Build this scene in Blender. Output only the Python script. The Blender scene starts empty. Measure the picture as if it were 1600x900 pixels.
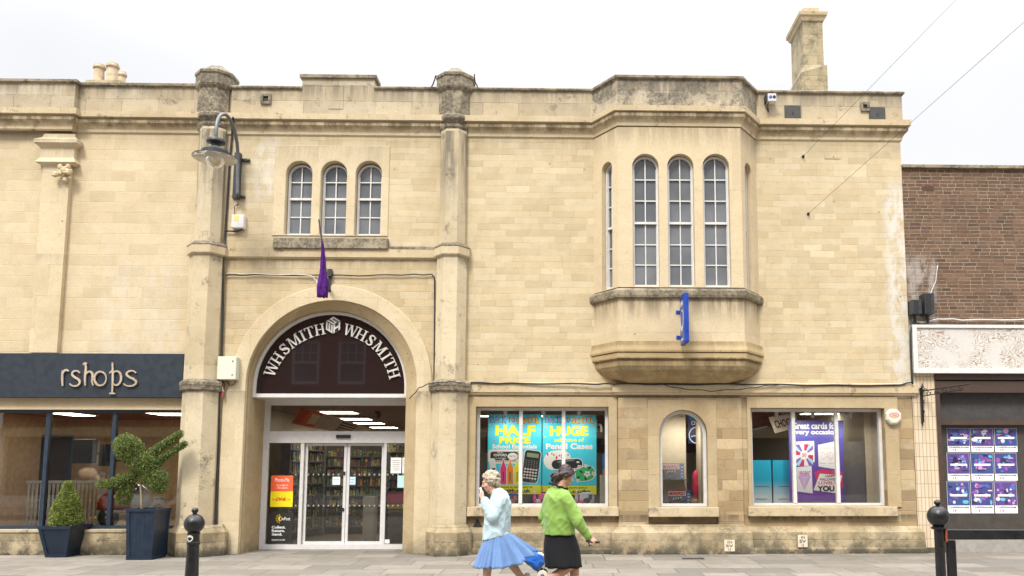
import bpy, bmesh, math, random
from mathutils import Vector, Matrix, geometry, noise
rng = random.Random(7)
S = bpy.context.scene
COL = S.collection
# ---------------------------------------------------------------- camera
F, PX, PY, YAW, PITCH = 1280.0, 911.0, 592.0, math.radians(1.4), math.radians(6.33)
cam_d = bpy.data.cameras.new('camera'); cam = bpy.data.objects.new('camera', cam_d); COL.objects.link(cam)
S.camera = cam
cam_d.sensor_width = 36; cam_d.lens = F/1600*36; cam_d.clip_end = 800; cam_d.clip_start = .1
cam_d.shift_x = (800-PX)/1600; cam_d.shift_y = (PY-450)/1600
CAM = Vector((0, -16, 1.6))
CR = Matrix.Rotation(-YAW, 3, 'Z') @ Matrix.Rotation(math.pi/2+PITCH, 3, 'X')
cam.location = CAM; cam.rotation_euler = CR.to_euler()
# ---------------------------------------------------------------- world, sun
w = bpy.data.worlds.new('World'); S.world = w; w.use_nodes = True
SUN_EL, SUN_AZ = 50, 200     # azimuth the light comes from, compass style with +Y north
nt = w.node_tree; nt.nodes.clear()
out = nt.nodes.new('ShaderNodeOutputWorld'); bg = nt.nodes.new('ShaderNodeBackground')
sky = nt.nodes.new('ShaderNodeTexSky'); sky.sky_type = 'NISHITA'; sky.sun_disc = False
sky.sun_elevation = math.radians(SUN_EL); sky.sun_rotation = math.radians(SUN_AZ)
tc = nt.nodes.new('ShaderNodeTexCoord'); sep = nt.nodes.new('ShaderNodeSeparateXYZ')
nt.links.new(tc.outputs['Generated'], sep.inputs[0])
rmp = nt.nodes.new('ShaderNodeMapRange'); rmp.interpolation_type='SMOOTHSTEP'; rmp.inputs[1].default_value = .40; rmp.inputs[2].default_value = 1
rmp.inputs[3].default_value = 7.05; rmp.inputs[4].default_value = 40.0
nt.links.new(sep.outputs[2], rmp.inputs[0])
nz = nt.nodes.new('ShaderNodeTexNoise'); nz.inputs['Scale'].default_value = 2.2; nz.inputs['Detail'].default_value = 5
nt.links.new(tc.outputs['Generated'], nz.inputs['Vector'])
cr = nt.nodes.new('ShaderNodeMapRange'); cr.inputs[1].default_value=.3; cr.inputs[2].default_value=.7; cr.inputs[3].default_value=.93; cr.inputs[4].default_value=1.06
nt.links.new(nz.outputs[0], cr.inputs[0])
mu = nt.nodes.new('ShaderNodeMath'); mu.operation='MULTIPLY'
nt.links.new(rmp.outputs[0], mu.inputs[0]); nt.links.new(cr.outputs[0], mu.inputs[1])
cc = nt.nodes.new('ShaderNodeVectorMath'); cc.operation='SCALE'; cc.inputs[0].default_value=(.985,.99,1.02)
nt.links.new(mu.outputs[0], cc.inputs['Scale'])
mx = nt.nodes.new('ShaderNodeMix'); mx.data_type='RGBA'; mx.inputs[0].default_value=.97
nt.links.new(sky.outputs[0], mx.inputs[6]); nt.links.new(cc.outputs[0], mx.inputs[7])
nt.links.new(mx.outputs[2], bg.inputs[0]); bg.inputs[1].default_value = .1
nt.links.new(bg.outputs[0], out.inputs[0])
sd = bpy.data.lights.new('sun', 'SUN'); sun = bpy.data.objects.new('sun', sd); COL.objects.link(sun)
sd.energy = 2.3; sd.angle = math.radians(14); sd.color = (1, .95, .86)
a_, e_ = math.radians(SUN_AZ), math.radians(SUN_EL)
dirv = Vector((math.sin(a_)*math.cos(e_), math.cos(a_)*math.cos(e_), math.sin(e_)))
sun.rotation_euler = dirv.to_track_quat('Z', 'Y').to_euler(); sun.location = dirv*60
S.view_settings.view_transform = 'Standard'; S.view_settings.look = 'None'
S.view_settings.exposure = 0.5; S.view_settings.gamma = 1
S.render.engine = 'CYCLES'
S.cycles.max_bounces = 7; S.cycles.transparent_max_bounces = 10; S.cycles.use_denoising = True
S.cycles.sample_clamp_indirect = 4
# ---------------------------------------------------------------- pixel of the photo -> point on the plane y = Y
def W(u, v, y=0.0):
    d = CR @ Vector(((u-PX)/F, -(v-PY)/F, -1))
    t = (y-CAM.y)/d.y
    p = CAM + d*t
    return p.x, p.z
def WG(u, v, z=0.0):
    d = CR @ Vector(((u-PX)/F, -(v-PY)/F, -1)); t = (z-CAM.z)/d.z; p = CAM+d*t
    return p.x, p.y
def PR(u0, v0, u1, v1, y=0.0):
    um, vm = (u0+u1)/2, (v0+v1)/2
    return (W(u0, vm, y)[0], W(u1, vm, y)[0], W(um, v1, y)[1], W(um, v0, y)[1])
def XX(u, v, y=0.0): return W(u, v, y)[0]
def ZZ(v, u=880, y=0.0): return W(u, v, y)[1]
# ---------------------------------------------------------------- materials
class NT:
    def __init__(s, m):
        s.t = m.node_tree; s.n = s.t.nodes; s.l = s.t.links
        s.n.clear(); s.out = s.n.new('ShaderNodeOutputMaterial')
    def new(s, t, **k):
        n = s.n.new(t)
        for a, b in k.items(): setattr(n, a, b)
        return n
    def put(s, sock, v):
        if hasattr(v, 'is_output') or isinstance(v, bpy.types.NodeSocket): s.l.new(v, sock)
        else: sock.default_value = v
    def m(s, op, a, b=None, c=None):
        n = s.new('ShaderNodeMath', operation=op); s.put(n.inputs[0], a)
        if b is not None: s.put(n.inputs[1], b)
        if c is not None: s.put(n.inputs[2], c)
        return n.outputs[0]
    def mix(s, f, a, b, mode='MIX'):
        n = s.new('ShaderNodeMix', data_type='RGBA', blend_type=mode)
        s.put(n.inputs[0], f)
        s.put(n.inputs[6], a if not isinstance(a, tuple) else (*a[:3], 1)); s.put(n.inputs[7], b if not isinstance(b, tuple) else (*b[:3], 1))
        return n.outputs[2]
    def mr(s, v, a, b, c=0.0, d=1.0, smooth=True):
        n = s.new('ShaderNodeMapRange'); n.interpolation_type = 'SMOOTHSTEP' if smooth else 'LINEAR'
        s.put(n.inputs[0], v)
        for i, q in enumerate((a, b, c, d)): n.inputs[i+1].default_value = q
        return n.outputs[0]
    def noise(s, vec, sc, det=4, rough=.6, dim='3D'):
        n = s.new('ShaderNodeTexNoise'); s.l.new(vec, n.inputs['Vector'])
        n.inputs['Scale'].default_value = sc; n.inputs['Detail'].default_value = det; n.inputs['Roughness'].default_value = rough
        return n.outputs[0]
    def comb(s, x, y, z=0.0):
        n = s.new('ShaderNodeCombineXYZ'); s.put(n.inputs[0], x); s.put(n.inputs[1], y); s.put(n.inputs[2], z); return n.outputs[0]
    def scale(s, vec, v3):
        n = s.new('ShaderNodeVectorMath', operation='MULTIPLY'); s.l.new(vec, n.inputs[0]); n.inputs[1].default_value = v3; return n.outputs[0]
    def wn(s, x, y=0.0):
        n = s.new('ShaderNodeTexWhiteNoise', noise_dimensions='2D'); s.l.new(s.comb(x, y), n.inputs['Vector']); return n
    def bsdf(s, col, rough=.7, metal=0.0, bump=None, bstr=.3, bdist=.02, spec=.5, emit=None, es=0):
        b = s.new('ShaderNodeBsdfPrincipled')
        s.put(b.inputs['Base Color'], (*col[:3], 1) if isinstance(col, tuple) else col)
        s.put(b.inputs['Roughness'], rough); s.put(b.inputs['Metallic'], metal); b.inputs['Specular IOR Level'].default_value = spec
        if bump is not None:
            bn = s.new('ShaderNodeBump'); bn.inputs['Strength'].default_value = bstr; bn.inputs['Distance'].default_value = bdist
            s.l.new(bump, bn.inputs['Height']); s.l.new(bn.outputs[0], b.inputs['Normal'])
        if emit:
            b.inputs['Emission Color'].default_value = (*emit, 1); b.inputs['Emission Strength'].default_value = es
        s.l.new(b.outputs[0], s.out.inputs[0]); return b
M = {}
def newmat(name):
    m = bpy.data.materials.new(name); m.use_nodes = True; M[name] = m; return m, NT(m)
def srgb(r, g, b):
    f = lambda c: (c/255/12.92) if c <= 10 else ((c/255+.055)/1.055)**2.4
    return (f(r), f(g), f(b))
def plain(name, col, rough=.6, metal=0.0, var=.12, sc=9, bump=.15, bsc=70, spec=.5):
    m, t = newmat(name); g = t.new('ShaderNodeNewGeometry').outputs['Position']
    n1 = t.noise(g, sc, 4); n2 = t.noise(g, bsc, 3)
    k = t.m('ADD', t.mr(n1, .3, .7, 1-var, 1+var), t.mr(n2, .3, .7, -var*.5, var*.5))
    v = t.new('ShaderNodeVectorMath', operation='SCALE'); v.inputs[0].default_value = col; t.l.new(k, v.inputs['Scale'])
    t.bsdf(v.outputs[0], t.mr(n1, .3, .7, max(.02, rough-.08), min(1, rough+.08)), metal, n2, bump, .01, spec); return m
def stone(name, ca, cb, bw=.5, bh=.2, joint=.006, jcol=(.42, .35, .25), jstr=.5, lich=0.0, lcol=(.07, .06, .045), streaks=(), white=(), blocks=True,
          bvar=1.0, stain=.35, zoff=0.0, base_dirt=0.0, ground=False, jdark=False, warm=0.0):
    """masonry: courses of blocks of uneven length, each with its own tone; lichen, dirt streaks under the ledges at the heights given"""
    if not ground and 'brick' not in name: ca, cb = (ca[0]*1.09, ca[1]*1.085, ca[2]*1.06), (cb[0]*1.06, cb[1]*1.04, cb[2]*.99)
    m, t = newmat(name); g = t.new('ShaderNodeNewGeometry').outputs['Position']
    sp = t.new('ShaderNodeSeparateXYZ'); t.l.new(g, sp.inputs[0])
    nw = t.noise(g, 3.0, 2); wob = t.mr(nw, .3, .7, -.004, .004) if not ground else 0.0
    if ground: a0, b0 = t.m('ADD', sp.outputs[0], wob), t.m('ADD', sp.outputs[1], wob)
    else: a0, b0 = t.m('ADD', t.m('MULTIPLY_ADD', sp.outputs[1], .9, sp.outputs[0]), wob), t.m('ADD', t.m('ADD', sp.outputs[2], zoff), wob)
    big = t.noise(g, .55, 5, .62); mid = t.noise(g, 3.2, 6, .68); fine = t.noise(g, 38, 4, .7); grit = t.noise(g, 130, 2, .6)
    if blocks:
        zr = t.m('DIVIDE', b0, bh); row = t.m('FLOOR', zr); rr = t.wn(row, 3.7).outputs[0]
        wv = t.m('MULTIPLY', t.m('MULTIPLY_ADD', rr, .55, .75), bw)
        xx = t.m('ADD', t.m('DIVIDE', a0, wv), t.m('MULTIPLY', rr, 17.3)); col = t.m('FLOOR', xx)
        fx = t.m('FRACT', xx); fz = t.m('FRACT', zr)
        ex = t.m('MULTIPLY', t.m('MINIMUM', fx, t.m('SUBTRACT', 1.0, fx)), wv)
        ez = t.m('MULTIPLY', t.m('MINIMUM', fz, t.m('SUBTRACT', 1.0, fz)), bh)
        e = t.m('MINIMUM', ex, ez)
        w1 = t.wn(col, row); r1 = w1.outputs[0]; r2 = t.wn(t.m('ADD', col, 31.0), row).outputs[0]
        jm = t.mr(e, joint*.4, joint*1.3, 1, 0)
        jm = t.m('MULTIPLY', jm, t.mr(mid, .38, .6, .25, 1.0)) if not ground else jm
        f = t.m('ADD', t.m('MULTIPLY', r1, .75*bvar), t.mr(mid, .3, .7, 0, .45))
    else:
        f = t.m('ADD', t.mr(mid, .3, .7, 0, .6), t.mr(fine, .3, .7, 0, .3)); jm = None
    c = t.mix(f, ca, cb)
    if blocks:
        c = t.mix(t.mr(r2, .80, .90, 0, .45*bvar), c, (cb[0]*.70, cb[1]*.75, cb[2]*.80)); c = t.mix(t.mr(r2, .66, .60, 0, .3*bvar), t.mix(t.mr(r2, .45, .50, 0, .3*bvar), c, (ca[0]*1.0, ca[1]*.88, ca[2]*.70)), c) if not ground else c
        c = t.mix(t.mr(r2, .12, .02, 0, .5*bvar), c, (min(.8, ca[0]*1.15), ca[1]*1.12, ca[2]*1.05))
        c = t.mix(t.m('MULTIPLY', jm, jstr), c, jcol)
    c = t.mix(t.mr(big, .48, .72, 0, stain), c, (cb[0]*.72, cb[1]*.66, cb[2]*.55))
    c = t.mix(t.mr(big, .45, .25, 0, stain*.8), c, (ca[0]*1.06, ca[1]*1.04, ca[2]*1.0))
    c = t.mix(t.mr(fine, .56, .74, 0, .5), c, (cb[0]*.5, cb[1]*.47, cb[2]*.42))
    c = t.mix(t.mr(t.noise(g, 75, 3, .7), .38, .62, 0, .30), c, (ca[0]*.6, ca[1]*.58, ca[2]*.55))
    stv = t.noise(t.scale(g, (5.5, 5.5, .5)), 1.0, 5, .7)
    for (zt, dep, stg) in streaks:
        k = t.m('MULTIPLY', t.mr(sp.outputs[2], zt-dep, zt, 0, 1), t.mr(sp.outputs[2], zt+.02, zt+.021, 1, 0, False))
        k = t.m('MULTIPLY', k, t.mr(stv, .36, .60, .08, stg))
        c = t.mix(k, c, lcol)
    if lich:
        k = t.mr(t.noise(g, 2.6, 8, .78), .60-.24*lich, .70-.20*lich, 0, .92)
        k2 = t.mr(t.noise(g, 16, 5, .8), .35, .62, .25, 1)
        c = t.mix(t.m('MULTIPLY', k, k2), c, lcol)
        c = t.mix(t.mr(t.noise(g, 9, 4, .8), .66, .72, 0, .6*lich), c, (.36, .30, .14))
    for (x0, x1, z0, z1, stg) in white:
        k = t.m('MULTIPLY', t.m('MULTIPLY', t.mr(sp.outputs[0], x0, x0+.25), t.mr(sp.outputs[0], x1-.12, x1, 1, 0)),
                t.m('MULTIPLY', t.mr(sp.outputs[2], z0, z0+.4), t.mr(sp.outputs[2], z1-.5, z1, 1, 0)))
        k = t.m('MULTIPLY', k, t.mr(t.noise(t.scale(g, (2, 2, 1)), 2.4, 6, .7), .40, .58, 0, stg))
        c = t.mix(k, c, (.62, .60, .56))
    if base_dirt:
        k = t.m('MULTIPLY', t.mr(sp.outputs[2], 0, .8, 1, 0), t.mr(mid, .38, .62, .1, base_dirt))
        c = t.mix(k, c, (.13, .115, .075))
        k = t.m('MULTIPLY', t.mr(sp.outputs[2], 0, .22, 1, 0), t.mr(mid, .36, .55, .3, base_dirt))
        c = t.mix(k, c, (.07, .06, .045))
    vo = t.new('ShaderNodeTexVoronoi'); t.l.new(g, vo.inputs['Vector']); vo.inputs['Scale'].default_value = 3.4 if ground else 2.1
    c = t.mix(t.m('MULTIPLY', t.mr(vo.outputs['Distance'], .045 if ground else .03, .07 if ground else .05, 1, 0), t.mr(big, .42, .52, 0, .75)), c, (.10, .09, .08) if ground else (.20, .15, .09))
    c = t.mix(t.mr(t.noise(t.scale(g, (1.3, 1, 1.3)), 6.5, 7, .8), .56, .68, 0, .45), c, (cb[0]*.66, cb[1]*.60, cb[2]*.50))
    h = t.m('ADD', t.m('MULTIPLY', fine, .5), t.m('MULTIPLY', mid, .6))
    if blocks: h = t.m('SUBTRACT', h, t.m('MULTIPLY', jm, .5))
    t.bsdf(c, t.mr(mid, .3, .7, .8, .95), 0, h, .55, .018, .25); return m
def glassmat(name, tint=(.9, .92, .92), refl=1.0, base=.035):
    m, t = newmat(name)
    fr = t.new('ShaderNodeFresnel'); fr.inputs[0].default_value = 1.5
    g = t.new('ShaderNodeNewGeometry').outputs['Position']
    bn = t.new('ShaderNodeBump'); bn.inputs['Strength'].default_value=.04; bn.inputs['Distance'].default_value=.02
    t.l.new(t.noise(g, 1.3, 1), bn.inputs['Height'])
    tr = t.new('ShaderNodeBsdfTransparent'); tr.inputs[0].default_value = (*tint, 1)
    gl = t.new('ShaderNodeBsdfGlossy'); gl.inputs['Roughness'].default_value = .01
    t.l.new(bn.outputs[0], gl.inputs['Normal'])
    mxs = t.new('ShaderNodeMixShader'); t.l.new(t.m('MULTIPLY', fr.outputs[0], refl), mxs.inputs[0])
    t.l.new(tr.outputs[0], mxs.inputs[1]); t.l.new(gl.outputs[0], mxs.inputs[2]); t.l.new(mxs.outputs[0], t.out.inputs[0]); return m
def emis(name, col, st):
    m, t = newmat(name); e = t.new('ShaderNodeEmission'); e.inputs[0].default_value = (*col, 1); e.inputs[1].default_value = st
    t.l.new(e.outputs[0], t.out.inputs[0]); return m
# bath stone tones
CA, CB = (.57, .49, .345), (.455, .375, .245)
Z_ST = ZZ(619, 900); Z_CO = ZZ(216, 900); Z_SILL = ZZ(467, 1060, -.6)
stone('wall_ashlar', CA, CB, .42, .130, .0045, (.38, .31, .21), .38, streaks=((Z_CO, .5, .22), (Z_ST, .35, .3)), white=((XX(1376, 400), XX(1425, 400), .2, 7.6, .75), (XX(388, 260), XX(440, 260), ZZ(330), ZZ(205), .45)), bvar=.85, stain=.3)
stone('left_ashlar', (.58, .49, .345), (.47, .385, .25), .62, .215, .006, (.60, .52, .38), .55, streaks=((Z_CO, .4, .18),), bvar=.6, stain=.3, white=((XX(150, 400), XX(290, 400), 3.4, 6.0, .2),))
stone('arch_ashlar', (.55, .465, .315), (.43, .345, .215), .5, .15, .006, (.36, .28, .18), .5, streaks=((ZZ(405, 500), .3, .35),), bvar=.8, stain=.4)
stone('parapet_ashlar', (.50, .435, .325), (.36, .31, .225), .95, .30, .008, (.20, .17, .12), .6, lich=.22, lcol=(.14, .12, .09), bvar=1.1, streaks=((ZZ(140, 880), .5, .7),))
stone('bay_parapet_stone', (.49, .425, .325), (.33, .285, .21), 1.2, .6, .008, (.17, .145, .11), .6, lich=.72, lcol=(.10, .09, .07), bvar=.7, streaks=((ZZ(126, 1060, -.6), .65, .8),))
stone('cornice_stone', (.56, .475, .33), (.43, .345, .22), 1.3, .9, .004, (.25, .2, .13), .5, lich=.22, lcol=(.15, .11, .065), bvar=.5, streaks=((ZZ(199, 880), .22, .95), (ZZ(183, 880), .06, .7)))
stone('dark_ledge_stone', (.36, .31, .23), (.22, .185, .13), 1.1, .9, .005, (.12, .1, .07), .5, lich=.75, lcol=(.075, .066, .05), bvar=.4)
stone('cap_stone', (.40, .345, .255), (.22, .19, .135), 1.3, .8, .004, (.12, .1, .07), .3, lich=1.0, lcol=(.075, .065, .05), bvar=.3)
stone('smooth_stone', (.59, .505, .355), (.49, .40, .265), .8, .62, .004, (.36, .29, .19), .35, bvar=.35, stain=.35, streaks=((Z_CO, .9, .35), (ZZ(613, 700), .5, .4), (ZZ(404, 700), .3, .3)), base_dirt=.45)
stone('pilaster_stone', (.58, .505, .365), (.46, .385, .26), 2.2, .72, .004, (.36, .29, .19), .35, lich=.2, lcol=(.15, .13, .10), bvar=.5, stain=.35, streaks=((Z_CO, 2.2, .95), (ZZ(613, 700), .5, .5), (ZZ(404, 700), .3, .5)), base_dirt=.5)
stone('bay_stone', (.59, .50, .35), (.49, .395, .26), 1.9, 1.4, .004, (.33, .26, .17), .4, bvar=.4, stain=.3, streaks=((Z_SILL, .55, .75), (ZZ(200, 1060, -.6), .55, .4)), lcol=(.13, .10, .065))
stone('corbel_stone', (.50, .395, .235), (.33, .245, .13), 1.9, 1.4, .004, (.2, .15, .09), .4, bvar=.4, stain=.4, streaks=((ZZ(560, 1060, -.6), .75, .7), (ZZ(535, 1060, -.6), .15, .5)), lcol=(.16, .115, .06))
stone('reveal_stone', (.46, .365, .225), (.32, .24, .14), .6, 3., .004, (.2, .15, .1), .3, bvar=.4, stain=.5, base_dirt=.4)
stone('pier_ashlar', (.48, .385, .25), (.25, .185, .11), .62, .2, .007, (.22, .17, .11), .55, bvar=1.3, stain=.5, base_dirt=.25, streaks=((ZZ(806, 900), .16, .7), (ZZ(618, 900), .5, .25)))
stone('surround_stone', (.47, .385, .25), (.36, .275, .165), .9, .75, .005, (.22, .17, .11), .55, bvar=.6, stain=.4, base_dirt=.1)
stone('sill_stone', (.50, .42, .29), (.36, .29, .185), 1.4, .5, .005, (.2, .16, .11), .5, lich=.4, lcol=(.13, .11, .08), bvar=.5)
stone('plinth_stone', (.47, .39, .265), (.31, .25, .155), .95, .26, .009, (.15, .12, .08), .6, bvar=.9, stain=.4, lich=.35, lcol=(.12, .105, .065), base_dirt=.95)
stone('chimney_stone', (.44, .38, .26), (.30, .25, .155), .45, .25, .007, (.2, .17, .11), .5, lich=.55, lcol=(.15, .135, .085), bvar=.6)
stone('brown_brick', (.20, .125, .082), (.085, .054, .040), .215, .075, .008, (.33, .28, .21), 1.0, bvar=1.0, stain=.25, white=((XX(1405, 450), XX(1470, 450), ZZ(520), ZZ(380), .35),))
stone('red_brick', (.22, .085, .055), (.13, .05, .035), .215, .075, .006, (.25, .2, .16), .8, bvar=.8)
stone('paving', (.285, .258, .22), (.185, .168, .142), .82, .60, .010, (.085, .075, .06), .9, bvar=1.15, stain=.45, ground=True)
stone('road_setts', (.10, .095, .09), (.06, .057, .055), .3, .15, .006, (.03, .03, .03), .8, bvar=.7, ground=True)
plain('asphalt', (.05, .05, .052), .9); plain('kerb_stone', (.3, .28, .25), .85)
plain('white_paint', (.62, .61, .585), .45, var=.06, bump=.1); plain('grey_white_metal', (.62, .61, .60), .35, var=.04)
plain('black_iron', (.008, .008, .009), .34, 0, var=.3, bump=.35, bsc=40); plain('dark_grey_iron', (.030, .033, .037), .45, 0, var=.2)
plain('lamp_grey', (.13, .138, .148), .4, .3); plain('lamp_inside', (.80, .76, .66), .5); plain('lead', (.16, .165, .17), .6, .3)
plain('plate_grey', (.06, .058, .056), .7, .2, var=.2); plain('black', (.012, .012, .013), .6); plain('cable_black', (.02, .02, .02), .6)
plain('cable_white', (.6, .58, .54), .6); plain('navy_frame', (.018, .032, .052), .42, var=.1); plain('navy_sign', (.014, .022, .032), .5, var=.06)
plain('navy_planter', (.005, .016, .036), .45, var=.15); plain('gold', (.66, .55, .42), .28, .5, var=.05); plain('sign_back_shadow', (.02, .025, .03), .6)
plain('silver_letter', (.62, .60, .56), .35, .1, var=.05); plain('cream_metal', (.60, .60, .50), .5, var=.04); plain('purple_cloth', (.115, .03, .24), .95, var=.35, sc=25, bump=.5, bsc=120, spec=.08)
plain('royal_blue', (.006, .045, .30), .35, var=.08); plain('pot_clay', (.52, .42, .28), .9, var=.2); plain('tile_cream', (.60, .50, .36), .5)
plain('interior_wall', (.50, .44, .34), .8, var=.05); plain('interior_floor', (.30, .25, .19), .6); plain('interior_ceiling', (.27, .20, .17), .9)
plain('interior_red', (.16, .05, .04), .8); plain('barber_wall', (.52, .36, .20), .8); plain('barber_floor', (.3, .22, .14), .6); plain('dark_wood', (.06, .035, .025), .6)
plain('shelf_grey', (.16, .15, .135), .5); plain('cloth_cream', (.62, .55, .42), .9, var=.05); plain('balustrade', (.62, .58, .48), .6); plain('glossy_red', (.45, .015, .012), .2)
plain('glossy_white', (.7, .7, .68), .2); plain('chrome', (.5, .5, .52), .15, .9); plain('rubber', (.02, .02, .02), .8); plain('weathered_wood', (.16, .13, .09), .9, var=.25)
plain('bark', (.30, .24, .17), .9, var=.2); plain('soil', (.05, .035, .025), .95); plain('tissue', (.85, .85, .85), .8, var=.03)
plain('slate', (.09, .09, .10), .7, var=.2)
emis('lamp_panel', (1, .93, .78), 9.0); emis('spot_face', (1, .93, .8), 3.0)
m, t = newmat('arch_panel'); t.bsdf((.019, .012, .012), .03, spec=.6)
m, t = newmat('window_film'); g_ = t.new('ShaderNodeNewGeometry').outputs['Position']
t.bsdf(t.mix(t.mr(t.noise(g_, 1.1, 2, .5), .36, .64), (.10, .107, .117), (.165, .174, .187)), .10, spec=.6, bump=t.noise(g_, 2, 1), bstr=.05)
glassmat('glass'); glassmat('lamp_glass', (.93, .93, .9), 1.6); glassmat('shop_glass', (.97, .97, .96), 1.15)
# colours for printed things, made on demand
def pc(r, g, b, rough=.5):
    n = 'print_%d_%d_%d' % (r, g, b)
    if n not in M: plain(n, tuple(min(.86, c*1.25) for c in srgb(r, g, b)), rough, var=.03, bump=.02)
    return n
# ---------------------------------------------------------------- mesh builder
class MB:
    def __init__(s, mat=None):
        s.v = []; s.f = []; s.mi = []; s.mats = []; s.cur = 0; s.X = Matrix.Identity(4); s.sm = []; s.smooth = False
        if mat: s.use(mat)
    def use(s, name):
        if name not in s.mats: s.mats.append(name)
        s.cur = s.mats.index(name); return s
    def add(s, vs, fs):
        o = len(s.v); s.v += [tuple(s.X @ Vector(p)) for p in vs]
        for f in fs: s.f.append([i+o for i in f]); s.mi.append(s.cur); s.sm.append(s.smooth)
        return s
    def box(s, x0, x1, y0, y1, z0, z1, tx=0, ty=0):
        x0, x1 = min(x0, x1), max(x0, x1); y0, y1 = min(y0, y1), max(y0, y1); z0, z1 = min(z0, z1), max(z0, z1)
        return s.add([(x0, y0, z0), (x1, y0, z0), (x1, y1, z0), (x0, y1, z0), (x0-tx, y0-ty, z1), (x1+tx, y0-ty, z1), (x1+tx, y1+ty, z1), (x0-tx, y1+ty, z1)],
                     [(3, 2, 1, 0), (4, 5, 6, 7), (0, 1, 5, 4), (1, 2, 6, 5), (2, 3, 7, 6), (3, 0, 4, 7)])
    def prect(s, u0, v0, u1, v1, y0, y1):
        x0, x1, z0, z1 = PR(u0, v0, u1, v1, y0); return s.box(x0, x1, y0, y1, z0, z1)
    def slab(s, outer, holes, y0, y1, back=True):
        """polygon with holes in the XZ plane, given thickness from y0 (front) to y1"""
        def area(p): return sum(p[i][0]*p[(i+1) % len(p)][1]-p[(i+1) % len(p)][0]*p[i][1] for i in range(len(p)))
        if area(outer) < 0: outer = outer[::-1]
        holes = [h[::-1] if area(h) > 0 else h for h in holes]
        loops = [outer]+holes; pts = [p for l in loops for p in l]; n = len(pts)
        if holes or len(outer) > 4:
            tris = geometry.tessellate_polygon([[Vector((p[0], p[1], 0)) for p in l] for l in loops])
        else: tris = [tuple(range(len(outer)))]
        fs = []
        for tr in tris:
            q = [pts[i] for i in tr]
            if area(q) < 0: tr = tuple(tr)[::-1]
            fs.append(tuple(tr))
            if back: fs.append(tuple(i+n for i in tr)[::-1])
        o = 0
        for l in loops:
            k = len(l)
            for i in range(k):
                a, b = o+i, o+(i+1) % k
                fs.append((b, a, a+n, b+n))
            o += k
        return s.add([(p[0], y0, p[1]) for p in pts]+[(p[0], y1, p[1]) for p in pts], fs)
    def loft(s, rings, cap=True, closed=True):
        n = len(rings[0]); vs = [p for r in rings for p in r]; fs = []
        for k in range(len(rings)-1):
            for i in range(n if closed else n-1):
                a, b = k*n+i, k*n+(i+1) % n; fs.append((a, b, b+n, a+n))
        if cap: fs += [tuple(range(n))[::-1], tuple(range((len(rings)-1)*n, len(rings)*n))]
        return s.add(vs, fs)
    def tube(s, path, r, n=8, cap=True):
        path = [Vector(p) for p in path]; rs = r if isinstance(r, (list, tuple)) else [r]*len(path)
        rings = []; prev = None
        for i, p in enumerate(path):
            d = (path[min(i+1, len(path)-1)]-path[max(i-1, 0)]).normalized()
            if prev is None:
                a = Vector((0, 0, 1)) if abs(d.z) < .9 else Vector((1, 0, 0)); a = (a-d*a.dot(d)).normalized()
            else: a = (prev-d*prev.dot(d)).normalized()
            prev = a; b = d.cross(a)
            rings.append([tuple(p+(a*math.cos(2*math.pi*k/n)+b*math.sin(2*math.pi*k/n))*rs[i]) for k in range(n)])
        return s.loft(rings, cap)
    def lathe(s, c, prof, n=24, axis=None, ph=0.0):
        c = Vector(c); Rm = Matrix.Identity(3) if axis is None else Vector(axis).normalized().to_track_quat('Z', 'Y').to_matrix()
        rings = [[tuple(c+Rm @ Vector((r*math.cos(2*math.pi*k/n+ph), r*math.sin(2*math.pi*k/n+ph), z))) for k in range(n)] for r, z in prof]
        return s.loft(rings, True)
    def ball(s, c, r, n=16, sc=(1, 1, 1)):
        k = n//2; rings = []
        for i in range(k+1):
            th = math.pi*(.02+.96*i/k)-math.pi/2
            rings.append([(c[0]+r*sc[0]*math.cos(th)*math.cos(2*math.pi*j/n), c[1]+r*sc[1]*math.cos(th)*math.sin(2*math.pi*j/n), c[2]+r*sc[2]*math.sin(th)) for j in range(n)])
        return s.loft(rings, True)
    def sweep(s, path, prof, closed=False):
        """profile [(out, z)] swept along a plan path [(x, y)]; out is to the right of the direction of travel"""
        n = len(path); P = [Vector(p) for p in path]; offs = []
        for i in range(n):
            ns = []
            if closed or i > 0: d = (P[i]-P[i-1]).normalized(); ns.append(Vector((d.y, -d.x)))
            if closed or i < n-1: d = (P[(i+1) % n]-P[i]).normalized(); ns.append(Vector((d.y, -d.x)))
            if len(ns) == 2: q = ns[0]+ns[1]; q = q/(q.dot(ns[0]) or 1)
            else: q = ns[0]
            offs.append(q)
        k = len(prof); vs = [(P[i].x+offs[i].x*o, P[i].y+offs[i].y*o, z) for i in range(n) for o, z in prof]; fs = []
        for i in range(n if closed else n-1):
            for j in range(k-1):
                a, b = i*k+j, ((i+1) % n)*k+j; fs.append((a, b, b+1, a+1))
        if not closed:
            fs.append(tuple(range(k))); fs.append(tuple(range((n-1)*k, n*k))[::-1])
        elif prof[-1][0] <= 0 or True:
            fs.append(tuple(i*k+k-1 for i in range(n))); fs.append(tuple(i*k for i in range(n))[::-1])
        return s.add(vs, fs)
    def text(s, body, box, y, t=.003, bold=0.0, fn=None, font_shear=0.0, fit=True):
        """lettering fitted in the box (x0, x1, z0, z1) on the plane y; fn may bend local (x, z) into place"""
        cu = bpy.data.curves.new('lettering', 'FONT'); cu.body = body; cu.resolution_u = 3; cu.offset = bold; cu.shear = font_shear; cu.fill_mode = 'FRONT'
        ob = bpy.data.objects.new('lettering', cu); COL.objects.link(ob)
        dg = bpy.context.evaluated_depsgraph_get(); dg.update(); me = bpy.data.meshes.new_from_object(ob.evaluated_get(dg))
        bpy.data.objects.remove(ob); bpy.data.curves.remove(cu)
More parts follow.
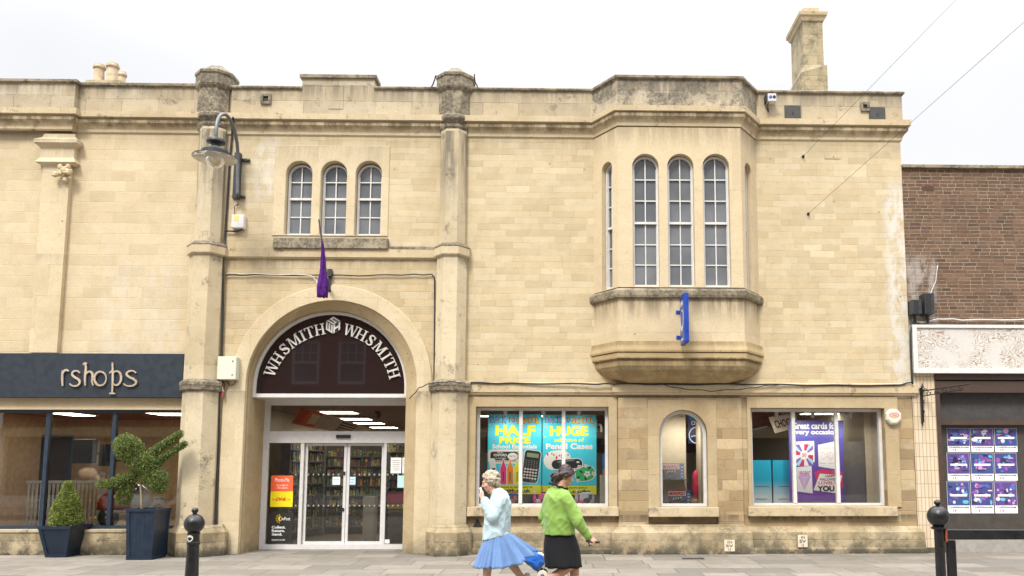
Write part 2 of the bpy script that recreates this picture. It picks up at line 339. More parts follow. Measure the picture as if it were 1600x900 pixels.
        vs = [v.co.copy() for v in me.vertices]; fs = [tuple(p.vertices) for p in me.polygons]; bpy.data.meshes.remove(me)
        if not vs: return s
        xa, xb = min(v.x for v in vs), max(v.x for v in vs); za, zb = min(v.y for v in vs), max(v.y for v in vs)
        x0, x1, z0, z1 = box
        fn = fn or (lambda x, z: (x, z))
        q = [fn(x0+(v.x-xa)/(xb-xa)*(x1-x0), z0+(v.y-za)/(zb-za)*(z1-z0)) for v in vs]; n = len(q)
        F2 = []; edge = {}
        for f in fs:
            A = sum(q[f[i]][0]*q[f[(i+1) % len(f)]][1]-q[f[(i+1) % len(f)]][0]*q[f[i]][1] for i in range(len(f)))
            if A < 0: f = f[::-1]
            F2.append(f)
            for i in range(len(f)): edge[(f[i], f[(i+1) % len(f)])] = 1
        side = [(b, a, a+n, b+n) for (a, b) in edge if (b, a) not in edge]
        return s.add([(a, y-t, b) for a, b in q]+[(a, y, b) for a, b in q], F2+side)
    def ptext(s, body, u0, v0, u1, v1, y, t=.002, bold=0.0, shear=0.0):
        return s.text(body, PR(u0, v0, u1, v1, y), y, t, bold, None, shear)
    def stroke(s, pts, wd, y, t=.003, fn=None):
        """ribbon along points in XZ; wd is a width or one per point"""
        P = [Vector(p) for p in pts]; n = len(P); ws = list(wd) if isinstance(wd, (list, tuple)) else [wd]*n; L, Rr = [], []
        if n > 2:
            P2, w2 = [], []
            for i in range(n-1):
                a, b, c, d = P[max(0, i-1)], P[i], P[i+1], P[min(n-1, i+2)]
                for k in range(4):
                    q = k/4; P2.append(.5*((2*b)+(c-a)*q+(2*a-5*b+4*c-d)*q*q+(3*b-a-3*c+d)*q**3)); w2.append(ws[i]+(ws[i+1]-ws[i])*q)
            P2.append(P[-1]); w2.append(ws[-1]); P, ws, n = P2, w2, len(P2)
        for i in range(n):
            d = (P[min(i+1, n-1)]-P[max(i-1, 0)]).normalized(); nn = Vector((-d.y, d.x))*ws[i]/2
            L.append(P[i]+nn); Rr.append(P[i]-nn)
        fn = fn or (lambda x, z: (x, z))
        for i in range(n-1):
            q = [fn(*L[i]), fn(*Rr[i]), fn(*Rr[i+1]), fn(*L[i+1])]
            s.slab(q, [], y-t, y)
        return s
    def build(s, name, parent=None, loc=None, bevel=0, smooth=False, auto=None):
        base = Vector(loc) if loc is not None else Vector((0, 0, 0))
        if parent is not None:
            p = parent
            while p is not None: base = base+p.location; p = p.parent
        me = bpy.data.meshes.new(name); me.from_pydata([tuple(Vector(v)-base) for v in s.v], [], s.f)
        for mn in s.mats: me.materials.append(M[mn])
        me.polygons.foreach_set('material_index', s.mi)
        me.polygons.foreach_set('use_smooth', [smooth or q for q in s.sm])
        me.update()
        ob = bpy.data.objects.new(name, me); COL.objects.link(ob)
        if parent is not None: ob.parent = parent
        if loc is not None: ob.location = loc
        if auto:
            try: me.set_sharp_from_angle(angle=math.radians(auto))
            except Exception: pass
        if bevel:
            b = ob.modifiers.new('bevel', 'BEVEL'); b.width = bevel; b.segments = 1; b.limit_method = 'ANGLE'; b.angle_limit = math.radians(40); b.harden_normals = False
        return ob
def tag(o, label=None, cat=None, group=None, kind=None):
    if label: o['label'] = label
    if cat: o['category'] = cat
    if group: o['group'] = group
    if kind: o['kind'] = kind
    return o
def thing(name, label, cat, loc=(0, 0, 0), group=None):
    o = bpy.data.objects.new(name, None); o.empty_display_size = .2; COL.objects.link(o); o.location = loc
    return tag(o, label, cat, group)
def part_label(o, l): o['label'] = l; return o
def clone(o, parent=None):
    c = o.copy(); COL.objects.link(c); c.parent = parent
    for ch in list(o.children): clone(ch, c)
    return c
def arch_pts(x0, x1, z0, z1, n=16):
    r = (x1-x0)/2; c = (x0+x1)/2; zs = z1-r
    return [(x0, z0), (x1, z0)]+[(c+r*math.cos(math.pi*i/n), zs+r*math.sin(math.pi*i/n)) for i in range(n+1)]
def rect_pts(x0, x1, z0, z1): return [(x0, z0), (x1, z0), (x1, z1), (x0, z1)]
def ell_pts(cx, cz, rx, rz, n=20, a0=0): return [(cx+rx*math.cos(2*math.pi*i/n+a0), cz+rz*math.sin(2*math.pi*i/n+a0)) for i in range(n)]
# ================================================================ ground
m_ = MB('asphalt'); m_.box(-150, 150, -150, 150, -.6, -.13); tag(m_.build('ground'), kind='structure')
m_ = MB('road_setts'); m_.box(-60, 60, -14.2, -10.2, -.129, -.10); tag(m_.build('road'), kind='structure')
m_ = MB('paving'); m_.box(-60, 60, -10.0, 1.35, -.128, 0); tag(m_.build('pavement'), kind='structure')
m_ = MB('kerb_stone'); m_.box(-60, 60, -10.2, -10.001, -.128, .004); tag(m_.build('kerb', bevel=.01), kind='structure')
m_ = MB('paving'); m_.box(-60, 60, -19.3, -14.4, -.128, 0); tag(m_.build('far_pavement'), kind='structure')
m_ = MB('kerb_stone'); m_.box(-60, 60, -14.399, -14.2, -.128, .004); tag(m_.build('far_kerb', bevel=.01), kind='structure')

# ================================================================ main stone building
shop = thing('shop_building', 'pale stone two storey building with arched entrance and oriel bay', 'building', (4, 0, 0))
XL, XR = XX(322, 500), XX(1419, 500)       # party line under the left pilaster, right end of the front
XP2 = XX(703, 500)
ZTOP = ZZ(142, 900)                        # wall head
# --- openings
S3 = PR(428, 228, 608, 369)                # smooth surround of the three small windows
AC = (XX(518, 610), ZZ(600, 517)); AR = XX(651, 600)-XX(518, 600)          # entrance arch centre, radius at the wall face
G1 = PR(727, 618, 965, 826); G2 = PR(1012, 625, 1120, 826); G3 = PR(1173, 618, 1408, 826)
W1 = PR(743, 636, 951, 792); W2 = PR(1030, 641, 1105, 792); W3 = PR(1174, 638, 1384, 791)
JX0, JX1 = AC[0]-AR, AC[0]+AR
def arc(c, r, n=32, a0=0, a1=math.pi): return [(c[0]+r*math.cos(a0+(a1-a0)*i/n), c[1]+r*math.sin(a0+(a1-a0)*i/n)) for i in range(n+1)]
# wall left bay (between the pilasters) with the entrance notch
o = [(XL, 0), (JX0, 0)]+arc(AC, AR)[::-1]+[(JX1, 0), (XP2, 0), (XP2, ZTOP), (XL, ZTOP)]
w_ = MB('arch_ashlar'); zs = ZZ(405, 500)
o1 = [(XL, 0), (JX0, 0)]+arc(AC, AR)[::-1]+[(JX1, 0), (XP2, 0), (XP2, zs), (XL, zs)]
w_.slab(o1, [], 0, .35)
w_.use('wall_ashlar').slab(rect_pts(XL, XP2, zs, ZTOP), [rect_pts(*S3)], 0, .35)
w_.slab(rect_pts(XP2, XR, Z_ST-.02, ZTOP), [], 0, .35)
XB0, XB1 = XX(966, 750), XX(1160, 750)     # projecting ashlar block under the oriel
w_.use('pier_ashlar').slab(rect_pts(XP2, XR, 0, Z_ST-.02), [rect_pts(*W1), arch_pts(*W2), rect_pts(*W3)], 0, .35)
w_.slab(rect_pts(XB0, XB1, 0, Z_ST-.03), [rect_pts(*G2)], -.06, -.001)
w_.use('wall_ashlar').box(XR-.35, XR, .351, 9, 0, ZTOP)       # return wall at the right end
w_.box(XL, XR, 13.7, 14, 0, ZTOP); w_.build('wall', shop)
m_ = MB('slate'); m_.box(XL-8, XR-.36, .36, 13.69, ZTOP-.6, ZTOP-.5); m_.build('roof', shop)
# lower mouldings: arch surround proud of the wall
m_ = MB('smooth_stone')
ro = AR+.30
so = [(JX0-.42, 0), (JX0, 0)]+arc(AC, AR)[::-1]+[(JX1, 0), (JX1+.30, 0), (JX1+.30, AC[1])]+arc(AC, ro)[1:-1]+[(JX0-.30, AC[1]), (JX0-.42, AC[1]-.3)]
m_.slab(so, [], -.035, -.001, back=False); m_.build('arch_surround', shop, bevel=.012)
# chamfered inner order and reveals of the arch
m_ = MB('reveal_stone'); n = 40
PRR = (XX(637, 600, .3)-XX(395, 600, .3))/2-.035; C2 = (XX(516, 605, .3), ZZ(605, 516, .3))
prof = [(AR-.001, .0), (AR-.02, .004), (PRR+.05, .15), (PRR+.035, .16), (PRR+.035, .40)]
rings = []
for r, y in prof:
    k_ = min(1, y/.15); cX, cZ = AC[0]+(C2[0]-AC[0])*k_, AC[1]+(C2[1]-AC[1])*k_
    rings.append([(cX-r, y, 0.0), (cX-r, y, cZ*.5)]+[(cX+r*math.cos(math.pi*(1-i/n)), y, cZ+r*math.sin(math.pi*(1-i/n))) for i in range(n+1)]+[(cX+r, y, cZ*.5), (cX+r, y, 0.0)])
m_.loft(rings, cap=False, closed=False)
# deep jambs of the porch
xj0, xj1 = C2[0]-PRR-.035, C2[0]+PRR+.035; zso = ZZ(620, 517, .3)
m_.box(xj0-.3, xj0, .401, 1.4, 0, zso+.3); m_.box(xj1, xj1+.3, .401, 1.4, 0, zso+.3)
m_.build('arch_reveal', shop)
# --- plinths
PZ = ZZ(827, 800); m_ = MB('plinth_stone')
pl = [(0, PZ+.05), (.10, PZ-.06), (.11, .12), (.13, .08), (.13, 0)]
for a, b in ((XX(730, 850), XB0-.0), (XB1, XR)): m_.sweep([(a, 0), (b, 0)] if b < XR else [(a, 0), (b, 0), (b, 1.2)], [(o_, z) for o_, z in pl])
m_.sweep([(XB0, 0), (XB0, -.06), (XB1, -.06), (XB1, 0)], [(0, PZ+.09), (.13, PZ-.06), (.15, 0)])
m_.build('plinth', shop)
# --- ground floor surrounds and sills
m_ = MB('surround_stone')
def frame_sur(g, wdw, y, arched=False): m_.slab(rect_pts(g[0], g[1], wdw[2]-.02, g[3]), [arch_pts(*wdw) if arched else rect_pts(*wdw)], y, y+.028 if not arched else y+.06)
frame_sur((G1[0], XX(951, 720)+.17, 0, G1[3]-.03), (W1[0], W1[1], W1[2], W1[3]), -.03)
frame_sur(G2, W2, -.065, True)
frame_sur((G3[0]-.06, G3[1]-.03, 0, G3[3]-.03), W3, -.03)
m_.build('window_surround', shop, bevel=.008)
m_ = MB('sill_stone')
for (u0, u1, v0, v1, p) in ((729, 967, 792, 807, .13), (1014, 1124, 793, 808, .17), (1170, 1404, 792, 807, .13)):
    a = PR(u0, v0, u1, v1, -p); m_.box(a[0], a[1], -p, .12, a[2], a[3], 0, -.02)
m_.build('window_sill', shop, bevel=.012)
# --- string course between the storeys
zt, zb = ZZ(599, 900), ZZ(617, 900)
m_ = MB('cornice_stone')
sc = [(0, zt+.02), (.085, zt-.015), (.085, zb+.045), (.06, zb+.03), (.055, zb), (0, zb)]
m_.sweep([(XX(727, 600), 0), (XB0-.03, 0), (XB0-.03, -.05), (XB1+.03, -.05), (XB1+.03, 0), (XR+.02, 0), (XR+.02, .6)], sc)
zt2, zb2 = ZZ(387, 520), ZZ(405, 520)
m_.sweep([(XX(350, 395), 0), (XX(682, 395), 0)], [(0, zt2), (.06, zt2-.02), (.06, zb2+.03), (.035, zb2+.015), (.03, zb2), (0, zb2)])
m_.build('string_course', shop)
a = PR(426, 371, 606, 389, -.11); m_ = MB('dark_ledge_stone'); m_.box(a[0], a[1], -.11, -.001, a[2]+.012, a[3], 0, -.02)
m_.use('dark_ledge_stone').box(XX(608, 387), XX(680, 387), -.066, -.001, ZZ(390, 640, -.06), ZZ(387, 640, -.06)+.03)
m_.build('small_window_sill', shop, bevel=.012)
# --- main cornice and parapet
def zc(v): return ZZ(v, 880)
CORN = [(0, zc(217)), (.03, zc(215)), (.035, zc(211)), (.07, zc(206)), (.12, zc(203)), (.13, zc(199)), (.10, zc(198)), (.10, zc(196.5)), (.17, zc(195.5)), (.175, zc(187)), (.06, zc(184)), (.05, zc(183))]
m_ = MB('cornice_stone'); BL, BR = XX(931, 400), XX(1190, 400)
m_.sweep([(XL, 0), (BL+.05, 0)], CORN); m_.sweep([(BR-.05, 0), (XR, 0), (XR, 8.9)], CORN)
m_.build('cornice', shop)
m_ = MB('parapet_ashlar'); cop = MB('dark_ledge_stone')
def parapet(xa, xb, zt, end=False, y=.05):
    pth = [(xa, 0), (xb, 0)]+([(xb, 8.9)] if end else [])
    m_.sweep(pth, [(-.3, zc(184)), (y, zc(183)), (y, zt), (-.3, zt)])
    cop.sweep(pth, [(-.34, zt), (y+.0, zt), (y+.045, zt+.012), (y+.05, zt+.05), (y+.01, zt+.075), (-.34, zt+.09)])
xs0, xs1 = XX(474, 130), XX(586, 130)
parapet(XL+.3, xs0, ZZ(141.5, 420)); parapet(xs1, BL+.06, ZZ(144, 760)); parapet(BR-.06, XR, ZZ(149, 1290), True)
m_.box(xs0, xs1, -.055, .25, zc(184), ZZ(125, 530)); cop.box(xs0-.05, xs1+.05, -.10, .3, ZZ(125, 530)+.001, ZZ(119.5, 530))
m_.box(xs0+.83, xs1-.9, -.066, -.056, ZZ(172, 525), ZZ(136, 525))
cop.box(XX(411, 135, .1), XX(439, 135, .1), .1, .3, ZZ(142, 425, .1), ZZ(133.5, 425, .1))
m_.build('parapet', shop); cop.build('coping', shop, bevel=.006)
# --- pilasters
def oct_path(c, hw, p): return [(c-hw, .02), (c-hw, -p*.38), (c-hw*.46, -p), (c+hw*.46, -p), (c+hw, -p*.38), (c+hw, .02)]
def oct_full(c, hw, cy, k=.46): return [(c-hw, cy-hw*k), (c-hw*k, cy-hw), (c+hw*k, cy-hw), (c+hw, cy-hw*k), (c+hw, cy+hw*k), (c+hw*k, cy+hw), (c-hw*k, cy+hw), (c-hw, cy+hw*k)]
def pilaster(cu, us, parent, base_u):
    """us: pixel half-extents of the shaft at three heights"""
    y = -.06; root = MB('pilaster_stone')
    def cx(v): return XX(cu(v), v, y)
    (ha, va, vb), (hb, vc, vd), (hc, ve, vf) = us
    x1 = cx(300); x2 = cx(500); x3 = cx(720); k = 80.0
    root.sweep(oct_path(x1, ha/k, .26), [(0, ZZ(vb, 500, y)), (0, ZZ(va, 500, y))])
    root.sweep(oct_path(x2, hb/k, .32), [(0, ZZ(vd, 500, y)), (0, ZZ(vc, 500, y))])
    root.sweep(oct_path(x3, hc/k, .36), [(0, 0), (0, ZZ(ve, 500, y))])
    zb_ = ZZ(826, 600, y); root.use('plinth_stone')
    bx0, bx1 = XX(base_u[0], 850, -.45), XX(base_u[1], 850, -.45); bc, bh = (bx0+bx1)/2, (bx1-bx0)/2
    root.sweep(oct_path(bc, bh, .50), [(-.10, zb_+.09), (0, zb_-.05), (0, 0)][::-1])
    ob = root.build('pilaster', parent)
    r_ = MB('cap_stone')
    z0, z1 = ZZ(403, 500, y), ZZ(382, 500, y)
    r_.sweep(oct_path(x2, hb/k, .32), [(.05, z1-.10), (.062, z1-.095), (.06, z1-.07), (0, z1-.005), (-.05, z1)])
    r_.use('smooth_stone').sweep(oct_path(x2, hb/k, .32), [(0, z0-.01), (.03, z0), (.05, z0+.025), (.055, z1-.09), (0, z1-.08)])
    r_.build('pilaster_ring', ob, bevel=.008); r_ = MB('cap_stone')
    z0, z1 = ZZ(613, 500, y), ZZ(595, 500, y)
    r_.sweep(oct_path(x3, hc/k, .36), [(.05, z1-.13), (.062, z1-.125), (.06, z1-.05), (0, z1), (-.05, z1+.01)])
    r_.use('cap_stone').sweep(oct_path(x3, hc/k, .36), [(0, z0-.01), (.03, z0), (.05, z0+.025), (.055, z1-.12), (0, z1-.1)])
    r_.build('pilaster_ring', ob, bevel=.008)
    # turret block over the cornice
    c_ = MB('cap_stone'); xt = cx(140); h = (ha+3.5)/k; cy = .08
    path = oct_full(xt, h, cy)
    g = lambda v: ZZ(v, 500, -.25)
    c_.sweep(path, [(-.11, g(213)), (-.09, g(209)), (-.075, g(205)), (-.02, g(199)), (.01, g(194)), (.012, g(191)), (-.035, g(190)), (-.035, g(188)), (.02, g(183)), (.035, g(181)), (.035, g(177)), (.01, g(174)), (.01, g(138)), (.05, g(134)), (.065, g(131)), (.06, g(117)), (.08, g(115)), (.08, g(111)), (-.02, g(111)+.07), (-.12, g(111)+.15), (-h*.62, g(111)+.21)][0:], closed=True)
    c_.build('pilaster_cap', ob)
    return ob
pilaster(lambda v: 335-(v-110)*.034-(2.5 if v > 450 else 0)-(1.5 if v > 600 else 0), ((20.5, 205, 384), (25.5, 402, 597), (27.5, 610, 826)), shop, (252, 342))
pilaster(lambda v: 711-(v-110)*.0155, ((20.5, 205, 384), (23.5, 402, 597), (28, 610, 826)), shop, (661, 734))
# --- sash windows
def sash(parent, box, y, cols, rows_t, rows_b, arched=True, ow=.032, meet=.5, Xm=None, glass='window_film', bars=.022):
    x0, x1, z0, z1 = box; f = MB('white_paint'); g = MB(glass)
    if Xm is not None: f.X = Xm; g.X = Xm
    shp = arch_pts if arched else rect_pts
    o_ = shp(x0, x1, z0, z1); i_ = shp(x0+ow, x1-ow, z0+ow*1.6, z1-ow)
    f.slab(o_, [i_], y, y+.09)
    zm = z0+(z1-z0)*meet
    f.box(x0+ow-.001, x1-ow+.001, y+.008, y+.05, zm-.022, zm+.022)
    lo = (x0+ow, x1-ow, z0+ow*1.6, zm-.022); up = (x0+ow, x1-ow, zm+.022, z1-ow)
    # sash stiles
    for (a, b, c, d), yy in ((lo, y+.035), (up, y+.02)):
        f.box(a, a+.011, yy, yy+.03, c, (d if yy > y+.03 or not arched else d-(b-a)/2)); f.box(b-.011, b, yy, yy+.03, c, (d if yy > y+.03 or not arched else d-(b-a)/2))
    for (a, b, c, d), rows, yy in ((lo, rows_b, y+.04), (up, rows_t, y+.025)):
        for i in range(1, cols): xm = a+(b-a)*i/cols; f.box(xm-bars/2, xm+bars/2, yy, yy+.022, c, d)
        for j in range(1, rows): zz = c+(d-c)*j/rows; f.box(a+.001, b-.001, yy+.001, yy+.021, zz-bars/2, zz+bars/2)
    fr = f.build('sash_window', parent); g.slab(shp(x0+.01, x1-.01, z0+.01, z1-.01), [], y+.062, y+.068); g.build('pane', fr); return fr
sur = MB('smooth_stone')
hw3 = [PR(446, 252, 487, 368), PR(500.5, 252, 541.5, 368), PR(555, 252, 596, 368)]
S3z = (S3[0]+.001, S3[1]-.001, S3[2], S3[3]-.001)
sur.slab(rect_pts(*S3z), [arch_pts(a[0], a[1], S3[2]+.02, a[3]) for a in hw3], -.018, .3); sur.build('window_panel', shop, bevel=.01)
for a in hw3:
    b = (a[0]+.012, a[1]-.001, S3[2]+.03, a[3]-.03); sash(shop, b, .12, 2, 2, 2, meet=.52)
# --- oriel bay
P_ = .62; bx = (XX(931, 400), XX(966, 400, -P_), XX(1161, 400, -P_), XX(1188, 400))
c_ = bx[1]-bx[0]; c2 = max(.30, bx[3]-bx[2]); c_ = (c_+c2)/2
bx = (bx[1]-c_, bx[1], bx[2], bx[2]+c_)
bay = [(bx[0], 0), (bx[1], -P_), (bx[2], -P_), (bx[3], 0)]
def bayx(e=.25):
    d1 = (Vector(bay[1])-Vector(bay[0])).normalized(); d2 = (Vector(bay[2])-Vector(bay[3])).normalized()
    return [tuple(Vector(bay[0])-d1*e), bay[1], bay[2], tuple(Vector(bay[3])-d2*e)]
bz = lambda v: ZZ(v, 1062, -P_)
zb0, zb1 = bz(449), bz(199)
ori = MB('bay_stone')
fw = [PR(a, 240, b, 449, -P_) for a, b in ((988.5, 1030), (1043.5, 1085), (1099, 1141))]
ori.slab(rect_pts(bx[1], bx[2], zb0, zb1), [arch_pts(a[0], a[1], zb0+.015, a[3]) for a in fw], -P_, -P_+.26)
L = math.hypot(c_, P_); ang = math.atan2(-P_, c_)
ML = Matrix.Translation((bx[0], 0, 0)) @ Matrix.Rotation(ang, 4, 'Z')
MR = Matrix.Translation((bx[2], -P_, 0)) @ Matrix.Rotation(-ang, 4, 'Z')
for Mx, q in ((ML, (.34*L, .34*L+.33)), (MR, (.66*L-.33, .66*L))):
    ori.X = Mx; hole = arch_pts(q[0], q[1], zb0+.015, bz(246)); ori.slab(rect_pts(0.0, L, zb0, zb1), [hole], 0, .2)
ori.X = Matrix.Identity(4)
bo = ori.build('oriel_bay', shop)
for a in fw: sash(bo, (a[0]+.012, a[1]-.001, zb0+.02, a[3]-.02), -P_+.12, 2, 3, 3, meet=.49)
for Mx, q in ((ML, (.34*L, .34*L+.33)), (MR, (.66*L-.33, .66*L))): sash(bo, (q[0]+.015, q[1]-.01, zb0+.02, bz(246)-.03), .10, 2, 3, 3, meet=.49, Xm=Mx)
m_ = MB('cornice_stone')
m_.sweep(bayx(), [(-.1, bz(198)), (.02, bz(197.5)), (.03, bz(193)), (.06, bz(189)), (.11, bz(185)), (.12, bz(180.5)), (.095, bz(179.5)), (.095, bz(178.5)), (.15, bz(178)), (.155, bz(170)), (.05, bz(168)), (-.1, bz(168))]); m_.build('bay_cornice', bo)
m_ = MB('bay_parapet_stone')
m_.sweep(bayx(), [(-.35, bz(168.5)), (.05, bz(168)), (.05, bz(126)), (-.35, bz(126))]); m_.box(bx[0], bx[3], .0, .3, bz(170), bz(127))
m_.build('bay_parapet', bo)
m_ = MB('dark_ledge_stone'); m_.sweep(bayx(), [(-.4, bz(126)), (.05, bz(126)), (.10, bz(125)), (.10, bz(121.5)), (.02, bz(120)), (-.4, bz(119.5))]); m_.build('bay_coping', bo)
m_ = MB('lead'); m_.add([(x, y, bz(128)) for x, y in bayx()], [(0, 3, 2, 1)]); m_.build('bay_roof', bo)
m_ = MB('dark_ledge_stone')
m_.sweep(bayx(), [(-.3, bz(466.5)), (.055, bz(466)), (.07, bz(462)), (.07, bz(455)), (.03, bz(451)), (-.3, bz(448))][0:]); m_.build('bay_sill', bo, bevel=.01)
m_ = MB('bay_stone'); m_.sweep(bayx(), [(-.1, bz(536)), (.0, bz(536)), (.0, bz(466)), (-.1, bz(466))]); m_.build('bay_apron', bo)
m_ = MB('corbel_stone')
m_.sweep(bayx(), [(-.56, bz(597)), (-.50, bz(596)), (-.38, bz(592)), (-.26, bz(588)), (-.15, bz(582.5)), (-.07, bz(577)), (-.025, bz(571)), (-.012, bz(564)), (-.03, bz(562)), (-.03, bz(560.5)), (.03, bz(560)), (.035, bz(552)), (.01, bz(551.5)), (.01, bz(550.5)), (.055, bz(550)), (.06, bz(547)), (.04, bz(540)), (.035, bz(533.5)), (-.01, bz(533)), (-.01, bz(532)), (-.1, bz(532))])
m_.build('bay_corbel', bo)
# pale flat frame: repair patch
# --- chimney
ch = MB('chimney_stone'); Yc = 1.2
cx0, cx1 = XX(1256, 90, Yc), XX(1287, 90, Yc); cz = lambda v: ZZ(v, 1270, Yc); dpt = .95
ch.box(XX(1252, 120, Yc-.08), XX(1293, 120, Yc-.08), Yc-.08, Yc+dpt+.25, ZTOP-.6, cz(116)); 
b0, b1 = XX(1252, 120, Yc-.08), XX(1293, 120, Yc-.08)
ch.loft([[(b0, Yc-.08, cz(116)), (b1, Yc-.08, cz(116)), (b1, Yc+dpt+.25, cz(116)), (b0, Yc+dpt+.25, cz(116))], [(cx0, Yc, cz(102)), (b1, Yc-.08, cz(104)), (b1, Yc+dpt, cz(104)), (cx0, Yc+dpt, cz(104))]])
ch.box(cx0, cx1, Yc, Yc+dpt, cz(104), cz(33)); ob = ch.build('chimney', shop)
c2_ = MB('cornice_stone'); pth = [(cx0, Yc), (cx1, Yc), (cx1, Yc+dpt), (cx0, Yc+dpt)]
c2_.sweep(pth, [(0, cz(34)), (.03, cz(33)), (.06, cz(28)), (.09, cz(26)), (.10, cz(21)), (0, cz(20))], closed=True)
c2_.box(cx0+.03, cx1-.05, Yc+.05, Yc+dpt-.1, cz(21), cz(10)); c2_.build('chimney_cap', ob)
# --- parapet vents
for u, v, s_ in ((416, 155, 8), (1351, 167, 7)):
    f = MB('cap_stone'); a = PR(u-s_, v-s_*.95, u+s_, v+s_, -.055); h = (a[0]+.05, a[1]-.05, a[2]+.05, a[3]-.05)
    f.slab(rect_pts(*a), [rect_pts(*h)], -.09, -.056); fo = f.build('parapet_vent', shop)
    g = MB('black'); g.box(h[0], h[1], -.062, -.057, h[2], h[3]); g.build('vent_opening', fo)
# --- reveal linings behind ground floor windows and shop windows
def shop_window(box, mull, arched=False, fy=.14, glass='shop_glass', w=.055):
    x0, x1, z0, z1 = box; f = MB('white_paint')
    shp = arch_pts if arched else rect_pts
    o_ = shp(x0+.004, x1-.004, z0+.004, z1-.004); i_ = shp(x0+w*1.1, x1-w*1.1, z0+w, z1-w)
    f.slab(o_, [i_], fy, fy+.10)
    for u in mull: xm = XX(u, 715, fy); f.box(xm-.034, xm+.034, fy-.01, fy+.08, z0+w+.001, z1-w-.001)
    fr = f.build('shop_window', shop); g = MB(glass); g.slab(shp(x0+.02, x1-.02, z0+.02, z1-.02), [], fy+.085, fy+.093); g.build('pane', fr); return fr
shop_window(W1, (813.5, 880.5)); shop_window(W3, (1241, 1308.5)); shop_window(W2, (), True, .06, w=.06)
# --- entrance: fanlight panel, soffit, transom, doors
pan = MB('white_paint'); r2 = PRR+.03; zb_p = ZZ(621, 517, .3)
def seg(r, ze): return [(C2[0]-r, ze), (C2[0]+r, ze)]+arc(C2, r)
pan.slab(seg(r2, zb_p), [seg(r2-.058, zb_p+.075)], .30, .38)
po = pan.build('arch_panel', shop); g = MB('arch_panel'); g.slab(seg(r2-.05, zb_p+.07), [], .335, .345); g.build('panel_face', po)
DY = 1.0
so_ = MB('grey_white_metal'); so_.box(xj0+.001, xj1-.001, .385, DY+.1, zb_p, zb_p+.05)
so_.use('black')
for u, v in ():
    x = XX(u, v, .75); so_.lathe((x, .7, zb_p-.006), [(.001, 0), (.07, 0), (.07, .005), (.001, .005)], 16)
so_.build('porch_soffit', shop)
e = MB('grey_white_metal')
def eb(u0, v0, u1, v1, y0=DY, y1=DY+.07): e.prect(u0, v0, u1, v1, y0, y1)
xd0, xd1 = xj0+.002, xj1-.002; ZD = lambda v: ZZ(v, 530, DY)
e.box(xd0, xd1, DY, DY+.07, ZD(633.5), zb_p-.001); e.box(xd0, xd1, DY-.01, DY+.12, ZD(692), ZD(674)); e.box(xd0, xd1, DY, DY+.07, 0.0, ZD(850.5))
zlo, zhi = ZD(850.5), zb_p
xs_ = [XX(u, 770, DY) for u in (413.5, 471, 476, 537.5, 543.5, 597.5, 601.5)]
e.box(xd0, XX(417, 770, DY), DY+.001, DY+.069, zlo, zhi); e.box(XX(467.5, 770, DY), XX(472.5, 770, DY), DY+.001, DY+.069, zlo, ZD(692)); e.box(XX(598.5, 770, DY), XX(602.5, 770, DY), DY+.001, DY+.069, zlo, ZD(692)); e.box(xd1-.06, xd1, DY+.001, DY+.069, zlo, zhi)
do = e.build('entrance_frame', shop)
g = MB('shop_glass'); g.box(xd0+.03, xd1-.03, DY+.03, DY+.036, ZD(674)+.001, ZD(634)); g.box(xd0+.03, XX(470, 770, DY), DY+.03, DY+.036, zlo, ZD(692)); g.box(XX(600, 770, DY), xd1-.03, DY+.03, DY+.036, zlo, ZD(692)); g.build('sidelight_pane', do)
g = MB('black'); g.prect(525, 679.5, 547, 684.5, DY-.05, DY-.011); g.build('door_sensor', do)
for u0, u1 in ((473, 538.6), (539.4, 598)):
    x0, x1 = XX(u0, 770, DY), XX(u1, 770, DY); z0, z1 = .02, ZD(692.5); y0 = DY+.075
    d = MB('grey_white_metal'); d.slab(rect_pts(x0, x1, z0, z1), [rect_pts(x0+.055, x1-.055, z0+.13, z1-.05)], y0, y0+.05); dd = d.build('sliding_door', do)
    g = MB('shop_glass'); g.box(x0+.05, x1-.05, y0+.02, y0+.026, z0+.12, z1-.04); g.build('pane', dd)
    if u0 < 500:
        for va, vb in ((799, 794), (742, 737)): h = MB('black'); h.box(x1-.055, x1-.02, y0-.02, y0-.001, ZD(va), ZD(vb)); h.build('lock', dd)
# --- interiors
XI0 = XX(330, 700); zi = 2.95
i = MB('interior_wall'); i.box(XI0, XR-.36, 13.2, 13.3, 0, zi); i.box(XI0, XI0+.1, 1.5, 13.2, 0, zi); i.box(XR-.5, XR-.36, .36, 13.2, 0, zi)
i.box(XX(655, 700, 1.4), XX(655, 700, 1.4)+.1, .37, 2.6, 0, zi)
i.use('interior_red').box(XX(660, 700), XR-.52, 13.1, 13.19, 2.2, zi-.01)
i.use('interior_ceiling').box(XI0, XR-.51, .37+1.1, 13.19, zi, zi+.1); i.box(XX(657, 700, .4), XR-.51, .37, 1.46, zi, zi+.1)
i.use('interior_floor').box(XI0, XR-.51, 1.2, 13.19, -.05, .015); i.box(XX(657, 700, .4), XR-.51, .37, 1.19, -.05, .015)
i.build('interior', shop)
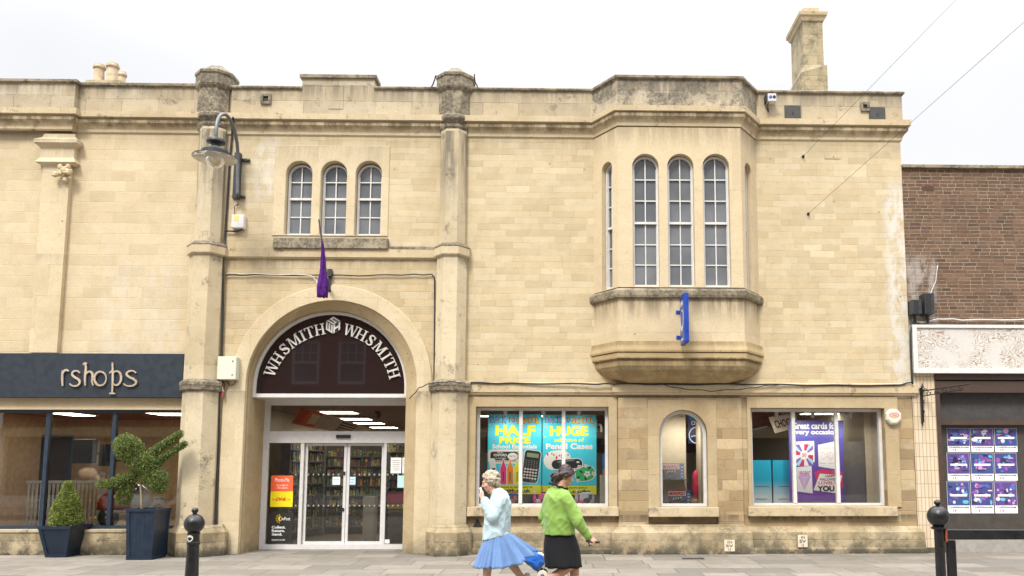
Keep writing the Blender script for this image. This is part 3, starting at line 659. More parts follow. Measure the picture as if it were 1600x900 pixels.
# timber display plinths just behind the shop windows
d = MB('white_paint'); 
for wb in (W1, W3): d.box(wb[0]-.1, wb[1]+.1, .36, 1.05, .02, wb[2]-.004)
d.box(W2[0]-.1, W2[1]+.1, .36, .95, .02, W2[2]-.004)
d.build('display_ledge', shop)
cl = []
for (x, y, wx, wy) in ((XX(530, 638, 2.9), 2.9, .75, .6), (XX(555, 648, 5.3), 5.3, .75, .6), (XX(577, 655, 7.2), 7.2, .75, .6), (XX(600, 664, 9.6), 9.6, .75, .6), (XX(830, 640, 1), 4.0, .9, .35), (XX(1060, 640, 1), 4.0, 1, .35), (XX(1240, 640, 1), 4.5, 1, .35), (XX(1330, 640, 1), 3.0, .9, .35), (XX(880, 640, 1)+.6, 6.0, 1, .35), (XX(700, 640), 4, .9, .35)):
    f = MB('white_paint')
    f.box(x-wx/2-.03, x+wx/2+.03, y-wy/2-.03, y+wy/2+.03, zi-.05, zi-.02); c = f.build('ceiling_light', None, loc=(0, 0, 0))
    g = MB('lamp_panel'); g.box(x-wx/2, x+wx/2, y-wy/2, y+wy/2, zi-.055, zi-.051); g.build('diffuser', c)
    k_ = len(cl); cl.append(tag(c, 'square ceiling light glowing inside the stone shop, %s' % ('nearest the entrance doors', 'second in from the entrance doors', 'third in from the entrance doors', 'deepest in behind the entrance doors', 'behind the calculator poster', 'behind the small arched window', 'behind the purple poster', 'nearest the right shop window', 'deep behind the pencil case poster', 'behind the middle pilaster')[k_], 'ceiling light', 'ceiling lights inside the stone shop'))
# ================================================================ left building
lb = thing('barber_building', 'pale stone shop building with dark blue signboard and large windows', 'building', (XX(150, 860), 0, 0))
LX0, LX1 = XX(-160, 500), XL-.001
SW = (XX(-60, 730), XX(284, 730), ZZ(827, 200), ZZ(640, 200))
m_ = MB('left_ashlar'); m_.slab(rect_pts(LX0, LX1, 0, ZZ(136, 200)), [rect_pts(*SW)], .002, .35)
m_.box(LX0, LX0+.35, .351, 9, 0, ZTOP); m_.box(LX0+.351, LX1, 8.6, 9, 0, ZTOP); m_.box(LX1-.3, LX1, .36, 8.59, 0, ZTOP-.6); m_.build('wall', lb)
m_ = MB('slate'); m_.box(LX0+.36, LX1-.31, .36, 8.59, ZTOP-.7, ZTOP-.6); m_.build('roof', lb)
pe = XX(118, 200)
m_ = MB('cornice_stone'); m_.sweep([(LX0, -.13), (pe, -.13), (pe, 0), (LX1-.25, 0)], [(o_, z+.01) for o_, z in CORN]); m_.build('cornice', lb)
m_ = MB('parapet_ashlar'); cp = MB('dark_ledge_stone'); zt = ZZ(138, 200)
for mm, pr in ((m_, [(-.3, zc(184)), (.05, zc(183)), (.05, zt), (-.3, zt)]), (cp, [(-.34, zt), (.05, zt), (.10, zt+.02), (.10, zt+.07), (-.34, zt+.09)])):
    mm.sweep([(LX0, -.13), (pe, -.13), (pe, 0), (LX1-.2, 0)], pr)
m_.build('parapet', lb); cp.build('coping', lb)
m_ = MB('smooth_stone'); a = XX(60, 350, -.1); b = XX(103, 350, -.1); m_.box(a, b, -.10, 0, ZZ(552, 90), ZZ(215, 90)); 
m_.sweep([(a-.02, 0), (a-.02, -.1), (b+.05, -.1), (b+.05, 0)], [(0, ZZ(262, 90)), (.09, ZZ(258, 90)), (.03, ZZ(250, 90)), (.03, ZZ(235, 90)), (.12, ZZ(229, 90)), (.12, ZZ(224, 90)), (.02, ZZ(218, 90)), (0, ZZ(212, 90))])
rk = random.Random(3)
for k in range(26): m_.ball((b-.22+rk.random()*.3, -.16-rk.random()*.07, ZZ(285, 90)+rk.random()*.27), .035+rk.random()*.03, 7)
m_.build('carved_pilaster', lb)
fr = MB('navy_frame')
fr.slab(rect_pts(*SW), [rect_pts(SW[0]+.06, SW[1]-.055, SW[2]+.06, SW[3]-.055)], .10, .19)
for u in (-20, 70, 174.5): x = XX(u, 730, .1); fr.box(x-.035, x+.035, .09, .18, SW[2]+.061, SW[3]-.056)
fo = fr.build('shopfront_frame', lb); g = MB('shop_glass'); g.box(SW[0]+.05, SW[1]-.05, .14, .146, SW[2]+.05, SW[3]-.05); g.build('pane', fo)
m_ = MB('sill_stone'); m_.box(SW[0]-.05, SW[1]+.02, -.06, .09, SW[2]-.05, SW[2]-.001); m_.build('sill', lb)
m_ = MB('plinth_stone'); m_.box(LX0, XX(262, 850), -.04, .001, 0, SW[2]-.051); m_.build('plinth', lb)
zi2 = ZZ(632, 200); i = MB('barber_wall'); i.box(LX0+.4, LX1-.32, 5.0, 5.1, 0, zi2); i.box(LX1-.42, LX1-.31, .36, 4.99, 0, zi2)
i.box(LX0+.36, LX0+.45, .36, 4.99, 0, zi2)
i.use('interior_red').box(LX0+.4, LX1-.43, .36, 4.99, zi2, zi2+.08); i.use('barber_floor').box(LX0+.4, LX1-.43, .36, 4.99, 0.01, .45); i.build('interior', lb)
bw_ = XX(233, 640, 1.2); f = MB('white_paint'); f.box(bw_-.5, bw_+.5, 1.9, 2.8, zi2-.03, zi2-.005); f = f.build('ceiling_light'); g = MB('lamp_panel'); g.box(bw_-.45, bw_+.45, 1.95, 2.75, zi2-.035, zi2-.031); g.build('diffuser', f)
tag(f, 'wide flat ceiling light nearest the topiary in the room behind the dark blue shopfront', 'ceiling light')
bw_ = XX(96, 643, 2.0); f = MB('white_paint'); f.box(bw_-.35, bw_+.25, 2.0, 3.0, zi2-.03, zi2-.005); f = f.build('ceiling_light'); g = MB('lamp_panel'); g.box(bw_-.3, bw_+.2, 2.05, 2.95, zi2-.035, zi2-.031); g.build('diffuser', f)
tag(f, 'flat ceiling light above the balustrade in the room behind the dark blue shopfront', 'ceiling light')
ck = MB('sill_stone'); Y = 2.0; a = PR(133, 125, 187, 137, Y); ck.box(a[0], a[1], Y, Y+1.0, ZTOP-.6, a[3]); co = ck.build('chimney_stack', lb)
for (u, w_, v0, v1, yy) in ((155, 17, 102, 126, Y+.3), (175.5, 18, 100, 126, Y+.3), (191, 13, 113, 140, Y+.7)):
    x = XX(u, 115, yy); r = w_/2*(16+yy)/1280; z0, z1 = ZZ(v1, u, yy)-.05, ZZ(v0, u, yy); h = z1-z0
    p = MB('pot_clay'); p.smooth = True; p.lathe((x, yy, z0), [(r*.98, 0), (r*.9, h*.5), (r*.86, h*.78), (r*1.12, h*.80), (r*1.15, h*.88), (r*.95, h*.92), (r*.95, h), (r*.7, h), (r*.7, h*.7)], 18); p.build('chimney_pot', co, auto=40)
# ---- sign with lettering
sx0, sx1, sz0, sz1 = PR(-60, 552, 286, 621, -.14)
m_ = MB('navy_sign'); m_.box(sx0, sx1, -.14, -.001, sz0, sz1); sg = thing('shop_signboard', 'dark blue signboard with gold lettering over the left shopfront', 'sign', ((sx0+sx1)/2, 0, sz0))
m_.build('board', sg, bevel=.006)
GL = {'r': [[(98, 603), (97.5, 590), (98, 579)], [(98, 585), (100, 580), (104, 578), (107.5, 580)]],
 's1': [[(125, 583), (121, 579.5), (115, 580.5), (113, 585), (117, 589.5), (123, 593), (125, 598), (121, 602.5), (114, 603), (109, 599.5)]],
 'h': [[(133, 567.5), (134.5, 575), (133, 590), (133.5, 602.5)], [(133.5, 587), (137, 581.5), (142, 581), (145, 586), (144, 596), (146, 602.5)], [(130, 570), (133, 567.5), (136, 568.5)]],
 'o': [[(157+9.3*math.cos(t*.393), 591.5-10.8*math.sin(t*.393)) for t in range(17)]],
 'p': [[(176, 566.5), (176.5, 590), (175.5, 614.5)], [(171, 614.8), (180, 614.8)], [(176, 584), (181, 580), (187, 582), (189.5, 590), (187, 598.5), (181, 602), (176, 598)], [(171, 583), (176, 579)]],
 's2': [[(213, 583), (208, 579.5), (201, 580.5), (198, 585), (203, 589.5), (210, 593), (213, 598), (208, 602.5), (199, 603), (193, 599.5)]]}
for k, sts in GL.items():
    lt = MB('gold')
    for si, st in enumerate(sts):
        n_ = len(st); ws = [.016+.024*math.sin(math.pi*min(1, (i_+.35)/(n_-.3))) for i_ in range(n_)]
        lt.stroke([W(u, v, -.17) for u, v in st], ws, -.16, .022-si*.0015)
    lt.build('letter', sg)

# ================================================================ right building
rb = thing('brick_building', 'brown brick building with boarded white fascia at the right edge', 'building', (XX(1500, 860), 0, 0))
RX0, RX1 = XR+.015, XX(1980, 500)
zB = ZZ(262, 1455); zF0, zF1 = ZZ(584, 1460), ZZ(509, 1460)
m_ = MB('brown_brick'); m_.box(RX0, RX1, .05, .3, zF0-.1, zB); m_.box(RX1-.3, RX1, .301, 8, 0, zB); m_.box(RX0, RX1-.3, 7.8, 8, 0, zB-.01); wl = m_.build('wall', rb)
m_ = MB('red_brick'); a = PR(1441, 290, 1459, 297, .05); m_.box(a[0], a[1], .035, .049, a[2], a[3])
m_.use('black')
for k in range(7): x = a[0]+.02+k*(a[1]-a[0]-.04)/6.4; m_.box(x, x+.014, .031, .0345, a[2]+.015, a[3]-.015)
m_.build('air_brick', wl)
m_ = MB('dark_ledge_stone'); m_.box(RX0, RX1, -.02, .34, zB, zB+.06); m_.build('coping', rb)
m_ = MB('slate'); m_.box(RX0, RX1-.31, .31, 7.79, zB-.5, zB-.4); m_.build('roof', rb)
# fascia
m, t = newmat('ply_board'); g_ = t.new('ShaderNodeNewGeometry').outputs['Position']
n1 = t.noise(t.scale(g_, (1.6, 1, 3.0)), 1.6, 2); rg = t.m('FRACT', t.m('MULTIPLY', n1, 16.0)); ed = t.m('MULTIPLY', t.mr(rg, .5, .95, 0, 1), t.mr(t.noise(g_, 1.6, 4), .38, .5, .1, 1.0))
t.bsdf(t.mix(ed, (.56, .54, .50), (.28, .18, .11)), .7)
fa = MB('white_paint'); fx0 = XX(1426, 547, -.1); fa.slab(rect_pts(fx0, RX1, zF0, zF1), [rect_pts(fx0+.09, RX1-.1, zF0+.10, zF1-.06)], -.13, .049)
fa.use('ply_board').box(fx0+.09, RX1-.1, -.10, .04, zF0+.10, zF1-.06); fb = fa.build('fascia', rb)
# tiled pier
m, t = newmat('pier_tiles'); g_ = t.new('ShaderNodeNewGeometry').outputs['Position']; sp = t.new('ShaderNodeSeparateXYZ'); t.l.new(g_, sp.inputs[0])
bk = t.new('ShaderNodeTexBrick'); bk.offset = 0; bk.inputs['Scale'].default_value = 1; bk.inputs['Brick Width'].default_value = .0715; bk.inputs['Row Height'].default_value = .265; bk.inputs['Mortar Size'].default_value = .0045
bk.inputs['Color1'].default_value = (.66, .55, .40, 1); bk.inputs['Color2'].default_value = (.58, .47, .33, 1); bk.inputs['Mortar'].default_value = (.24, .16, .09, 1)
t.l.new(t.comb(sp.outputs[0], sp.outputs[2]), bk.inputs['Vector']); t.bsdf(bk.outputs[0], .3)
tx0, tx1 = RX0, XX(1466, 720, 0); m_ = MB('pier_tiles'); m_.box(tx0, tx1, -.002, .3, .1, zF0-.001); m_.use('plinth_stone').box(tx0, tx1+.01, -.02, .3, 0, .099); m_.build('tiled_pier', rb)
# shop front, dark
plain('brown_shutter', (.055, .048, .04), .5); D0 = tx1+.002; yf = .10
m_ = MB('dark_wood'); zf = lambda v: ZZ(v, 1490, yf)
m_.box(D0, RX1-.35, -.03, .3, zf(588)-.08, zF0-.001)
m_.box(D0, RX1-.35, .0, .3, zf(614), zf(596)); m_.box(D0, D0+.10, .02, .3, 0, zf(614)); m_.box(D0+.1, RX1-.35, .05, .3, zf(664), zf(656)); m_.build('shopfront_frame', rb)
m_ = MB('plate_grey'); m_.box(D0+.1, RX1-.35, .2, .25, zf(656), zf(614)); m_.build('transom_pane', rb)
m_ = MB('brown_shutter'); m_.box(D0+.1, RX1-.35, .20, .25, .25, zf(664)); m_.use('kerb_stone').box(D0+.1, RX1-.35, .05, .3, 0, .249); m_.build('shutter_panel', rb)
# posters on the shutter
cols = [(70, 50, 120), (130, 75, 150), (60, 100, 160), (180, 130, 170), (90, 160, 190), (30, 30, 60), (190, 190, 200), (100, 70, 140), (45, 45, 70)]
words = ['topmost', 'second', 'third', 'bottom']
for row, (v0, v1) in enumerate(((669, 706), (707.5, 751), (752.5, 802))):
    for cidx, u0 in enumerate((1480, 1517, 1554)):
        a = PR(u0, v0, u0+35, v1, .197); p = MB(pc(225, 238, 225)); p.box(a[0], a[1], .194, .199, a[2], a[3])
        bh = (a[3]-a[2])*.25; p.use(pc(*[(60, 60, 115), (80, 60, 120), (50, 70, 120)][(row+cidx) % 3])).box(a[0]+.005, a[1]-.005, .191, .1935, a[2]+bh, a[3]-.005)
        rr = random.Random(row*5+cidx)
        for k in range(30):
            p.use(pc(*rr.choice(cols))); cx, cz_ = rr.uniform(a[0]+.05, a[1]-.05), rr.uniform(a[2]+bh+.05, a[3]-.05)
            p.slab(ell_pts(cx, cz_, rr.uniform(.012, .07), rr.uniform(.008, .05), 8, rr.random()), [], .1905-k*.0002, .191)
        p.use(pc(240, 245, 250)).box(a[0]+.06, a[1]-.06, .183, .1845, (a[2]+a[3])/2+.02, (a[2]+a[3])/2+.06)
        p.use(pc(20, 25, 30)); p.text('CHIPPENHAM', (a[0]+.03, a[1]-.03, a[2]+bh*.62, a[2]+bh*.86), .193, .001, .02); p.text('13', (a[0]+.1, a[0]+.17, a[2]+bh*.2, a[2]+bh*.5), .193, .001, .02)
        place = ['left column', 'middle column', 'right column'][cidx]; rw = ['top', 'middle', 'bottom'][row]
        o_ = p.build('poster', loc=((a[0]+a[1])/2, .197, a[2]))
        tag(o_, 'blue and purple event poster on the dark shutter, %s row, %s' % (rw, place), 'poster', 'event posters on the dark shutter')

# ================================================================ fixings on the stone front
def cable(name, pts, y, r, mat, label, sagn=0, group=None):
    P = [Vector((W(u, v, (y if len(q) == 0 else q[0]))[0], (y if len(q) == 0 else q[0]), W(u, v, (y if len(q) == 0 else q[0]))[1])) for (u, v, *q) in pts]
    Q = []
    for i in range(len(P)-1):
        for k in range(6): Q.append(P[i].lerp(P[i+1], k/6)+Vector((0, 0, .008*math.sin(i*2.1+k*1.3))))
    Q.append(P[-1]); b = MB(mat); b.smooth = True; b.tube([tuple(q) for q in Q], r, 6); lo = min(Q, key=lambda q: q.z)
    return tag(b.build(name, loc=tuple(lo)), label, 'cable', group)
cable('cable', [(352, 430), (400, 429), (560, 430.5), (640, 429), (675, 429), (679, 434), (679, 500), (678, 598)], -.045, .013, 'cable_black', 'black cable crossing the wall above the arch and dropping beside the pilaster')
cable('cable', [(354, 427.5), (400, 428), (486, 430), (493, 437), (497, 446)], -.06, .008, 'cable_white', 'thin white cable running to the furled purple flag')
cable('cable', [(364, 183, -.2), (363, 205, -.03), (358, 260, -.03), (354, 330, -.03), (351, 376, -.03), (350, 384, -.09), (349, 408, -.09), (348, 500, -.05), (345, 592, -.05), (343, 612, -.1), (341, 700, -.05), (338, 820, -.06), (337, 862, -.06)], -.05, .022, 'cable_black', 'black pipe running down the wall beside the left pilaster')
cable('cable', [(735, 598), (800, 599), (930, 600, -.16), (965, 599.5, -.16), (1050, 600.5, -.16), (1160, 600, -.16), (1280, 602, -.1), (1400, 602, -.1), (1424, 598, -.1)], -.1, .016, 'cable_black', 'black cable along the top of the ground floor string course')
cable('cable', [(1030, 600, -.2), (1062, 607, -.2), (1110, 611, -.2), (1160, 608, -.2), (1195, 603, -.2), (1230, 601, -.12)], -.2, .009, 'cable_black', 'slack black cable drooping below the oriel bay')
cable('cable', [(640, 623, -.1), (655, 606, -.1), (672, 599, -.3), (700, 596.5, -.66), (730, 598, -.2)], -.1, .009, 'cable_black', 'loose cable looping round the middle pilaster ring')
cable('cable', [(1426, 600, -.12), (1424, 560, -.12), (1423, 520, -.12), (1425, 502, -.06)], -.05, .02, 'cable_black', 'black cable rising at the corner beside the brick building')
cable('cable', [(1425, 500, .02), (1440, 504, .0), (1470, 498, .0), (1510, 500, .0), (1620, 499, .0)], .0, .012, 'cable_white', 'bundle of pale cables above the white fascia')
cable('cable', [(1430, 492, .0), (1452, 462, -.02), (1462, 440, .0), (1465, 415, .02)], .0, .008, 'cable_white', 'thin pale cable curving up the brown brick wall')
for (u, v, u2, v2, lb_, yy) in ((1256, 243, 1540, -48, 'upper overhead wire stretching from the stone wall over the street', -5.5), (1264, 333, 1560, 70, 'lower overhead wire stretching from the stone wall over the street', -5.5)):
    a = W(u, v, -.06); b = W(u2, v2, yy); A, B = Vector((a[0], -.06, a[1])), Vector((b[0], yy, b[1])); B = A+(B-A)*1.6
    Q = [A.lerp(B, k/16)-Vector((0, 0, .10*math.sin(math.pi*k/16)*0)) for k in range(17)]
    q = MB('cable_black'); q.tube(Q, .003, 5); q.lathe((A.x, -.001, A.z), [(.03, 0), (.03, .02), (.012, .03), (.012, .08)], 8, (0, -1, 0)); tag(q.build('overhead_wire', loc=tuple(A)), lb_, 'wire', 'overhead wires')
for pts_, s_ in (([(681, 118, -.3), (678, 128, -.2), (674, 137, -.05)], 'left'), ([(741, 116, -.3), (742, 127, -.2), (746, 136, -.05)], 'right')):
    cable('netting_wire', pts_, -.2, .013, 'cable_black', 'tuft of dark netting wire on the %s of the middle pilaster cap' % s_, group='netting wires on the pilaster cap')
# plates in the parapet
for u0, v0, u1, v1, wd in ((1226, 165, 1251, 190, 'left'), (1358, 168, 1383, 192, 'right')):
    a = PR(u0, v0, u1, v1, -.06); p = MB('plate_grey'); p.box(a[0], a[1], -.075, -.0505, a[2], a[3]); p.use('black'); cx, cz_ = (a[0]+a[1])/2, (a[2]+a[3])/2
    p.slab(ell_pts(cx, cz_, .015, .035, 10), [], -.08, -.0755)
    for sx in (a[0]+.03, a[1]-.03):
        for sz in (a[2]+.03, a[3]-.03): p.use('lead').lathe((sx, -.0755, sz), [(.012, 0), (.010, .006), (.001, .007)], 6, (0, -1, 0))
    tag(p.build('wall_plate', loc=(cx, -.05, a[2])), 'square dark metal plate bolted to the parapet, the %s' % ('one nearer the bay' if wd == 'left' else 'one nearer the right corner'), 'metal plate', 'metal plates on the parapet')
a = PR(1288, 238, 1313, 248, -.002); p = MB('wall_ashlar'); p.box(a[0], a[1], -.012, .0, a[2], a[3]); p.use('black').box((a[0]+a[1])/2+.01, (a[0]+a[1])/2+.03, -.014, -.0121, a[2]+.02, a[2]+.045)
tag(p.build('wall_slot', loc=(a[0], 0, a[2])), 'small flush stone cover with a hole, high on the right wall', 'cover plate')
a = PR(1199, 148, 1212, 160, -.2); p = MB('grey_white_metal'); p.box(a[0], a[1], -.26, -.12, a[2], a[3]); cam_t = thing('security_camera', 'white twin lens security camera fixed beside the oriel bay parapet', 'camera', ((a[0]+a[1])/2, -.06, a[2]))
p.build('housing', cam_t, bevel=.01); p = MB(pc(30, 60, 140)); 
for du, nm in ((.30, 0), (.74, 1)):
    l_ = MB(pc(40, 90, 170) if nm == 0 else 'black'); l_.lathe((a[0]+(a[1]-a[0])*du, -.261, (a[2]+a[3])/2+.01), [(.034, 0), (.03, .012), (.01, .016)], 14, (0, -1, 0)); l_.build('lens', cam_t)
p = MB('cable_black'); p.tube([(a[0]+.02, -.2, a[2]), (a[0]-.01, -.18, a[2]-.1), (a[0]+.04, -.1, a[2]-.16), (a[0]+.05, -.052, a[2]-.05)], .012, 6); p.box(a[0]-.03, a[0]-.001, -.22, -.052, a[2]+.02, a[3]+.02); p.build('bracket', cam_t)
# meter box, junction box, alarm
a = PR(339, 557, 369, 593, -.2); bx_ = thing('meter_box', 'cream metal cabinet fixed beside the entrance arch', 'utility box', ((a[0]+a[1])/2, -.03, a[2]))
p = MB('cream_metal'); p.box(a[0], a[1], -.20, -.036, a[2], a[3]); p.build('cabinet', bx_, bevel=.01)
for z in (a[2]+.09, a[3]-.09): p = MB('black'); p.lathe((a[1]-.07, -.2, z), [(.014, 0), (.012, .008), (.001, .009)], 8, (0, -1, 0)); p.build('lock', bx_)
p = MB('grey_white_metal'); p.tube([(a[0]+.04, -.1, a[2]), (a[0]+.07, -.1, a[2]-.12), (a[0]+.1, -.1, a[2]-.22)], .012, 6); p.use(pc(150, 60, 60)).box(a[0]+.09, a[0]+.115, -.12, -.09, a[2]-.33, a[2]-.22); p.build('conduit', bx_)
p = MB('cable_black'); p.tube([(a[0]+.12, -.06, a[2]), (a[0]+.2, -.06, a[2]-.1), (a[1]-.08, -.06, a[2]-.08), (a[1]-.05, -.06, a[2])], .007, 6); p.build('cable_loop', bx_)
a = PR(361, 335, 381, 356, -.13); bx_ = thing('junction_box', 'small grey junction box on the wall under the bracket lamp', 'utility box', ((a[0]+a[1])/2, 0, a[2]))
p = MB('grey_white_metal'); p.box(a[0], a[1], -.13, -.001, a[2], a[3]); p.build('case', bx_, bevel=.012)
p = MB(pc(222, 180, 105)); p.box(a[0]+.05, a[0]+.15, -.134, -.131, a[3]-.13, a[3]-.02); p.build('sticker', bx_)
p = MB('cable_black'); p.tube([(a[0]+.2, -.05, a[2]), (a[0]+.1, -.05, a[2]-.05), (a[0]-.12, -.05, a[2]-.04)], .016, 6); p.tube([(a[0]+.02, -.04, a[3]), (a[0]+.02, -.04, a[3]+.2), (a[0]+.1, -.04, a[3]+.24)], .008, 6); p.build('cable', bx_)
cx, cz_ = W(1397, 651, -.12); al = thing('alarm_box', 'cream octagonal alarm box with a red oval mark', 'alarm', (cx, -.03, cz_-.17))
p = MB('cream_metal'); p.lathe((cx, -.031, cz_), [(.165, 0), (.165, .07), (.13, .10), (.001, .10)], 8, (0, -1, 0), math.pi/8); p.build('housing', al, bevel=.008)
p = MB(pc(205, 95, 60)); p.slab(ell_pts(cx, cz_+.03, .10, .045, 24), [ell_pts(cx, cz_+.03, .082, .032, 24)], -.135, -.1315); p.slab(rect_pts(cx-.05, cx+.05, cz_+.02, cz_+.038), [], -.135, -.1315); p.build('mark', al)
# stickers with hydrant letters on the plinth
for u0, v0, u1, v1, wd, tx in ((1131, 843, 1147, 861, 'below the small arched shop window', 'IN'), (1247, 836, 1262, 855, 'below the right shop window', 'IN')):
    a = PR(u0, v0, u1, v1, -.16); y = -.21 if u0 < 1200 else -.14; p = MB('cloth_cream'); p.box(a[0], a[1], y-.012, y, a[2], a[3]); o_ = thing('hydrant_plate', 'small worn white plate lettered SV on the plinth, %s' % wd, 'sign plate', ((a[0]+a[1])/2, y, a[2]), 'lettered plates on the plinth')
    p.build('plate', o_); p = MB('black'); p.text('SV', (a[0]+.03, a[1]-.03, a[2]+.08, a[3]-.09), y-.013, .002, .01); p.text('IN', (a[0]+.06, a[1]-.05, a[3]-.07, a[3]-.02), y-.013, .002, .0); p.text('12', (a[0]+.07, a[1]-.07, a[2]+.015, a[2]+.06), y-.013, .002, .0); p.build('lettering', o_)
a = [W(u, v, -.02) for u, v in ((739, 823), (753.5, 823), (746, 810))]; p = MB('black'); p.slab(a, [], -.02, .001); tag(p.build('triangular_vent', loc=(a[2][0], 0, a[0][1])), 'black triangular vent on the wall under the poster window', 'vent')
x, y = WG(1083, 873); p = MB('dark_grey_iron'); p.box(x-.2, x+.2, y-.09, y+.09, .001, .006); p.use('black')
for k in range(6): p.box(x-.17+k*.06, x-.14+k*.06, y-.06, y+.06, .0062, .008)
tag(p.build('drain_cover', loc=(x, y, 0)), 'small dark iron cover set in the paving', 'drain cover')
# iron boxes on the brick wall
for u0, v0, u1, v1, wd in ((1426, 468, 1440, 490, 'lower and smaller black box'), (1445, 458, 1460, 490, 'taller black box')):
    a = PR(u0, v0, u1, v1, -.2); p = MB('dark_grey_iron'); p.box(a[0], a[1], -.2, .049, a[2], a[3]); p.use('black').box(a[0]+.03, a[1]-.06, -.205, -.201, a[2]+.02, a[3]-.02); p.use('cable_black').tube([((a[0]+a[1])/2, -.05, a[2]), ((a[0]+a[1])/2+.02, -.05, a[2]-.16)], .03, 6)
    tag(p.build('wall_box', loc=(a[0], .05, a[2]), bevel=.01), '%s on the brick wall above the white fascia' % wd, 'wall box', 'black boxes on the brick wall')
# wrought bracket
ib = thing('iron_bracket', 'ornate black wrought iron sign bracket on the tiled pier', 'bracket', (XX(1441, 660, -.05), -.02, ZZ(667, 1441)))
y = -.06; q = MB('black_iron'); pt = lambda u, v, yy=y: (W(u, v, yy)[0], yy, W(u, v, yy)[1])
q.box(pt(1439.5, 630)[0], pt(1442.5, 630)[0], -.075, -.004, pt(1441, 660)[2], pt(1441, 606)[2]); q.loft([[(pt(1438.5, 606)[0], y, pt(1440, 606)[2]), (pt(1441, 606)[0], y-.02, pt(1440, 606)[2]), (pt(1443.5, 606)[0], y, pt(1440, 606)[2])], [(pt(1441, 597)[0], y, pt(1441, 597)[2])]*3])
q.loft([[(pt(1439, 660)[0], y, pt(1440, 660)[2]), (pt(1441, 660)[0], y-.02, pt(1440, 660)[2]), (pt(1443, 660)[0], y, pt(1440, 660)[2])], [(pt(1441, 668)[0], y, pt(1441, 668)[2])]*3])
for sgn in (-1, 1):
    x0, _, z0 = pt(1441, 609); q.tube([(x0, y, z0-.05), (x0+sgn*.05, y, z0+.03), (x0+sgn*.085, y, z0+.02), (x0+sgn*.08, y, z0-.02), (x0+sgn*.055, y, z0-.01)], .011, 6)
    x0, _, z0 = pt(1441, 632+sgn*8); q.tube([(x0, y, z0), (x0+.045, y, z0-.03), (x0+.02, y, z0-.08), (x0, y, z0-.1)], .009, 6)
q.build('upright', ib); q = MB('black_iron'); b_ = MB('black_iron')
p0 = Vector(pt(1442, 611)); p1 = Vector(pt(1515, 600, -1.0)); p2 = Vector(pt(1442, 619)); p3 = Vector(pt(1500, 609, -.9))
q.tube([p0, p1], .012, 6); q.tube([p2, p3], .010, 6)
for k in range(5):
    c = p0.lerp(p1, .12+k*.17)-Vector((0, 0, .055)); d = (p1-p0).normalized(); q.tube([tuple(c+d*.05*math.cos(t*.6)*(.4+t*.06)+Vector((0, 0, 1))*.045*math.sin(t*.6)*(.4+t*.06)) for t in range(12)], .008, 5)
q.build('scroll_arm', ib)
# ================================================================ bracket lamp
lm = thing('street_lamp', 'dark grey swan neck street lamp with clear glass bowl on the wall', 'lamp', (XX(373, 300), 0, ZZ(312, 373)))
q = MB('dark_grey_iron'); yb = -.06
a = PR(367.5, 241, 377, 312, yb); q.box(a[0], a[1], -.16, -.05, a[2], a[3])
for v, ua, ub in ((249.5, 360, 390), (307, 362, 382)): b = PR(ua, v-2, ub, v+2, -.05); q.box(b[0], b[1], -.049, -.001, b[2], b[3])
for v, ua, ub in ((249.5, 388, 0), (307, 364, 380)):
    for u in (ua, ub):
        if u: b = W(u, v, -.05); q.use('lead').lathe((b[0], -.0495, b[1]), [(.02, 0), (.018, .015), (.001, .016)], 8, (0, -1, 0)); q.use('dark_grey_iron')
q.build('wall_bracket', lm, bevel=.006)
LY = -1.25
q = MB('lamp_grey'); q.smooth = True
A = (372, 300, -.19); path = []
for u, v, yy in ((371, 306, -.19), (371.3, 270, -.19), (371.5, 245, -.21), (370.5, 225, -.32), (366.5, 205, -.48), (361, 190, -.68), (354.5, 180.5, -.88), (348, 178.5, -1.03), (342.5, 183, -1.14), (339, 193, -1.22), (337.8, 206, LY), (337.8, 216, LY)):
    x, z = W(u, v, yy); path.append(Vector((x, yy, z)))
sm = []
for i_ in range(len(path)-1):
    p0, p1, p2, p3 = path[max(0, i_-1)], path[i_], path[i_+1], path[min(len(path)-1, i_+2)]
    for k in range(5):
        t_ = k/5; sm.append(.5*((2*p1)+(p2-p0)*t_+(2*p0-5*p1+4*p2-p3)*t_*t_+(3*p1-p0-3*p2+p3)*t_**3))
sm.append(path[-1]); q.tube(sm, .034, 10); q.build('swan_neck', lm)
lx, lz = W(337.8, 216, LY); lz2 = W(337.8, 243, LY)[1]
h = lz-lz2; q = MB('dark_grey_iron'); q.smooth = True
q.lathe((lx, LY, lz), [(.03, .01), (.05, 0), (.155, -.03), (.165, -.05), (.165, -.085), (.10, -.105), (.075, -.13), (.075, -.16), (.14, -.19), (.15, -.21)], 28); q.build('lamp_cap', lm, auto=35)
q = MB('dark_grey_iron'); q.smooth = True; rs = .395
q.lathe((lx, LY, lz-.20), [(.15, .0), (.21, -.03), (.235, -.055), (.235, -.115), (.25, -.125), (rs, -.175), (rs, -.185)], 36); q.build('lamp_shade', lm, auto=35)
q = MB('lamp_inside'); q.smooth = True; q.lathe((lx, LY, lz-.20), [(rs-.006, -.187), (.245, -.142), (.16, -.13), (.001, -.12)], 36); q.build('reflector', lm)
q = MB('lamp_glass'); q.smooth = True; q.lathe((lx, LY, lz-.34), [(.178, .0), (.175, -.06), (.155, -.14), (.11, -.205), (.05, -.24), (.002, -.248)], 26); q.build('glass_bowl', lm)
q = MB('white_paint'); q.smooth = True; q.ball((lx, LY, lz-.37), .04, 12, (1, 1, 1.3)); q.build('bulb', lm)
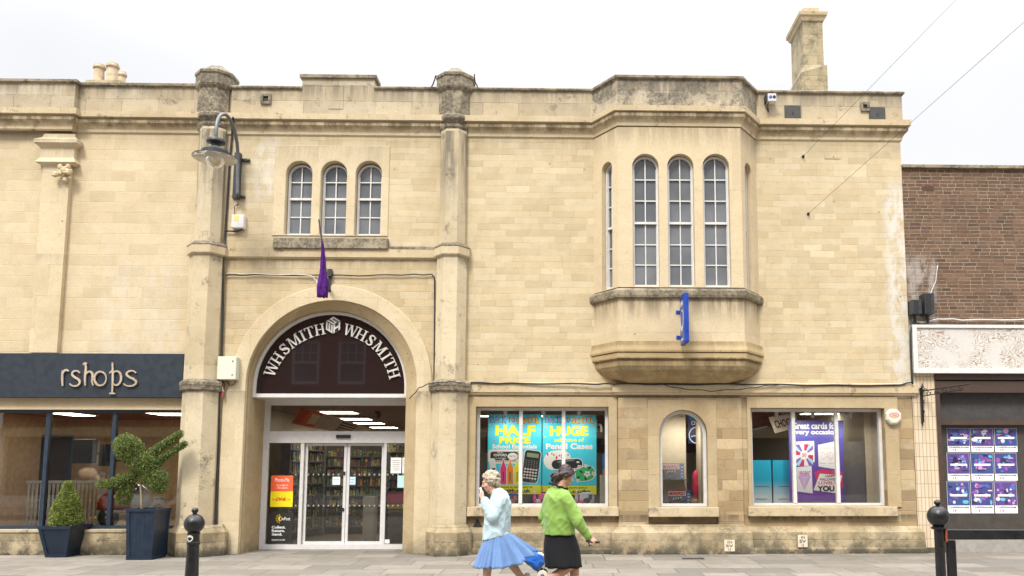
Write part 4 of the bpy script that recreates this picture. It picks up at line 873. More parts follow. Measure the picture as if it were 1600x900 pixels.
# ================================================================ flag
fl = thing('furled_flag', 'furled purple flag on a pole above the entrance arch', 'flag', (XX(514, 450), 0, ZZ(452, 514)))
P0 = Vector((XX(513, 452, -.12), -.12, ZZ(452, 513, -.12))); P1 = Vector((XX(498.5, 343, -1.25), -1.25, ZZ(343, 498, -1.25)))
q = MB('lamp_grey'); q.smooth = True; q.tube([P0, P1], .017, 8); q.build('pole', fl)
q = MB('dark_grey_iron'); a = PR(512, 421, 519, 432, -.05); q.box(a[0], a[1], -.10, -.001, a[2], a[3]); q.tube([P0+Vector((.0, .1, -.02)), P0.lerp(P1, .16)], .03, 8); a = PR(513, 431, 517, 452, -.03); q.box(a[0], a[1], -.05, -.001, a[2], a[3]); q.build('bracket', fl)
q = MB('purple_cloth'); q.smooth = True; rings = []
for k in range(22):
    t_ = k/21; v = 378+86*t_; u = 503.5-1.0*t_+3.0*math.sin(t_*2.6)*(1-t_*.5); yy = -.98+.42*t_
    x, z = W(u, v, yy); R0 = .02+.062*min(1, t_*1.3)+(.03 if t_ > .55 else 0)*min(1, (t_-.55)*4 if t_ > .55 else 0)
    rings.append([(x+R0*.85*math.cos(2*math.pi*j/28)*(1+.22*math.cos(2*math.pi*j/28*5+t_*5)+.1*math.sin(2*math.pi*j/28*9+t_*9)), yy+R0*.7*math.sin(2*math.pi*j/28)*(1+.22*math.cos(2*math.pi*j/28*5+t_*5)), z+.012*math.sin(j*1.7)) for j in range(28)])
q.loft(rings); q.build('cloth', fl)
# ================================================================ projecting sign
xs = (1072-880)/1280*14.75; ps = thing('projecting_sign', 'bright blue projecting sign fixed edge on to the oriel bay', 'sign', (xs, -P_, 3.9))
z0, z1 = ZZ(534, 1076, -1.25), ZZ(457, 1076, -1.25); q = MB('royal_blue'); q.box(xs, xs+.09, -1.25, -.74, z0, z1); q.build('panel', ps, bevel=.008)
q = MB('royal_blue'); 
for z in (z0+.18, z1-.25): q.box(xs+.0, xs+.05, -.739, -P_-.001, z-.02, z+.02); q.box(xs-.06, xs+.09, -P_-.012, -P_-.001, z-.035, z+.035)
q.build('fixing_arm', ps)
q = MB('white_paint'); q.X = Matrix.Translation((xs-.002, 0, 0)) @ Matrix.Rotation(math.radians(-90), 4, 'Z')
cz_ = (z0+z1)/2; q.slab(ell_pts(.99, cz_-.02, .2, .2, 28), [ell_pts(.99, cz_+.01, .165, .15, 28)], -.004, -.0005); q.slab(rect_pts(.86, 1.12, z1-.2, z1-.12), [], -.004, -.0005); q.slab(rect_pts(.86, 1.12, z0+.06, z0+.1), [], -.004, -.0005); q.build('emblem', ps)
# ================================================================ arched shop sign letters
def serif(ch):
    """strokes and serifs of a letter in a unit-high box; returns (width, list of polygons)"""
    P = []; T, t, sf = .165, .065, .062
    def bar(x0, y0, x1, y1, w): P.append([(x0-w/2, y0), (x0+w/2, y0), (x1+w/2, y1), (x1-w/2, y1)])
    def ser(x, y, l): P.append([(x-l/2, y), (x+l/2, y), (x+l/2, y+sf), (x-l/2, y+sf)])
    if ch == 'H':
        for x in (.2, .8): bar(x, 0, x, 1, T); ser(x, 0, .4); ser(x, 1-sf, .4)
        P.append([(.2, .46), (.8, .46), (.8, .46+t), (.2, .46+t)]); return 1.0, P
    if ch == 'I': bar(.2, 0, .2, 1, T); ser(.2, 0, .4); ser(.2, 1-sf, .4); return .4, P
    if ch == 'T':
        bar(.43, 0, .43, 1, T); ser(.43, 0, .42); P.append([(.0, 1-t), (.86, 1-t), (.86, 1), (.0, 1)])
        P.append([(.0, .76), (.06, .76), (.11, 1-t), (.0, 1-t)]); P.append([(.86, .76), (.80, .76), (.75, 1-t), (.86, 1-t)]); return .86, P
    if ch == 'W':
        bar(.4, 0, .17, 1, T*.95); bar(.42, 0, .7, 1, t*1.2); bar(.98, 0, .7, 1, T*.95); bar(1.0, 0, 1.25, 1, t*1.2); ser(.17, 1-sf, .36); ser(.68, 1-sf, .34); ser(1.25, 1-sf, .3); return 1.4, P
    if ch == 'M':
        bar(.15, 0, .2, 1, t*1.3); bar(.6, .05, .25, 1, T); bar(.6, .05, .98, 1, t*1.3); bar(1.03, 0, 1.02, 1, T); ser(.15, 0, .3); ser(1.03, 0, .4); ser(.14, 1-sf, .26); ser(1.08, 1-sf, .28); return 1.22, P
    if ch == 'S':
        c = [(.62, .74), (.56, .9), (.38, .965), (.2, .92), (.12, .78), (.18, .62), (.36, .52), (.54, .42), (.63, .26), (.55, .1), (.36, .035), (.17, .09), (.09, .27)]; ws = [.06, .09, .1, .13, .17, .2, .22, .21, .18, .13, .1, .09, .06]
        for i in range(len(c)-1):
            a, b = Vector(c[i]), Vector(c[i+1]); d = (c and (Vector(c[min(i+1, 12)])-Vector(c[max(i-1, 0)])).normalized()); d2 = (Vector(c[min(i+2, 12)])-Vector(c[i])).normalized()
            n1 = Vector((-d.y, d.x))*ws[i]/2; n2 = Vector((-d2.y, d2.x))*ws[i+1]/2; P.append([tuple(a+n1), tuple(a-n1), tuple(b-n2), tuple(b+n2)])
        P.append([(.60, .66), (.68, .66), (.68, .97), (.62, .97)]); P.append([(.02, .04), (.08, .04), (.11, .34), (.03, .34)]); return .74, P
CS = W(517.5, 612, .3)
lsg = thing('arched_shop_sign', 'silver serif letters and cube emblem arched across the dark fanlight', 'sign', (C2[0], .33, C2[1]))
kx = (16+.3)/1280
LT = [('W', 159.5), ('H', 148.6), ('S', 138.2), ('M', 127.3), ('I', 118.4), ('T', 111.6), ('H', 102.3), ('W', 74.4), ('H', 64.0), ('S', 54.0), ('M', 43.0), ('I', 33.5), ('T', 26.4), ('H', 17.0)]
for ch_, ang in LT:
    wd, pl_ = serif(ch_); a = math.radians(ang); er = Vector((math.cos(a), math.sin(a))); et = Vector((math.sin(a), -math.cos(a))); H_ = 17.6*kx; r0 = 91.6*kx
    mb = MB('silver_letter')
    for k, pg in enumerate(pl_):
        q = []
        for x, z in pg:
            p = Vector(CS)+er*(r0+z*H_)+et*((x-wd/2)*H_*.92); q.append((p.x, p.y))
        mb.slab(q, [], .30-.0007*k, .3335)
    p = Vector(CS)+er*r0; mb.build('letter', lsg)
# emblem: cube of three faces with letters
ec = Vector(W(520.5, 508, .3)); s = 13.5*kx
hx = [(ec.x+s*math.cos(math.radians(90+60*i)), ec.y+s*1.07*math.sin(math.radians(90+60*i))) for i in range(6)]   # top, ul, ll, bottom, lr, ur
c0 = (ec.x, ec.y)
mb = MB('dark_grey_iron'); mb.slab(hx, [], .318, .3335)
def face(o, a, b, polys, k0):
    for k, pg in enumerate(polys):
        mb.slab([(o[0]+(a[0]-o[0])*x+(b[0]-o[0])*z, o[1]+(a[1]-o[1])*x+(b[1]-o[1])*z) for x, z in pg], [], .305-.0006*k-k0, .3179)
mb.use('silver_letter')
def bars(l): return [[(a, b), (c, b), (c, d), (a, d)] for a, b, c, d in l]
face(hx[1], c0, hx[0], bars([(.06, .06, .94, .24), (.76, .06, .94, .58), (.06, .41, .94, .59), (.06, .41, .24, .94), (.06, .76, .94, .94)]), 0)
face(hx[2], hx[3], hx[1], bars([(.06, .06, .24, .94), (.41, .06, .59, .94), (.76, .06, .94, .94), (.06, .06, .94, .24)]), .006)
face(hx[3], hx[4], c0, bars([(.06, .06, .26, .94), (.74, .06, .94, .94), (.06, .4, .94, .6)]), .012)
mb.build('emblem', lsg)

# ================================================================ shop window posters
YP = .78
def art(name, label, box, y, base, cat='poster', group=None):
    a = PR(*box, y); p = MB(base); p.box(a[0], a[1], y, y+.006, a[2], a[3]); p.yy = y-.0001; p.cx = (a[0]+a[1])/2; p.z0 = a[2]; p.nm = name; p.lb = label; p.ct = cat; p.gr = group; return p
def ac(p, col): p.yy -= .00006; return p.use(pc(*col))
def apoly(p, col, pts): ac(p, col); p.slab([W(u, v, p.yy) for u, v in pts], [], p.yy-.00003, p.yy+.00004); return p
def arct(p, col, u0, v0, u1, v1): return apoly(p, col, [(u0, v0), (u1, v0), (u1, v1), (u0, v1)])
def aell(p, col, u, v, ru, rv, n=20, rot=0):
    return apoly(p, col, [(u+ru*math.cos(2*math.pi*i/n)*math.cos(rot)-rv*math.sin(2*math.pi*i/n)*math.sin(rot), v+ru*math.cos(2*math.pi*i/n)*math.sin(rot)+rv*math.sin(2*math.pi*i/n)*math.cos(rot)) for i in range(n)])
def atxt(p, col, s, u0, v0, u1, v1, bold=.02, shear=0): ac(p, col); return p.text(s, PR(u0, v0, u1, v1, p.yy), p.yy, .00003, bold, None, shear)
def arrect(p, col, cu, cv, w_, h_, rot, r=.2):
    pts = []; k = min(r, .5)*min(w_, h_)
    for sx, sy, a0 in ((1, 1, 0), (-1, 1, 90), (-1, -1, 180), (1, -1, 270)):
        for j in range(6):
            a = math.radians(a0+18*j); x = sx*(w_/2-k)+k*math.cos(a); y = sy*(h_/2-k)+k*math.sin(a)
            pts.append((cu+x*math.cos(rot)-y*math.sin(rot), cv+x*math.sin(rot)+y*math.cos(rot)))
    return apoly(p, col, pts)
def adone(p): return tag(p.build(p.nm, loc=(p.cx, YP, p.z0)), p.lb, p.ct, p.gr)
CY = (58, 190, 215); YE = (244, 232, 20)
def b2s(p, o):
    c7 = [(120, 110, 190), (170, 70, 80), (120, 110, 190), (120, 110, 190)]
    for k, ch_ in enumerate('BACK'):
        atxt(p, (60, 30, 90), ch_, o+2+k*6.3, 651-(k % 2)*1, o+8.6+k*6.3, 660.5+(k % 2)); atxt(p, (150, 150, 215), ch_, o+2.8+k*6.3, 652, o+7.8+k*6.3, 659.5, 0)
    for k, ch_ in enumerate('TO'): atxt(p, (150, 30, 60), ch_, o+29.5+k*5.6, 652, o+35+k*5.6, 660.5, .05)
    for k, ch_ in enumerate('SCHOOL'):
        dv = math.sin(k*1.2)*1.3; atxt(p, (150, 25, 40), ch_, o+43+k*5.9, 651.5+dv, o+49.4+k*5.9, 662+dv, .06); atxt(p, (235, 190, 60), ch_, o+43.8+k*5.9, 652.5+dv, o+48.6+k*5.9, 661+dv, .0)
pA = art('poster', 'turquoise back to school poster with half price lettering and calculator', (762, 647, 846, 772), YP, pc(*CY)); b2s(pA, 764)
atxt(pA, YE, 'HALF', 774, 664, 836.5, 680.5, .05); atxt(pA, YE, 'PRICE', 780, 682, 829, 693.5, .05); atxt(pA, (250, 250, 250), 'School Essentials', 769, 694, 839, 701, .035)
for u, v, c in ((766, 664, (240, 160, 40)), (773, 688, (230, 60, 80)), (819, 665, (230, 60, 80)), (843, 672, (230, 60, 80))): aell(pA, c, u, v, 1.2, 1.2, 8)
arrect(pA, (215, 210, 200), 790, 713.5, 54, 22, 0); arrect(pA, (170, 168, 160), 790, 713.5, 49, 17, 0); arrect(pA, (30, 30, 32), 788, 712.5, 43, 13, 0, .3); atxt(pA, (235, 235, 235), 'OXFORD', 771, 709, 792, 713, .03); atxt(pA, (200, 200, 200), 'HELIX', 777, 706.2, 786, 708, .02); atxt(pA, (200, 200, 200), 'SET OF INSTRUMENTS', 774, 715, 791, 717.5, .01); aell(pA, (225, 225, 228), 801, 713, 8, 5.5)
atxt(pA, (60, 60, 60), 'MATHS', 796, 711.5, 806, 714.5, 0)
arrect(pA, (225, 225, 222), 770.5, 734, 10, 36, -.12, .3); arrect(pA, (60, 60, 70), 771, 733, 6, 3, -.12); arrect(pA, (110, 160, 70), 774, 748, 4, 8, -.12)
for u, c in ((786.5, (228, 45, 120)), (797, (240, 130, 25)), (808, (232, 225, 20))):
    apoly(pA, (245, 245, 245), [(u-5, 757.5), (u-5.6, 731), (u-1.6, 722), (u-1.2, 717), (u+1.6, 717), (u+2, 722), (u+5.6, 731), (u+5.2, 757.5)])
    apoly(pA, c, [(u-4.2, 756.5), (u-4.8, 731.5), (u-1, 722), (u-.8, 718), (u+1, 718), (u+1.4, 722), (u+4.8, 731.5), (u+4.4, 756.5)]); arct(pA, (50, 30, 30), u-.7, 737, u+.6, 752)
arrect(pA, (245, 245, 245), 830, 729, 26.5, 52, .13, .2); arrect(pA, (38, 40, 40), 830, 729, 25, 50.5, .13, .2); arrect(pA, (20, 22, 22), 832.3, 712.5, 22, 12, .13, .2); arrect(pA, (120, 135, 105), 832.6, 711.5, 18.5, 6.5, .13, .1)
for r_ in range(4):
    for c_i in range(5): x, y = -9+c_i*4.4, 4.5+r_*4.6; arrect(pA, (205, 205, 205), 830+x*math.cos(.13)-y*math.sin(.13), 729+x*math.sin(.13)+y*math.cos(.13), 3.1, 2.5, .13)
for r_ in range(4):
    for c_i in range(5): x, y = -8.6+c_i*4.2, -9+r_*3.1; arrect(pA, (120, 122, 125), 830+x*math.cos(.13)-y*math.sin(.13), 729+x*math.sin(.13)+y*math.cos(.13), 1.8, 1.0, .13)
arct(pA, YE, 762, 758, 846, 772); atxt(pA, (25, 30, 60), 'Find more in store and at', 771, 759.3, 832, 762.5, .02); atxt(pA, (25, 30, 60), 'whsmith.co.uk', 770, 763.5, 829.5, 770, .045); adone(pA)
pB = art('poster', 'turquoise back to school poster with pencil cases on it', (847.6, 648, 932, 773), YP, pc(*CY)); b2s(pB, 850)
atxt(pB, YE, 'HUGE', 859, 665.5, 919.5, 681, .05); atxt(pB, YE, 'selection of', 866, 684, 912.5, 690.5, .035); atxt(pB, (250, 250, 250), 'Pencil Cases', 853, 692.5, 926, 702, .04)
for u, v, c in ((854, 667.5, (230, 60, 80)), (851.5, 683, (240, 160, 40)), (929, 665, (230, 60, 80))): aell(pB, c, u, v, 1.2, 1.2, 8)
arrect(pB, (245, 243, 240), 871, 719, 43, 30, -.12, .6); arrect(pB, (232, 222, 212), 871, 719, 40, 27, -.12, .6); rs_ = random.Random(2)
for k in range(24): aell(pB, (190, 40, 50), 854+rs_.random()*35, 709+rs_.random()*20-(.06*k), 1.2, 1.6, 7)
arrect(pB, (225, 235, 240), 886, 725, 50, 17, -.05, .9); arrect(pB, (25, 32, 34), 886, 725, 48, 14.5, -.05, .9); arrect(pB, (120, 135, 140), 884, 720.5, 26, 1.5, -.12); aell(pB, (190, 200, 205), 903, 722, 2.5, 1.5)
arrect(pB, (245, 245, 245), 914.5, 740, 33, 24, -.2, .5); arrect(pB, (50, 165, 90), 914.5, 740, 31, 22, -.2, .5)
for (cu, cv, rr_) in ((917.5, 740.5, 4.2), (928, 740, 3), (905, 729.5, 2.8), (915, 728, 2.6), (903, 751, 2.5)):
    for k in range(5): a = k*1.257+.4; aell(pB, (235, 205, 225), cu+rr_*.75*math.cos(a), cv+rr_*.75*math.sin(a), rr_*.52, rr_*.42, 10, a)
    aell(pB, (170, 70, 60), cu, cv, rr_*.2, rr_*.2, 8)
for (cu, cv, ro_) in ((908, 737, .6), (921, 731, -.9), (903.5, 746, -.4), (915, 748, 1.2)): aell(pB, (25, 60, 45), cu, cv, 3.5, 1.6, 12, ro_)
arct(pB, YE, 847.6, 759, 932, 773); atxt(pB, (25, 30, 60), 'Find more in store and at', 857, 760.3, 918, 763.5, .02); atxt(pB, (25, 30, 60), 'whsmith.co.uk', 856, 764.5, 918, 771, .045); adone(pB)
# cards poster
pC = art('poster', 'purple poster of greeting cards hanging in the right window', (1233.5, 657, 1318, 783), YP+.02, pc(72, 66, 150))
for k in range(8): arct(pC, (66+int(6*k), 74-2*k, 155), 1233.5, 657+k*15.75, 1318, 657+(k+1)*15.75)
atxt(pC, (250, 250, 250), 'Great cards for', 1237, 660, 1310, 670.5, .035); atxt(pC, (250, 250, 250), 'every occasion', 1237, 671.5, 1309, 681, .035)
apoly(pC, (240, 240, 240), [(1244, 690), (1272, 689), (1273, 722), (1245, 722)])
for k in range(16):
    a0, a1 = 2*math.pi*k/16, 2*math.pi*(k+1)/16; cu, cv = 1256.5, 711
    f_ = lambda a: (cu+max(-14, min(14, 20*math.cos(a))), cv+max(-17, min(17, 22*math.sin(a))))
    apoly(pC, ((190, 40, 90), (150, 205, 230), (120, 90, 180), (235, 240, 245))[k % 4], [(cu, cv), f_(a0), f_(a1)])
aell(pC, (248, 240, 245), 1256.5, 711, 6.5, 7.5); atxt(pC, (190, 60, 110), '30', 1253, 708, 1260, 714, .02)
apoly(pC, (250, 250, 250), [(1278, 695), (1303, 690), (1305, 733), (1279, 729)]); apoly(pC, (232, 234, 238), [(1280, 697), (1305, 698), (1307, 733), (1280, 729)]); atxt(pC, (200, 180, 195), 'DAD', 1284, 706, 1302, 718, .0)
for k in range(22): aell(pC, ((90, 130, 190), (210, 90, 130), (220, 180, 70))[k % 3], 1282+((k*7) % 24), (700 if k % 2 else 724)+((k*5) % 5), .7, .7, 6)
apoly(pC, (245, 235, 242), [(1245, 730), (1268, 728), (1270, 771), (1246, 768)]); apoly(pC, (205, 150, 205), [(1247, 745), (1251, 740), (1263, 739), (1267, 745), (1257, 766)]); apoly(pC, (150, 190, 225), [(1252, 745), (1262, 744.5), (1257, 766)]); apoly(pC, (240, 170, 200), [(1255, 745), (1259, 745), (1257, 766)]); atxt(pC, (150, 80, 150), 'URGENT', 1248, 736, 1267, 741, .02)
apoly(pC, (190, 50, 95), [(1272, 738), (1283, 733), (1316, 737), (1318, 762), (1278, 760)]); apoly(pC, (248, 215, 232), [(1281, 740), (1316, 743), (1309, 771), (1271, 766)])
for s_, u0, v0, u1, v1 in (('HAPPY', 1290, 742, 1308, 746), ('HALLOWEEN', 1281, 747, 1310, 751), ('LOVELY', 1279, 752, 1308, 757)): atxt(pC, (200, 50, 90) if s_ == 'LOVELY' else (60, 40, 60), s_, u0, v0, u1, v1, .03)
atxt(pC, (30, 25, 35), 'YOU', 1277, 759, 1304, 768, .05); adone(pC)
# turquoise panels in the right window
m, t = newmat('sea_print'); g_ = t.new('ShaderNodeNewGeometry').outputs['Position']; sp = t.new('ShaderNodeSeparateXYZ'); t.l.new(g_, sp.inputs[0])
zl, zh = ZZ(783, 1200, .95), ZZ(720, 1200, .95); t.bsdf(t.mix(t.mr(sp.outputs[2], zl, zl+(zh-zl)*.55), srgb(225, 240, 245), srgb(25, 180, 220)), .4)
for u0, u1, wd in ((1172, 1205.5, 'left of the pair'), (1208, 1238, 'right of the pair')):
    a = PR(u0, 719, u1, 787.5, .95); a = (a[0], a[1], W3[2]-.003, a[3]); p = MB('sea_print'); p.box(a[0], a[1], .95, .98, a[2], a[3]); p.use(pc(60, 90, 120)).box(a[0]+.1, a[1]-.1, .946, .9495, a[2]+.1, a[2]+.115); p.box(a[0]+.1, a[1]-.05, .946, .9495, a[2]+.36, a[2]+.372)
    tag(p.build('backing_board', loc=((a[0]+a[1])/2, .95, a[2]), bevel=.004), 'turquoise panel fading to white at the foot of the right window, %s' % wd, 'display panel', 'turquoise panels in the right window')
a = PR(1312, 690, 1352, 788, .9); a = (a[0], a[1], W3[2]-.003, a[3]); p = MB('shelf_grey'); p.box(a[0], a[1], .9, .94, a[2], a[3]); p.use(pc(95, 92, 98)).box(a[0]+.02, a[1]-.02, .892, .8995, a[2]+.02, a[3]-.5)
p.use(pc(90, 85, 100)); p.text('Year', (a[0]+.08, a[1]-.1, a[2]+.28, a[2]+.5), .891, .001, .0)
tag(p.build('display_board', loc=((a[0]+a[1])/2, .9, a[2])), 'dark grey display board standing at the right of the purple poster', 'display board')
p = MB('cloth_cream'); x0 = XX(1352, 700, .9); p.box(x0, XX(1420, 700, .9), .9, .94, 0.02, ZZ(640, 1370, .9)); tag(p.build('screen_wall', loc=(x0, .9, 0.02)), 'cream partition at the right end of the right window', 'partition')
# hanging chocolate board
p = MB('cloth_cream'); q = [W(u, v, 1.1) for u, v in ((1201, 652), (1243, 645), (1247, 668), (1211, 677))]; p.slab(q, [], 1.1, 1.12)
A_, B_, C_, D_ = [Vector(x) for x in q]
fnm = lambda x, z: tuple((D_.lerp(C_, x)*(1-z)+A_.lerp(B_, x)*z))
p.use(pc(45, 30, 25)); p.text('CHOCOLATE', (.12, 1.35, .25, .75), 1.099, .001, .03, fnm); hb = tag(p.build('hanging_board', loc=(q[3][0], 1.1, q[3][1])), 'tilted cream board lettered CHOCOLATE hanging inside the right window', 'sign')
p = MB('interior_red'); q = [W(u, v, 2.2) for u, v in ((1160, 641), (1215, 641), (1240, 668), (1160, 664))]; p.slab(q, [], 2.2, 2.25); tag(p.build('hanging_banner', loc=(q[0][0], 2.2, q[3][1])), 'dark red banner hanging behind the tilted chocolate board', 'banner')
# spotlights
for u, v, wn_ in ((789, 645, 'over the half price poster'), (849, 645, 'between the two turquoise posters'), (904, 645, 'over the pencil case poster'), (1212, 649, 'left, over the turquoise panels'), (1269, 649, 'over the purple poster'), (1327, 650, 'right, over the grey board'), (1066, 648, 'high in the small arched window')):
    x, z = W(u, v, .30); o_ = thing('spotlight', 'small white ceiling spotlight in the shop window, %s' % wn_, 'spotlight', (x, .30, z+.14), 'spotlights in the shop windows')
    q = MB('white_paint'); q.smooth = True; q.lathe((x, .285, z-.05), [(.035, 0), (.04, .05), (.04, .12), (.02, .14)], 12, (.1, -.15, 1)); q.build('head', o_, auto=40)
    ld = bpy.data.lights.new('spotlight_lamp', 'SPOT'); ld.energy = 17 if u < 1000 else (21 if u > 1100 else 36); ld.energy *= 1 if u == 1269 else 1; ld.spot_size = 2.7; ld.spot_blend = 1; ld.color = (1, .93, .82); ld.shadow_soft_size = .04; lo_ = bpy.data.objects.new('spotlight_lamp', ld); COL.objects.link(lo_); lo_.location = (0, -.03, -.26); lo_.rotation_euler = (math.radians(30), 0, 0); lo_.parent = o_; q = MB('white_paint'); q.box(x-.012, x+.012, .302, .318, z+.09, min(z+.35, 2.949)); q.build('stem', o_)
    if z > 5: print('spot high')
# toys/bags on the window ledge
LZ = W1[2]
def onledge(u, yy): return XX(u, 785, yy)
def lunchbag(u, w_, v0, col, c2, lab, y=.50):
    x = onledge(u, y); hgt = ZZ(v0, u, y)-LZ; wm = w_*(16+y)/1280; o_ = thing('lunch_bag', lab, 'bag', (x, y, LZ), 'school bags and bottles on the window ledge')
    def rr(s_, z): return [(x+wm/2*s_*(abs(math.cos(t_))**.5)*(1 if math.cos(t_) > 0 else -1), y+.09*s_*(abs(math.sin(t_))**.5)*(1 if math.sin(t_) > 0 else -1), z) for t_ in [2*math.pi*(i_+.5)/20 for i_ in range(20)]]
    q = MB(pc(*col)); q.smooth = True; q.loft([rr(.9, LZ), rr(1, LZ+.03), rr(1, LZ+hgt*.7), rr(.9, LZ+hgt*.88), rr(.5, LZ+hgt*.95)]); q.build('body', o_, auto=50)
    q = MB(pc(*c2)); q.slab(ell_pts(x, LZ+hgt*.38, wm*.24, hgt*.18, 16), [], y-.105, y-.09); q.box(x+wm*.1, x+wm*.34, y-.105, y-.088, LZ+hgt*.45, LZ+hgt*.8); q.build('patch', o_)
    q = MB(pc(*c2)); q.tube([(x-wm*.25, y, LZ+hgt*.85), (x-wm*.2, y, LZ+hgt*1.02), (x+wm*.2, y, LZ+hgt*1.02), (x+wm*.25, y, LZ+hgt*.85)], .012, 6); q.build('handle', o_)
def bottle(u, v0, col, c2, lab, y=.48):
    x = onledge(u, y); h = ZZ(v0, u, y)-LZ; o_ = thing('water_bottle', lab, 'bottle', (x, y, LZ), 'school bags and bottles on the window ledge')
    q = MB(pc(*col, rough=.25)); q.smooth = True; q.lathe((x, y, LZ), [(.03, 0), (.036, .01), (.036, h*.55), (.02, h*.75), (.018, h*.82)], 14); q.build('body', o_, auto=50); q = MB(pc(*c2)); q.lathe((x, y, LZ+h*.82), [(.021, 0), (.021, h*.14), (.01, h*.18)], 12); q.build('cap', o_)
lunchbag(801, 20, 770, (25, 60, 150), (230, 120, 70), 'blue lunch bag with an orange patch on the window ledge')
bottle(812, 768, (40, 70, 160), (190, 190, 210), 'dark blue water bottle beside the blue lunch bag'); bottle(835, 768, (215, 75, 150), (235, 190, 215), 'tall pink water bottle on the window ledge')
lunchbag(850, 17, 770, (225, 80, 150), (60, 40, 70), 'pink and black lunch bag on the window ledge', .56); lunchbag(840.5, 10, 781, (240, 150, 175), (250, 220, 220), 'small round pale pink pouch on the window ledge', .40)
lunchbag(917, 23, 768, (200, 200, 225), (50, 50, 70), 'lilac lunch bag with a dark badge on the window ledge'); bottle(901, 766, (205, 185, 225), (235, 230, 240), 'pale lilac water bottle on the window ledge'); lunchbag(907.5, 8, 783, (225, 40, 110), (230, 90, 150), 'tiny bright pink pouch by the lilac bag', .40)
# small arched window display
p = MB('cloth_cream'); a = PR(1033, 640, 1072, 795, .95); p.box(a[0]-.1, a[1], .95, .97, W2[2]-.2, 2.949); tag(p.build('backdrop', loc=(a[0], .95, W2[2]-.2)), 'cream backdrop filling the left of the small arched window', 'backdrop')
p = MB('cloth_cream'); p.box(XX(1093, 700, .5), XX(1093, 700, .5)+.03, .37, .93, W2[2], 2.949); tag(p.build('side_screen', loc=(XX(1093, 700, .5), .6, W2[2])), 'cream side screen at the right of the small arched window', 'screen')
a = PR(1033, 747, 1074, 749, .55); p = MB('shelf_grey'); p.box(a[0], a[1], .38, .94, a[2]-.02, a[2]); shz = a[2]; tag(p.build('glass_shelf', loc=((a[0]+a[1])/2, .5, a[2]-.02)), 'thin grey shelf carrying the faded board game', 'shelf')
def game(u0, v0, u1, zb_, y, lab, faded):
    a = PR(u0, v0, u1, 780, y); k = (lambda c: tuple(int(x*.45+115) for x in c)) if faded else (lambda c: c)
    h = ZZ(v0, (u0+u1)/2, y)-ZZ(v0+(25 if faded else 24.5), (u0+u1)/2, y); z1 = zb_+h; p = MB(pc(*k((170, 190, 205)))); p.box(a[0], a[1], y, y+.05, zb_, z1); p.yy = y-.001
    w_ = a[1]-a[0]
    def r(x0, z0, x1, z1_, c): p.yy -= .0006; p.use(pc(*k(c))); p.box(a[0]+w_*x0, a[0]+w_*x1, p.yy-.0004, p.yy+.0005, zb_+h*z0, zb_+h*z1_)
    r(.01, .02, .80, .62, (35, 60, 80)); r(.80, 0, 1, 1, (40, 80, 150)); r(.03, .64, .78, .95, (235, 235, 235)); r(0, .95, .8, 1, (150, 30, 40))
    rr = random.Random(4)
    for _ in range(30): x0 = rr.uniform(.02, .72); z0 = rr.uniform(.04, .5); r(x0, z0, x0+.06, z0+.1, rr.choice([(200, 220, 225), (70, 130, 100), (180, 50, 50), (60, 90, 140), (230, 220, 180), (40, 60, 70)]))
    for q_ in range(4): r(.86, .12+q_*.2, .94, .2+q_*.2, (210, 220, 235))
    p.yy -= .0006; p.use(pc(*k((200, 30, 35)))); p.text('MONOPOLY', (a[0]+w_*.05, a[0]+w_*.76, zb_+h*.68, zb_+h*.9), p.yy, .0006, .04); return tag(p.build('board_game', loc=((a[0]+a[1])/2, y+.02, zb_)), lab, 'board game', 'boxed board games in the arched window')
game(1035, 725, 1069, shz, .50, 'faded board game box on the shelf of the arched window', True)
game(1044, 767, 1079, W2[2], .46, 'bright board game box standing at the foot of the arched window', False)
pD = art('poster', 'dark blue poster with a white clock outline seen in the arched window', (1075, 640, 1105, 693), 1.15, pc(20, 45, 95)); aell(pD, (15, 115, 165), 1090, 650, 15, 11); pD.yy -= .0006; pD.use(pc(215, 225, 235)); c = W(1088, 680, pD.yy); R_ = 12*17/1280
pD.slab(ell_pts(c[0], c[1], R_, R_*1.1, 24), [ell_pts(c[0], c[1], R_*.88, R_*.97, 24)], pD.yy-.0005, pD.yy); pD.stroke([W(1080, 682, pD.yy), W(1089, 681, pD.yy), W(1095, 688, pD.yy)], .02, pD.yy, .0005); atxt(pD, (235, 240, 245), 'Ch', 1080, 658, 1088, 664, .03); adone(pD)
p = MB(pc(190, 45, 80)); p.smooth = True; x, z = W(1088, 755, .8); p.lathe((x, .8, W2[2]+.12), [(.03, 0), (.07, .06), (.10, .22), (.07, .36), (.085, .45), (.05, .56), (.01, .60)], 14); p.use(pc(80, 90, 120)).lathe((x+.12, .75, W2[2]), [(.06, 0), (.08, .1), (.07, .3), (.02, .42)], 12)
p.use(pc(150, 110, 70)).box(x-.12, x+.08, .72, .9, W2[2]-.0, W2[2]+.13); tag(p.build('plush_toy', loc=(x, .8, W2[2])), 'pink soft toy pile at the right of the arched window', 'toy')
# right margin inside window one
p = MB('arch_panel'); q = ell_pts(*W(936, 672, .9), .26, .32, 28); p.slab(q, [], .9, .93); p.use(pc(220, 215, 220)); a = PR(930, 656, 941, 675, .899); p.text('h', a, .899, .001, .02); tag(p.build('hanging_roundel', loc=(q[7][0], .9, q[21][1])), 'dark round hanging sign with a white letter beside the pencil case poster', 'sign')
p = MB('cream_metal'); a = PR(938, 742, 950, 792, .55); p.box(a[0], a[1], .55, .75, LZ-.0, a[3]); p.use(pc(30, 120, 200)).box(a[0]+.05, a[0]+.11, .6, .63, a[3], a[3]+.42); p.use(pc(225, 140, 40)).box(a[0]+.055, a[0]+.105, .595, .625, a[3]+.001, a[3]+.12); tag(p.build('display_stand', loc=(a[0], .6, LZ)), 'cream display stand at the right end of the poster window', 'display stand')

